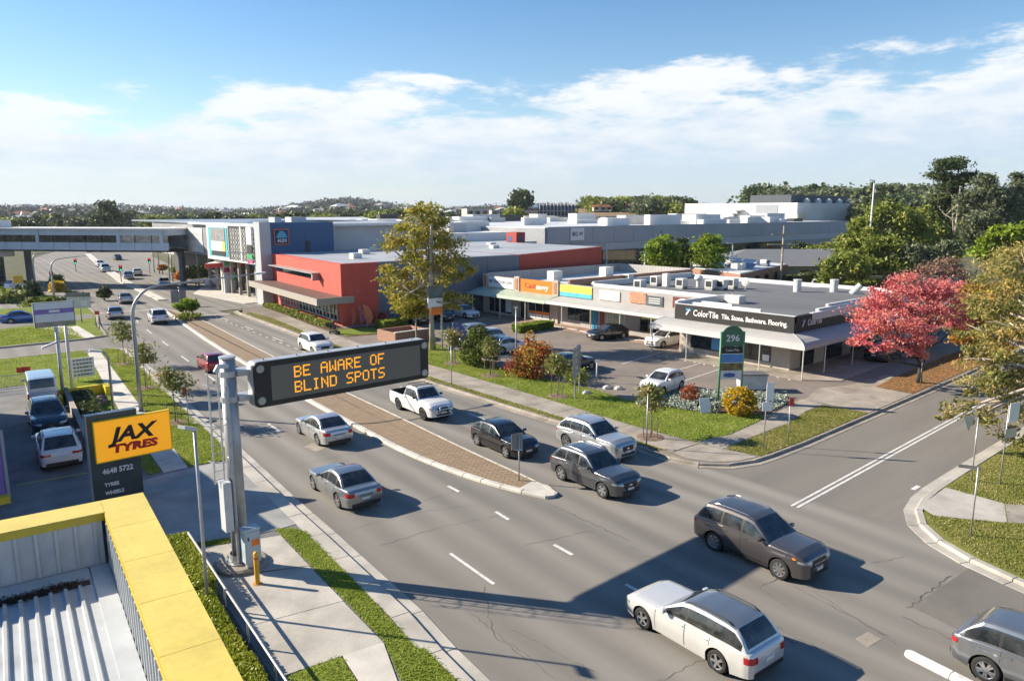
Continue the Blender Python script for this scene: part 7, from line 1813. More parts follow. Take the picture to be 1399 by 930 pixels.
for nm, bx, m_ in (('body', (-.28, .28, -.2, .2, .35, 1.55), mat('cabinet_paint', (.40, .50, .56), rough=.45, var=.06)), ('roof', (-.30, .30, -.22, .22, 1.555, 1.62), mat('cabinet_lid', (.50, .58, .62), var=.05)), ('door', (-.24, .24, -.222, -.201, .42, 1.5), mat('cabinet_door', (.42, .52, .58), rough=.4, var=.05)), ('plinth', (-.22, .22, -.15, .15, 0, .349), POLE), ('warning_sticker', (-.04, .22, -.232, -.223, .98, 1.22), ORG), ('handle', (-.18, -.13, -.235, -.223, 1.2, 1.35), FRAME_D)):
    MB().box(*bx).build(nm, m_, K)
bo = at(352, 797, .13)
BO = thing('yellow_bollard', 'yellow steel bollard on the concrete pad', 'bollard', (bo.x, bo.y, .13))
b = MB(); b.lathe([(.085, 0), (.085, 1.12), (.06, 1.17), (.001, 1.18)], 14); b.build('post', mat('bollard_yellow', (.72, .36, .02), rough=.5, var=.08, stain=.15), BO, smooth=True)
b = MB(); b.lathe([(.16, 0), (.16, .015), (.08, .02)], 14); b.build('base_plate', mat('bollard_base', (.5, .28, .05), var=.2), BO)
b = MB(); b.lathe([(.0865, .92), (.0865, 1.0)], 14); b.build('reflector_band', mat('bollard_red', (.5, .12, .03)), BO)
# white pipe rail along the hedge
RL = thing('pipe_rail', 'galvanised pipe rail running between the hedge and the pad', 'rail', (8.0, 27.4, .1))
ra, rb2 = at(257, 727, .95), at(395, 935, .95)
rr_ = rb2-ra; rb3 = rb2 + rr_*.8
b = MB(); b.tube([ra, rb3], .04, 8); pb(RL, 'top_rail', b, GALV, smooth=True)
for k in range(9):
    p = ra + (rb3-ra)*(k/8); b = MB(); b.tube([(p.x, p.y, .1), (p.x, p.y, .95)], .035, 8); pb(RL, 'rail_post', b, GALV)
# dwarf retaining wall under it
b = MB(); dv = (rb3-ra).to_2d().normalized(); nv = Vector((-dv.y, dv.x))*.06
b.prism([tuple(ra.to_2d()+nv), tuple(rb3.to_2d()+nv), tuple(rb3.to_2d()-nv), tuple(ra.to_2d()-nv)], .05, .26); o = b.build('hedge_edging_wall', mat('edging_dark', (.07, .07, .07), rough=.9, var=.2)); tag(o, 'low dark edging wall under the pipe rail', 'wall')
# ---- orange tyre sign on dark pylon
JY = 35.2
c4 = [aty(x, y, JY) for x, y in ((126, 577), (229, 560), (233, 611), (132, 631))]
bx0, bx1 = (c4[0].x+c4[3].x)/2, (c4[1].x+c4[2].x)/2; bz0, bz1 = (c4[2].z+c4[3].z)/2, (c4[0].z+c4[1].z)/2
JX = thing('tyre_shop_pylon', 'dark pylon with large orange tyre sign board and white phone number', 'sign', (bx0+1.2, JY+.2, .1))
pz = aty(118, 569, JY).z; px0, px1 = aty(120, 600, JY).x, aty(190, 600, JY).x
PYL = mat('pylon_charcoal', (.055, .065, .07), rough=.25, var=.15, scale=.8, spec=.6)
pbox(JX, 'pylon_panel', px0, px1, JY+.02, JY+.42, .1, pz, PYL); pbox(JX, 'pylon_edge', px0-.03, px0-.002, JY, JY+.44, .1, pz+.02, GALV)
SGO = mat('sign_amber', (.90, .36, .012), rough=.4, var=.02, emit=(.95, .40, .012), es=.28); SGY = mat('sign_edge_yellow', (.80, .52, .02), rough=.4, var=.02)  # amber board gets an added glow to lift its shaded face
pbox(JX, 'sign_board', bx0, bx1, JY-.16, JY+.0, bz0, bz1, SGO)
for a, b_ in (((bx0-.02, bx1+.02, bz1, bz1+.05)), ((bx0-.02, bx1+.02, bz0-.05, bz0)))[:0] or ((bz1+.001, bz1+.05), (bz0-.05, bz0-.001)): pbox(JX, 'sign_border', bx0-.04, bx1+.04, JY-.17, JY+.01, a, b_, SGY)
for a, b_ in ((bx0-.04, bx0-.001), (bx1+.001, bx1+.04)): pbox(JX, 'sign_border', a, b_, JY-.17, JY+.01, bz0, bz1, SGY)
bw_, bh_ = bx1-bx0, bz1-bz0; mx_ = (bx0+bx1)/2
ptext(JX, 'lettering', 'JAX', bh_*.50, (mx_-.08, JY-.175, bz0+bh_*.60), (1, 0, 0), mat('lettering_black', (.015, .015, .015)), shear=.28, bold=.035, width=bw_*.68)
ptext(JX, 'lettering', 'TYRES', bh_*.27, (mx_, JY-.175, bz0+bh_*.26), (1, 0, 0), mat('lettering_red', (.62, .03, .02)), shear=.1, bold=.03, width=bw_*.62)
tz = lambda px, py: aty(px, py, JY)
for s_, a, b_, h in (('4648 5722', (140, 645), (182, 637), .34), ('TYRES', (143, 663), (163, 659), .22), ('WHEELS', (144, 674), (170, 669), .22)):
    p, q = tz(*a), tz(*b_); ptext(JX, 'lettering', s_, h, ((p.x+q.x)/2, JY+.0, (p.z+q.z)/2), (1, 0, 0), SIGNWHT, bold=.008, width=q.x-p.x)
# ---- street lamps
def lamp(name, label, pts, r0, r1, head_dir, group, base_z=.1, head=True, m=POLE, head_len=.75):
    t = thing(name, label, 'street lamp', (pts[0][0], pts[0][1], base_z), 0, group); o_ = Vector(t.location)
    P_ = [Vector(p)-o_ for p in pts]; n = len(P_)
    MB().tube(P_, [r0+(r1-r0)*i/(n-1) for i in range(n)], 10).build('pole', m, t, smooth=True)
    b = MB(); b.lathe([(r0*2.2, 0), (r0*2.2, .03), (r0*1.1, .05)], 12, (P_[0].x, P_[0].y, 0)); b.build('base_plate', GALV, t)
    if head:
        d = Vector(head_dir).normalized(); e = P_[-1]; s = d.cross(Vector((0, 0, 1))).normalized()
        b = MB(); b.obox(e+d*head_len*.5, d*head_len*.5, s*.15, Vector((0, 0, .055))); h = b.build('luminaire', POLEW, t)
        b = MB(); b.obox(e+d*head_len*.55+Vector((0, 0, -.06)), d*head_len*.35, s*.12, Vector((0, 0, .012))); b.build('lens', mat('lamp_glass', (.5, .52, .5), rough=.2), h)
    return t
def arc_lamp(label, px, py, top, arm, group='curved street lamps', base_z=.1, r0=.13, r1=.05):
    """pole straight up from its foot, then a quarter bend into a long arm; bend and arm end read off the photo in the plane across the road"""
    f = at(px, py, base_z); Y = f.y
    tz_ = aty(top[0], top[1], Y); e = aty(arm[0], arm[1], Y)
    dx_ = e.x-f.x; rise = e.z-tz_.z; pts = [(f.x, Y, base_z), (f.x, Y, tz_.z*.5), (f.x, Y, tz_.z)]
    s = 1 if dx_ > 0 else -1; rad = min(abs(dx_)*.35, max(.3, rise*.8))
    for k in range(1, 8):
        a = R(90*k/7*.93); pts.append((f.x+s*rad*(1-math.cos(a)), Y, tz_.z+rise*.82*math.sin(a)))
    pts.append((f.x+dx_*.7, Y, tz_.z+rise*.93)); pts.append((e.x, Y, e.z))
    return lamp('curved_street_lamp', label, pts, r0, r1, (s, 0, .05), group, base_z)
arc_lamp('tall grey curved lamp on the left verge reaching far over the road', 193, 562, (183, 432), (348, 374))
arc_lamp('curved lamp standing nearest behind the billboard, with traffic signals', 74, 406, (70, 366), (110, 350))
arc_lamp('curved lamp next along behind the yellow banner', 49, 394, (45, 355), (62, 345), base_z=.05)
arc_lamp('slim curved lamp farthest left under the bridge', 38, 372, (36, 342), (46, 338), base_z=.05)
arc_lamp('curved lamp on the service station corner leaning left over the road', 272, 390, (268, 352), (236, 338), base_z=.05)
arc_lamp('curved lamp in front of the lattice screen, arm to the left', 353, 410, (350, 360), (318, 344), base_z=.1)
f = at(285, 836, .12); tp = aty(253, 588, f.y)
lamp('thin_camera_pole', 'thin grey pole with small device on top in front of the hedge', [(f.x, f.y, .12), (f.x+.0, f.y, 3), (f.x, f.y, tp.z)], .06, .045, (-.7, -.3, .3), 'small poles on the left', .12, head_len=.5)
f = at(155, 560, .12); tp = aty(138, 480, f.y)
lamp('car_park_lamp', 'short grey lamp post behind the orange sign with head turned left', [(f.x, f.y, .12), (f.x, f.y, tp.z-.4), (f.x-.3, f.y, tp.z)], .08, .06, (-1, 0, .2), 'small poles on the left', .12)
f = at(705, 506, .12); tp = aty(699, 422, f.y)
lamp('flood_lamp', 'slim floodlight pole beside the autumn shrub', [(f.x, f.y, .12), (f.x, f.y, tp.z)], .07, .05, (-.5, -.5, .2), 'floodlight poles in the car park', .12)
f = at(617, 527, .12); tp = aty(617, 472, f.y)
lamp('sign_pole', 'plain thin pole on the footpath left of the cone bush', [(f.x, f.y, .12), (f.x, f.y, tp.z)], .035, .035, (0, 1, 0), 'thin poles along the footpath', .12, head=False)
f = at(683, 502, .12); tp = aty(683, 462, f.y)
lamp('sign_pole', 'thin pole between cone bush and floodlight', [(f.x, f.y, .12), (f.x, f.y, tp.z)], .035, .035, (0, 1, 0), 'thin poles along the footpath', .12, head=False)
f = at(883, 612, .12); tp = aty(883, 540, f.y)
lamp('sign_pole', 'thin pole at the kerb in front of the white hatchback sapling', [(f.x, f.y, .12), (f.x, f.y, tp.z)], .04, .04, (0, 1, 0), 'thin poles along the footpath', .12, head=False)
# tall masts by the rear car park
for px, pyb, pyt, lb in ((1182, 398, 246, 'very tall thin mast in front of the park trees'), (1148, 396, 340, 'plain lamp column behind the showroom, right of a pair'), (1137, 392, 343, 'plain lamp column behind the showroom, left of a pair'), (1222, 384, 335, 'lamp column at the long hedge'), (998, 395, 333, 'lamp column in front of the brick office corner'), (899, 390, 333, 'lamp column left of the round trees'), (880, 386, 345, 'short lamp column beside the mall glazing'), (828, 372, 332, 'lamp column at the end of the dark red wall')):
    f = at(px, pyb, .05); tp = aty(px, pyt, f.y); d_ = depth_of(f)/1000
    lamp('lamp_column', lb, [(f.x, f.y, .05), (f.x, f.y, tp.z)], 1.5*d_, .9*d_, (-.7, .7, .1), 'lamp columns behind the shops', .05, head_len=2.2 if px == 1137 or px == 1222 else .9, m=POLEW)
pwr = at(1066, 392); tp = aty(1067, 308, pwr.y)
PP = thing('power_pole', 'wooden power pole with cross arm before the mall hall', 'power pole', (pwr.x, pwr.y, 0))
b = MB(); b.tube([(pwr.x, pwr.y, 0), (pwr.x, pwr.y, tp.z)], [.2, .14], 8); pb(PP, 'pole', b, BARKP)
for z, w in ((tp.z-1.5, 2.0), (tp.z-3.2, 2.6)): b = MB(); b.obox((pwr.x, pwr.y, z), (_rt.x*w, _rt.y*w, 0), (.08, .08, 0), (0, 0, .09)); pb(PP, 'cross_arm', b, BARKP)
# ---- sign plates on posts
def post_sign(name, label, px, py, boards, r=.03, z=.12, group=None, cat='road sign', face=(-.55, -.83), post_top=None, m=POLE):
    """boards: (px, py of centre, width, height, material, shape)"""
    f = at(px, py, z); t = thing(name, label, cat, (f.x, f.y, z), 0, group)
    tops = []
    n = Vector((face[0], face[1], 0)).normalized(); s = Vector((-n.y, n.x, 0))
    d = depth_of(f)
    for (bx_, by_, w, h, bm, shp) in boards:
        c = aty(px, by_, f.y); zc = c.z-z; off = (bx_-px)*d/1000
        b = MB(); ctr = s*off + Vector((0, 0, zc)) + n*(r+.03)
        if shp == 'tri':
            v = [ctr+s*(-w/2)+Vector((0, 0, h/2)), ctr+s*(w/2)+Vector((0, 0, h/2)), ctr+Vector((0, 0, -h/2))]
            b.tri(*v); b.tri(*[p-n*.012 for p in v[::-1]])
            for i in range(3): b.quad(v[i], v[i]-n*.012, v[(i+1) % 3]-n*.012, v[(i+1) % 3])
        else: b.obox(ctr, s*(w/2), n*.01, Vector((0, 0, h/2)))
        b.build('sign_plate', bm, t, fix=True); tops.append(zc+h*.35)
    top = post_top if post_top else max(tops)
    MB().tube([(0, 0, 0), (0, 0, top)], r, 8).build('post', m, t, smooth=True)
    return t
ALU = mat('sign_back_aluminium', (.50, .50, .49), rough=.45, metal=.3, var=.1); RED_S = mat('sign_red', (.50, .035, .03), rough=.45, var=.04); SB_ = mat('sign_back_dark', (.22, .21, .20), rough=.5, var=.1)
post_sign('keep_left_sign', 'small sign plate seen from behind at the tip of the brick median', 709, 656, [(711, 603, .62, .78, SB_, 'r')], z=.1, r=.035, face=(.2, .98))
post_sign('give_way_sign', 'white back of a triangular give way sign on the right corner', 1327, 657, [(1342, 583, .85, .8, ALU, 'tri')], face=(.35, .94), r=.032)
post_sign('bent_street_pole', 'thin pole with a short name blade on the right corner grass', 1326, 731, [(1336, 647, .75, .14, SB_, 'r')], face=(.9, .43), r=.032)
post_sign('parking_sign', 'two white plates on a post near the right eucalypt', 1366, 661, [(1372, 597, .7, .42, ALU, 'r'), (1374, 570, .6, .9, SIGNWHT, 'r')], face=(-.4, -.9), r=.032)
s_ = post_sign('parking_sign', 'two white parking plates on a post by the yellow ball shrub', 1043, 613, [(1047, 536, .42, 1.0, SIGNWHT, 'r'), (1044, 556, .55, .5, SIGNWHT, 'r')], face=(-.55, -.83), r=.03)
post_sign('parking_sign', 'small red plate on a post at the corner lawn', 1076, 607, [(1077, 550, .26, .45, RED_S, 'r')], face=(-.55, -.83), r=.03)
post_sign('no_stopping_sign', 'little red plate on a thin post under the pink tree', 1257, 527, [(1258, 488, .3, .3, RED_S, 'r')], r=.035)
post_sign('no_stopping_sign', 'little red plate on a thin post at the left kerb', 258, 581, [(257, 533, .16, .4, RED_S, 'r')], r=.03)
post_sign('no_stopping_sign', 'little red plate on a post at the left street corner', 136, 449, [(135, 427, .5, .4, RED_S, 'r')], r=.05)
post_sign('bollard_sign', 'short white post beside the car park edge', 815, 522, [(815, 493, .35, .22, SIGNWHT, 'r')], r=.05, m=POLEW)
post_sign('lane_merge_board', 'grey lane board with red circle behind the billboard', 112, 440, [(111, 411, 2.6, 1.6, ALU, 'r'), (111, 402, 2.6, .5, SB_, 'r'), (117, 414, .7, .7, SIGNWHT, 'r')], r=.07)
post_sign('lane_merge_board', 'grey back of a board with solar panel on the median', 246, 417, [(247, 405, 1.9, 1.7, SB_, 'r'), (250, 393, .9, .25, FRAME_D, 'r')], r=.07, face=(.3, .95))
post_sign('warning_plate', 'two small red plates on a post in front of the van', 34, 510, [(29, 505, .55, .4, RED_S, 'r'), (37, 504, .6, .4, RED_S, 'r')], r=.03)
# tall direction sign seen from behind on two raked legs
DS = thing('direction_sign', 'back of a tall direction sign on two legs at the car park edge', 'road sign', (35.7, 34, .12))
fa, fb = at(779, 548, .12), at(796, 541, .12); fa, fb = Vector((35.6, 33.7, .12)), Vector((36.9, 34.5, .12))
for i, (f, px, pt) in enumerate(((fa, 786, 480), (fb, 800, 470))):
    tp = aty(px, pt, f.y); b = MB(); b.tube([f, (f.x, f.y, 3.6)], .05, 8); pb(DS, 'leg', b, POLE)
    for k in range(5): b = MB(); b.box(f.x-.03, f.x+.03, f.y-.12, f.y-.05, 1.7+k*.42, 1.76+k*.42); pb(DS, 'bracket', b, GALV)
dv = (fb-fa).to_2d(); b = MB(); m_c = (fa+fb)/2; b.obox((m_c.x-.06, m_c.y+.1, 2.6), (dv.x*.62, dv.y*.62, 0), (.01, -.015, 0), (0, 0, 1.05)); pb(DS, 'sign_plate', b, ALU)
for k in range(4): b = MB(); b.obox((m_c.x+.0, m_c.y+.0, 1.8+k*.5), (dv.x*.6, dv.y*.6, 0), (.02, -.03, 0), (0, 0, .025)); pb(DS, 'rail', b, GALV)
# ---- green tenant pylon with street number
ga, gb = at(981, 549, .12), at(1005, 534, .12); gb = Vector((ga.x+1.25, ga.y+.05, .12)); ga2 = ga
dvec = Vector((.80, -.60, 0)); ga = at(981, 549, .12); gb = ga + dvec*1.55
GP = thing('tenant_pylon', 'arched green tenant pylon sign with number 296 on two legs', 'sign', (ga.x, ga.y, .12))
GRNP = mat('pylon_green', (.05, .16, .09), rough=.45, var=.06); GRL = mat('pylon_leg_green', (.10, .26, .13), rough=.45, var=.06)
ztop_ = aty(981, 452, ga.y).z
for f in (ga, gb): b = MB(); b.tube([(f.x, f.y, .1), (f.x, f.y, ztop_-.1)], .075, 10); pb(GP, 'leg', b, GRL, smooth=True)
mid_ = (ga+gb)/2; nrm = Vector((dvec.y, -dvec.x, 0)); nrm = nrm if nrm.dot(mid_) < 0 else -nrm
arch = MB(); hw_ = .80; n = 14; base_ = 3.95; pr = [(-hw_, base_), (hw_, base_)] + [(hw_*math.cos(R(180*k/n)), ztop_-.55+.85*math.sin(R(180*k/n))) for k in range(n+1)]
v0 = [mid_.xy.to_3d()+dvec*x+Vector((0, 0, z))+nrm*.06 for x, z in pr]; v1 = [p-nrm*.12 for p in v0]; nn = len(pr)
arch.v += [tuple(p) for p in v0+v1]; arch.f += [tuple(range(nn)), tuple(range(nn, 2*nn))[::-1]] + [(i, (i+1) % nn, nn+(i+1) % nn, nn+i) for i in range(nn)]; arch.m += [0]*len(arch.f)
pb(GP, 'arched_head', arch, GRNP, fix=True)
def gp_panel(z0, z1, m_, nm='tenant_panel'):
    c_ = mid_.xy.to_3d()+Vector((0, 0, (z0+z1)/2)); b = MB(); b.obox(c_+nrm*.02, dvec*.72, nrm*.05, Vector((0, 0, (z1-z0)/2))); return pb(GP, nm, b, m_)
for z0, z1, m_ in ((3.45, 3.9, SIGNBLK), (2.85, 3.4, mat('tenant_blue', (.10, .27, .60), var=.1)), (2.3, 2.8, mat('tenant_olive', (.30, .27, .05), c2=(.12, .05, .05), scale=4)), (1.7, 2.25, SIGNWHT)): gp_panel(z0, z1, m_)
for z in (3.425, 2.825, 2.275): gp_panel(z-.022, z+.022, SIGNWHT, 'divider')
gl = GP.location
text('lettering', '296', .62, mid_.xy.to_3d()+Vector((0, 0, ztop_-.55))+nrm*.075-gl, dvec, (0, 0, 1), SIGNWHT, GP, bold=.012)
text('lettering', 'ColorTile', .24, mid_.xy.to_3d()+Vector((0, 0, 3.67))+nrm*.085-gl, dvec, (0, 0, 1), SIGNWHT, GP)
for i, ch in enumerate('THE'): pass
b = MB()
for k in range(6): zc = 1.98; b.obox(mid_.xy.to_3d()+dvec*(-.45+k*.13)+Vector((0, 0, zc))+nrm*.085, dvec*.06, nrm*.006, Vector((0, 0, .16-.02*abs(k-2.5)))); 
pb(GP, 'tenant_mark', b, mat('tenant_mark_blue', (.06, .13, .45)))
# ---- skip bin, board sign, rocks
sbp = at(1026, 532, .12); SK = thing('skip_bin', 'pale grey waste bin with dark lid behind the green pylon', 'bin', (sbp.x, sbp.y, .12), R(-40))
b = MB(); b.prism([(-.95, -.6), (.95, -.6), (.95, .6), (-.95, .6)], .12, 1.15, 0, True); b.v = [(x*(.92 if z < .2 else 1), y*(.88 if z < .2 else 1), z) for x, y, z in b.v]; b.build('hopper', mat('bin_paint', (.52, .53, .56), rough=.5, var=.1, stain=.2), SK)
MB().box(-1.0, 1.0, -.66, .66, 1.16, 1.24).build('lid', mat('bin_lid', (.12, .12, .12), rough=.6, var=.15), SK)
for x in (-.8, .8):
    for y in (-.45, .45): MB().lathe([(.001, -.04), (.08, -.04), (.08, .04), (.001, .04)], 10, (x, y, .08), 'y').build('castor', FRAME_D, SK)
for x in (-1.02, 1.0): MB().box(x, x+.03, -.3, .3, .8, .95).build('lifting_pocket', FRAME_D, SK)
fs = at(961, 562, .12); AF = thing('board_sign', 'small white sandwich board on the silver garden bed', 'sign', (fs.x, fs.y, .12), R(-35))
for s in (-1, 1): b = MB(); b.obox((0, s*.22, .45), (.35, 0, 0), (0, .015, 0), (0, -s*.2, .45)); b.build('board', SIGNWHT if s < 0 else FRAME_D, AF)
for i, (px, py) in enumerate(((845, 531), (829, 530), (801, 537))):
    p = at(px, py, .12); b = MB(); b.lathe([(.001, -.02), (.28, .0), (.24, .14), (.12, .2), (.001, .22)], 9); b.v = [(x*1.3+rnd.uniform(-.04, .04), y+rnd.uniform(-.04, .04), z) for x, y, z in b.v]
    o = b.build('garden_rock', CONC_PALE); o.location = (p.x, p.y, .12); tag(o, 'pale rock on the car park edge, ' + ('right of three', 'middle of three', 'left of three')[i], 'rock', 'rocks on the car park edge')
# ---- feather flags
def flag(label, px, py, topy, m, lean, w=.75, grp='feather flags'):
    f = at(px, py, .12); tp = aty(px, topy, f.y); h = tp.z-.12
    t = thing('feather_flag', label, 'flag', (f.x, f.y, .12), 0, grp); s = _rt
    MB().tube([(0, 0, 0), (s.x*lean*.6, s.y*lean*.6, h*.7), (s.x*lean, s.y*lean, h)], .022, 6).build('pole', POLE, t)
    b = MB(); N = 9
    for k in range(N):
        def pt(k, e):
            q = k/N; z = h*(.14+.86*q); c_ = lean*(z/h); wd = w*(1-(max(0, q-.55)/.47)**2*.85)*(.55+.45*min(1, q*3)); return (s.x*(c_+wd*e)+.03*math.sin(q*9), s.y*(c_+wd*e)+.05*math.sin(q*7+e*2), z)
        b.quad(pt(k, 0), pt(k, 1), pt(k+1, 1), pt(k+1, 0))
        b.quad(*[tuple(c - d for c, d in zip(p, (0.012, 0.012, 0))) for p in (pt(k+1, 0), pt(k+1, 1), pt(k, 1), pt(k, 0))])
    b.build('banner', m, t, smooth=True)
FB = mat('flag_blue', (.05, .085, .28), rough=.7, c2=(.16, .19, .4), scale=5); FO = mat('flag_orange', (.55, .12, .03), rough=.7, c2=(.45, .2, .1), scale=4)
flag('blue feather flag before the parked white wagon, left one', 612, 484, 440, FB, .5); flag('blue feather flag before the parked white wagon, right one', 634, 482, 440, FB, -.7)
flag('orange feather flag at the red building corner, left one', 482, 444, 417, FO, -.2, .5); flag('purple-orange feather flag at the red building corner, middle one', 494, 444, 418, mat('flag_purple', (.22, .06, .18), c2=(.5, .15, .05), scale=3), -.25, .6); flag('orange feather flag at the red building corner, right one', 502, 447, 416, FO, -.35, .8)
# ---- sign behind the gum, brick bin store
gp = at(604, 476, .12); GS = thing('restaurant_pylon', 'pylon with dark and white boards and orange oval half hidden by the gum', 'sign', (gp.x, gp.y, .12))
b = MB(); b.tube([(gp.x, gp.y, .1), (gp.x, gp.y, aty(604, 386, gp.y).z)], .09, 8); pb(GS, 'post', b, POLE)
def gbx(name, xa, xb, ya, yb, m): p, q = aty(xa, ya, gp.y-.1), aty(xb, yb, gp.y-.1); pbox(GS, name, p.x, q.x, gp.y-.2, gp.y-.1, min(p.z, q.z), max(p.z, q.z), m)
gbx('sign_panel', 584, 604, 391, 406, mat('sign_slate', (.12, .16, .15))); gbx('sign_panel', 584, 604, 407, 419, SIGNWHT); gbx('sign_panel', 588, 604, 420, 429, ORG)
bs = at(563, 466, .12); BS = thing('brick_bin_store', 'low open brick bin store beside the gum trunk', 'enclosure', (bs.x, bs.y, .12))
for x0, x1, y0, y1 in ((-2, 2, -.1, .1), (-2, -1.8, .1, 3.0), (1.8, 2, .1, 3.0), (-2, 2, 3.0, 3.2)): pbox(BS, 'wall', bs.x+x0, bs.x+x1, bs.y+y0, bs.y+y1, .1, 1.15, REDBR)
pbox(BS, 'rail', bs.x-2, bs.x+2, bs.y-.12, bs.y+.12, 1.151, 1.22, WHITEWALL)
# ---- billboard on twin white poles and yard things
ba = at(87, 544, .12); bb = at(99, 534, .12)
BLB = thing('billboard', 'white and purple billboard on two tall white poles over the left lawn', 'billboard', (ba.x, ba.y, .12))
Yb = ba.y+1.0
q4 = [aty(x, y, Yb) for x, y in ((45, 415), (101, 410), (103, 443), (47, 449))]; x0, x1 = (q4[0].x+q4[3].x)/2, (q4[1].x+q4[2].x)/2; z0, z1 = (q4[2].z+q4[3].z)/2, (q4[0].z+q4[1].z)/2
b = MB(); b.tube([(ba.x, ba.y, .1), (ba.x, ba.y, z0+.1)], .11, 10); pb(BLB, 'pole', b, POLEW, smooth=True)
b = MB(); b.tube([(bb.x, bb.y, .1), (bb.x, bb.y, z0+.1)], .11, 10); pb(BLB, 'pole', b, POLEW, smooth=True)
pbox(BLB, 'board', x0, x1, Yb, Yb+.35, z0, z1, mat('board_edge', (.18, .2, .18)))
H_b = z1-z0
for a, b_, m_ in ((.02, .2, mat('ad_green', (.12, .25, .08), c2=(.5, .35, .3), scale=3)), (.205, .53, SIGNWHT), (.535, .72, mat('ad_purple', (.28, .18, .48))), (.725, .98, SIGNWHT)): pbox(BLB, 'advert_strip', x0+.06, x1-.06, Yb-.02, Yb-.002, z0+H_b*a, z0+H_b*b_, m_)
pbox(BLB, 'advert_line', x0+.9, x1-.9, Yb-.03, Yb-.021, z0+H_b*.58, z0+H_b*.68, SIGNWHT); pbox(BLB, 'advert_line', x0+1.2, x1-1.2, Yb-.03, Yb-.021, z0+H_b*.42, z0+H_b*.46, mat('ad_grey', (.4, .35, .4)))
hz = aty(76, 470, ba.y).z
b = MB(); b.obox((ba.x-.5, ba.y, 3.9), (.45, 0, .15), (0, .12, 0), (0, 0, .06)); pb(BLB, 'floodlight', b, POLEW)
nb = at(113, 520, .12); NB = thing('notice_board', 'white notice board with lines of black writing by the footpath', 'sign', (nb.x, nb.y, .12)); Yn = nb.y
c0, c1 = aty(97, 493, Yn), aty(130, 512, Yn); pbox(NB, 'board', c0.x, c1.x, Yn-.04, Yn+.04, min(c0.z, c1.z)-.0, max(c0.z, c1.z)+.15, SIGNWHT)
for k in range(5):
    zz = min(c0.z, c1.z)+.12+k*(abs(c0.z-c1.z))/4.6
    for j in range(6):
        wv = (c1.x-c0.x)/7; xx = c0.x+.1+j*(c1.x-c0.x-.2)/6; pbox(NB, 'writing', xx, xx+wv*rnd.uniform(.6, .95), Yn-.05, Yn-.041, zz, zz+.09, FRAME_D)
for xx in (c0.x+.3, c1.x-.3): b = MB(); b.tube([(xx, Yn+.06, .1), (xx, Yn+.06, max(c0.z, c1.z))], .04, 6); pb(NB, 'post', b, POLEW)
# yellow pond surround, yard wall, fence
yp = at(120, 545, .12); YT = thing('yellow_planter', 'bright yellow edged planter with dark rocks inside the left garden', 'planter', (yp.x, yp.y, .12))
for x0, x1, y0, y1 in ((-1.9, 1.6, 1.2, 1.45), (-1.9, -1.6, -.9, 1.2), (1.2, 1.6, .3, 1.2)): pbox(YT, 'edge', yp.x+x0, yp.x+x1, yp.y+y0, yp.y+y1, .1, .75, mat('planter_yellow', (.75, .58, .02), rough=.5, var=.04))
for k in range(9):
    b = MB(); b.lathe([(.001, 0), (.42, .02), (.38, .3), (.18, .42), (.001, .45)], 8, (yp.x-1.1+rnd.uniform(0, 1.9), yp.y-2.6+k*.42, .12)); b.v = [(x+rnd.uniform(-.06, .06), y+rnd.uniform(-.06, .06), z+rnd.uniform(-.03, .03)) for x, y, z in b.v]; pb(YT, 'rock', b, mat('brown_rock', (.13, .085, .065), var=.3, scale=2))
YW = MB(); wa, wb2 = Vector((9.55, 57.5)), Vector((7.85, 41.8)); dv = (wb2-wa).normalized(); nv = Vector((-dv.y, dv.x))*.14
YW.prism([tuple(wa+nv), tuple(wb2+nv), tuple(wb2-nv), tuple(wa-nv)], .05, .75); o = YW.build('yard_wall', CONC_OLD); tag(o, 'low concrete kerb wall along the parked yard vehicles', 'wall')
hedge_block('garden_hedge', 'dark shrubs between the yard wall and the lawn', 9.3, 10.4, 46.5, 56.5, .5, 2600, f=lambda u, v: Vector((u+(v-50)*.1-.2, v)), leaf=.16, lm=L_DARK, grp='shrubs in the left garden', cat='shrubs')
FN = thing('pool_fence', 'short grey bar fence at the end of the yard', 'fence', (6.2, 62.2, .1))
for k in range(22): b = MB(); b.tube([(4.6+k*.15, 62.4-k*.02, .15), (4.6+k*.15, 62.4-k*.02, 1.25)], .014, 5); pb(FN, 'bar', b, GALV)
for z in (.25, 1.22): b = MB(); b.tube([(4.5, 62.4, z), (7.9, 61.95, z)], .025, 6); pb(FN, 'rail', b, GALV)
stripe(at(22, 662, .11), at(122, 645, .11), .1, 'yard_line', z=.1035).data.materials[0] = mat('yellow_line', (.6, .45, .05))
# banner and blue board at far left
yb_ = at(25, 412, .1); YB = thing('yellow_banner', 'yellow banner sign among the greenery at far left', 'sign', (yb_.x, yb_.y, .1)); p, q = aty(17, 377, yb_.y), aty(32, 387, yb_.y); pbox(YB, 'banner', p.x, q.x, yb_.y-.05, yb_.y+.05, q.z, p.z, mat('banner_yellow', (.7, .42, .03), var=.15, scale=1))
for xx in (p.x+.1, q.x-.1): b = MB(); b.tube([(xx, yb_.y+.06, .1), (xx, yb_.y+.06, p.z)], .05, 6); pb(YB, 'post', b, POLE)
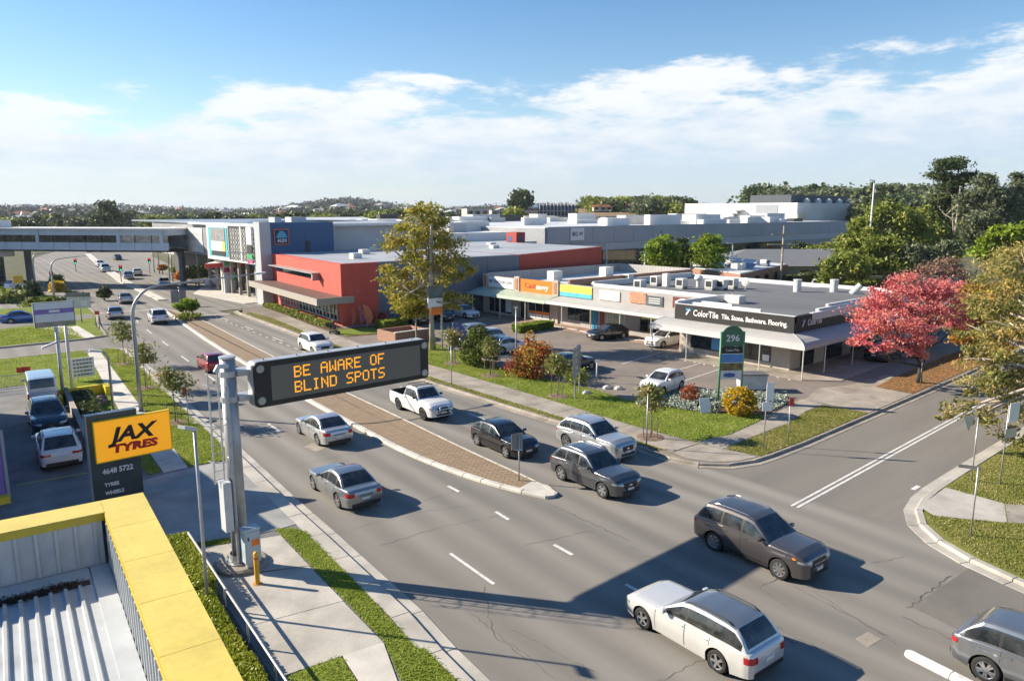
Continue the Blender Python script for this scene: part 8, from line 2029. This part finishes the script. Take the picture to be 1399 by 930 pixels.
# ---- traffic signals
def signal(label, px, py, topy, base_z=.05, arm=None, red=True):
    f = at(px, py, base_z); tp = aty(px, topy, f.y); t = thing('traffic_signal', label, 'traffic light', (f.x, f.y, base_z), 0, 'traffic signals at the far crossing')
    MB().tube([(0, 0, 0), (0, 0, tp.z-base_z)], .09, 8).build('pole', POLE, t)
    b = MB(); b.box(-.26, .26, -.25, -.12, tp.z-base_z-.5, tp.z-base_z+.55); b.build('backing_board', FRAME_D, t)
    for k, (cc_, e_) in enumerate((((.6, .02, .02), (1, .04, .03)), ((.08, .05, .01), None), ((.02, .5, .25), (.05, 1, .5)))):
        on = (k == 0 and red) or (k == 2)
        b = MB(); b.lathe([(.001, -.29), (.12, -.27), (.14, -.251)], 12, (0, 0, tp.z-base_z+.36-k*.34), 'y'); b.build('lamp', mat('signal_%d_%d' % (k, on), cc_ if on else (.03, .03, .03), emit=e_ if on and e_ else None, es=.8 if on and e_ else 0), t)
signal('traffic signal hanging over the left lanes before the bridge shade', 104, 372, 357); signal('traffic signal on the median nose beside the teal car', 166, 386, 366); signal('traffic signal at the right corner before the bridge end', 205, 374, 356); signal('traffic signal low on the left lamp pole', 73, 404, 376)
for i, (px, py, tpy) in enumerate(((218, 374, 322), (211, 372, 330), (232, 382, 330), (236, 384, 338), (248, 380, 322))):
    f = at(px, py, .05); tp = aty(px, tpy, f.y); lamp('white_flag_pole', 'slender pole by the far crossing, number ' + ('two', 'one', 'three', 'four', 'five')[i] + ' from the left', [(f.x, f.y, .05), (f.x, f.y, tp.z)], .12, .08, (1, 0, 0), 'slender poles at the far crossing', .05, head=False, m=POLE)
# white wall and street sign by the park
ww_ = [at(px, 396).to_2d() for px in (1175, 1310)]
b = MB(); d_ = (ww_[1]-ww_[0]).normalized(); nv = Vector((-d_.y, d_.x))*.12; e_ = ww_[1]; b.prism([tuple(ww_[0]+nv), tuple(e_+nv), tuple(e_-nv), tuple(ww_[0]-nv)], .05, 2.3); o = b.build('park_wall', mat('park_wall_paint', (.55, .54, .50), rough=.8, var=.2, scale=.6, stain=.3)); tag(o, 'pale rendered wall under the park trees', 'wall'); o.location = (0, 0, 0)
# low shrubs and people on the red building path
sc = at(457, 456, .13); PR = thing('mobility_scooter', 'dark mobility scooter on the footpath by the red building', 'scooter', (sc.x, sc.y, .13), R(-70))
MB().box(-.5, .45, -.25, .25, .18, .32).build('deck', FRAME_D, PR); MB().box(-.4, -.05, -.24, .24, .5, .62).build('seat', BLACKP, PR); MB().box(-.45, -.37, -.24, .24, .6, 1.05).build('backrest', BLACKP, PR); b = MB(); b.tube([(.4, 0, .3), (.22, 0, 1.0)], .03, 6); b.tube([(.22, -.25, 1.0), (.22, .25, 1.0)], .02, 6); b.build('tiller', GALV, PR)
for x in (-.35, .4):
    for y in (-.24, .24): MB().lathe([(.001, -.05), (.13, -.05), (.13, .05), (.001, .05)], 12, (x, y, .13), 'y').build('wheel', TYRE, PR)
# body of the rider: one continuous skin grown on a seated skeleton
def seated_person(loc, rz, label, top_m, skin_m, hair_m):
    t = thing('person', label, 'person', loc, rz)
    J = [(-.22, 0, .66), (-.22, 0, .9), (-.20, 0, 1.12), (-.19, 0, 1.22), (-.22, .1, .66), (.12, .12, .68), (.16, .12, .38), (.24, .12, .33), (-.22, -.1, .66), (.12, -.12, .68), (.16, -.12, .38), (.24, -.12, .33), (-.20, .19, 1.1), (-.08, .24, .86), (.14, .2, .98), (.2, .2, 1.0), (-.20, -.19, 1.1), (-.08, -.24, .86), (.14, -.2, .98), (.2, -.2, 1.0)]
    E_ = [(0, 1), (1, 2), (2, 3), (0, 4), (4, 5), (5, 6), (6, 7), (0, 8), (8, 9), (9, 10), (10, 11), (2, 12), (12, 13), (13, 14), (14, 15), (2, 16), (16, 17), (17, 18), (18, 19)]
    Rr = [.15, .15, .15, .06, .09, .075, .055, .04, .09, .075, .055, .04, .06, .048, .036, .03, .06, .048, .036, .03]
    me = bpy.data.meshes.new('body'); me.from_pydata(J, E_, []); me.materials.append(top_m); o = link('body', me, t)
    sk = o.modifiers.new('skin', 'SKIN'); sv = me.skin_vertices[0].data if me.skin_vertices else None
    if sv is None:
        bm = bmesh.new(); bm.from_mesh(me); bm.verts.layers.skin.verify(); bm.to_mesh(me); bm.free(); sv = me.skin_vertices[0].data
    for i, r in enumerate(Rr): sv[i].radius = (r, r); sv[i].use_root = (i == 0)
    o.modifiers.new('sub', 'SUBSURF').levels = 1; o.modifiers['sub'].render_levels = 2
    hd = MB(); hd.lathe([(.001, 1.20), (.06, 1.215), (.085, 1.28), (.095, 1.35), (.085, 1.42), (.05, 1.47), (.001, 1.48)], 14, (-.16, 0, 0)); hd.build('head', skin_m, t, smooth=True)
    hr = MB(); hr.lathe([(.09, 1.33), (.105, 1.38), (.1, 1.43), (.06, 1.49), (.001, 1.5)], 14, (-.185, 0, 0)); hr.build('hair', hair_m, t, smooth=True)
seated_person((sc.x, sc.y, .13), R(-70), 'person in dark clothes riding the mobility scooter', mat('dark_clothes', (.05, .035, .05), rough=.9, var=.2), mat('skin', (.42, .26, .19), rough=.6, var=.05), mat('grey_hair', (.3, .28, .26), rough=.8))
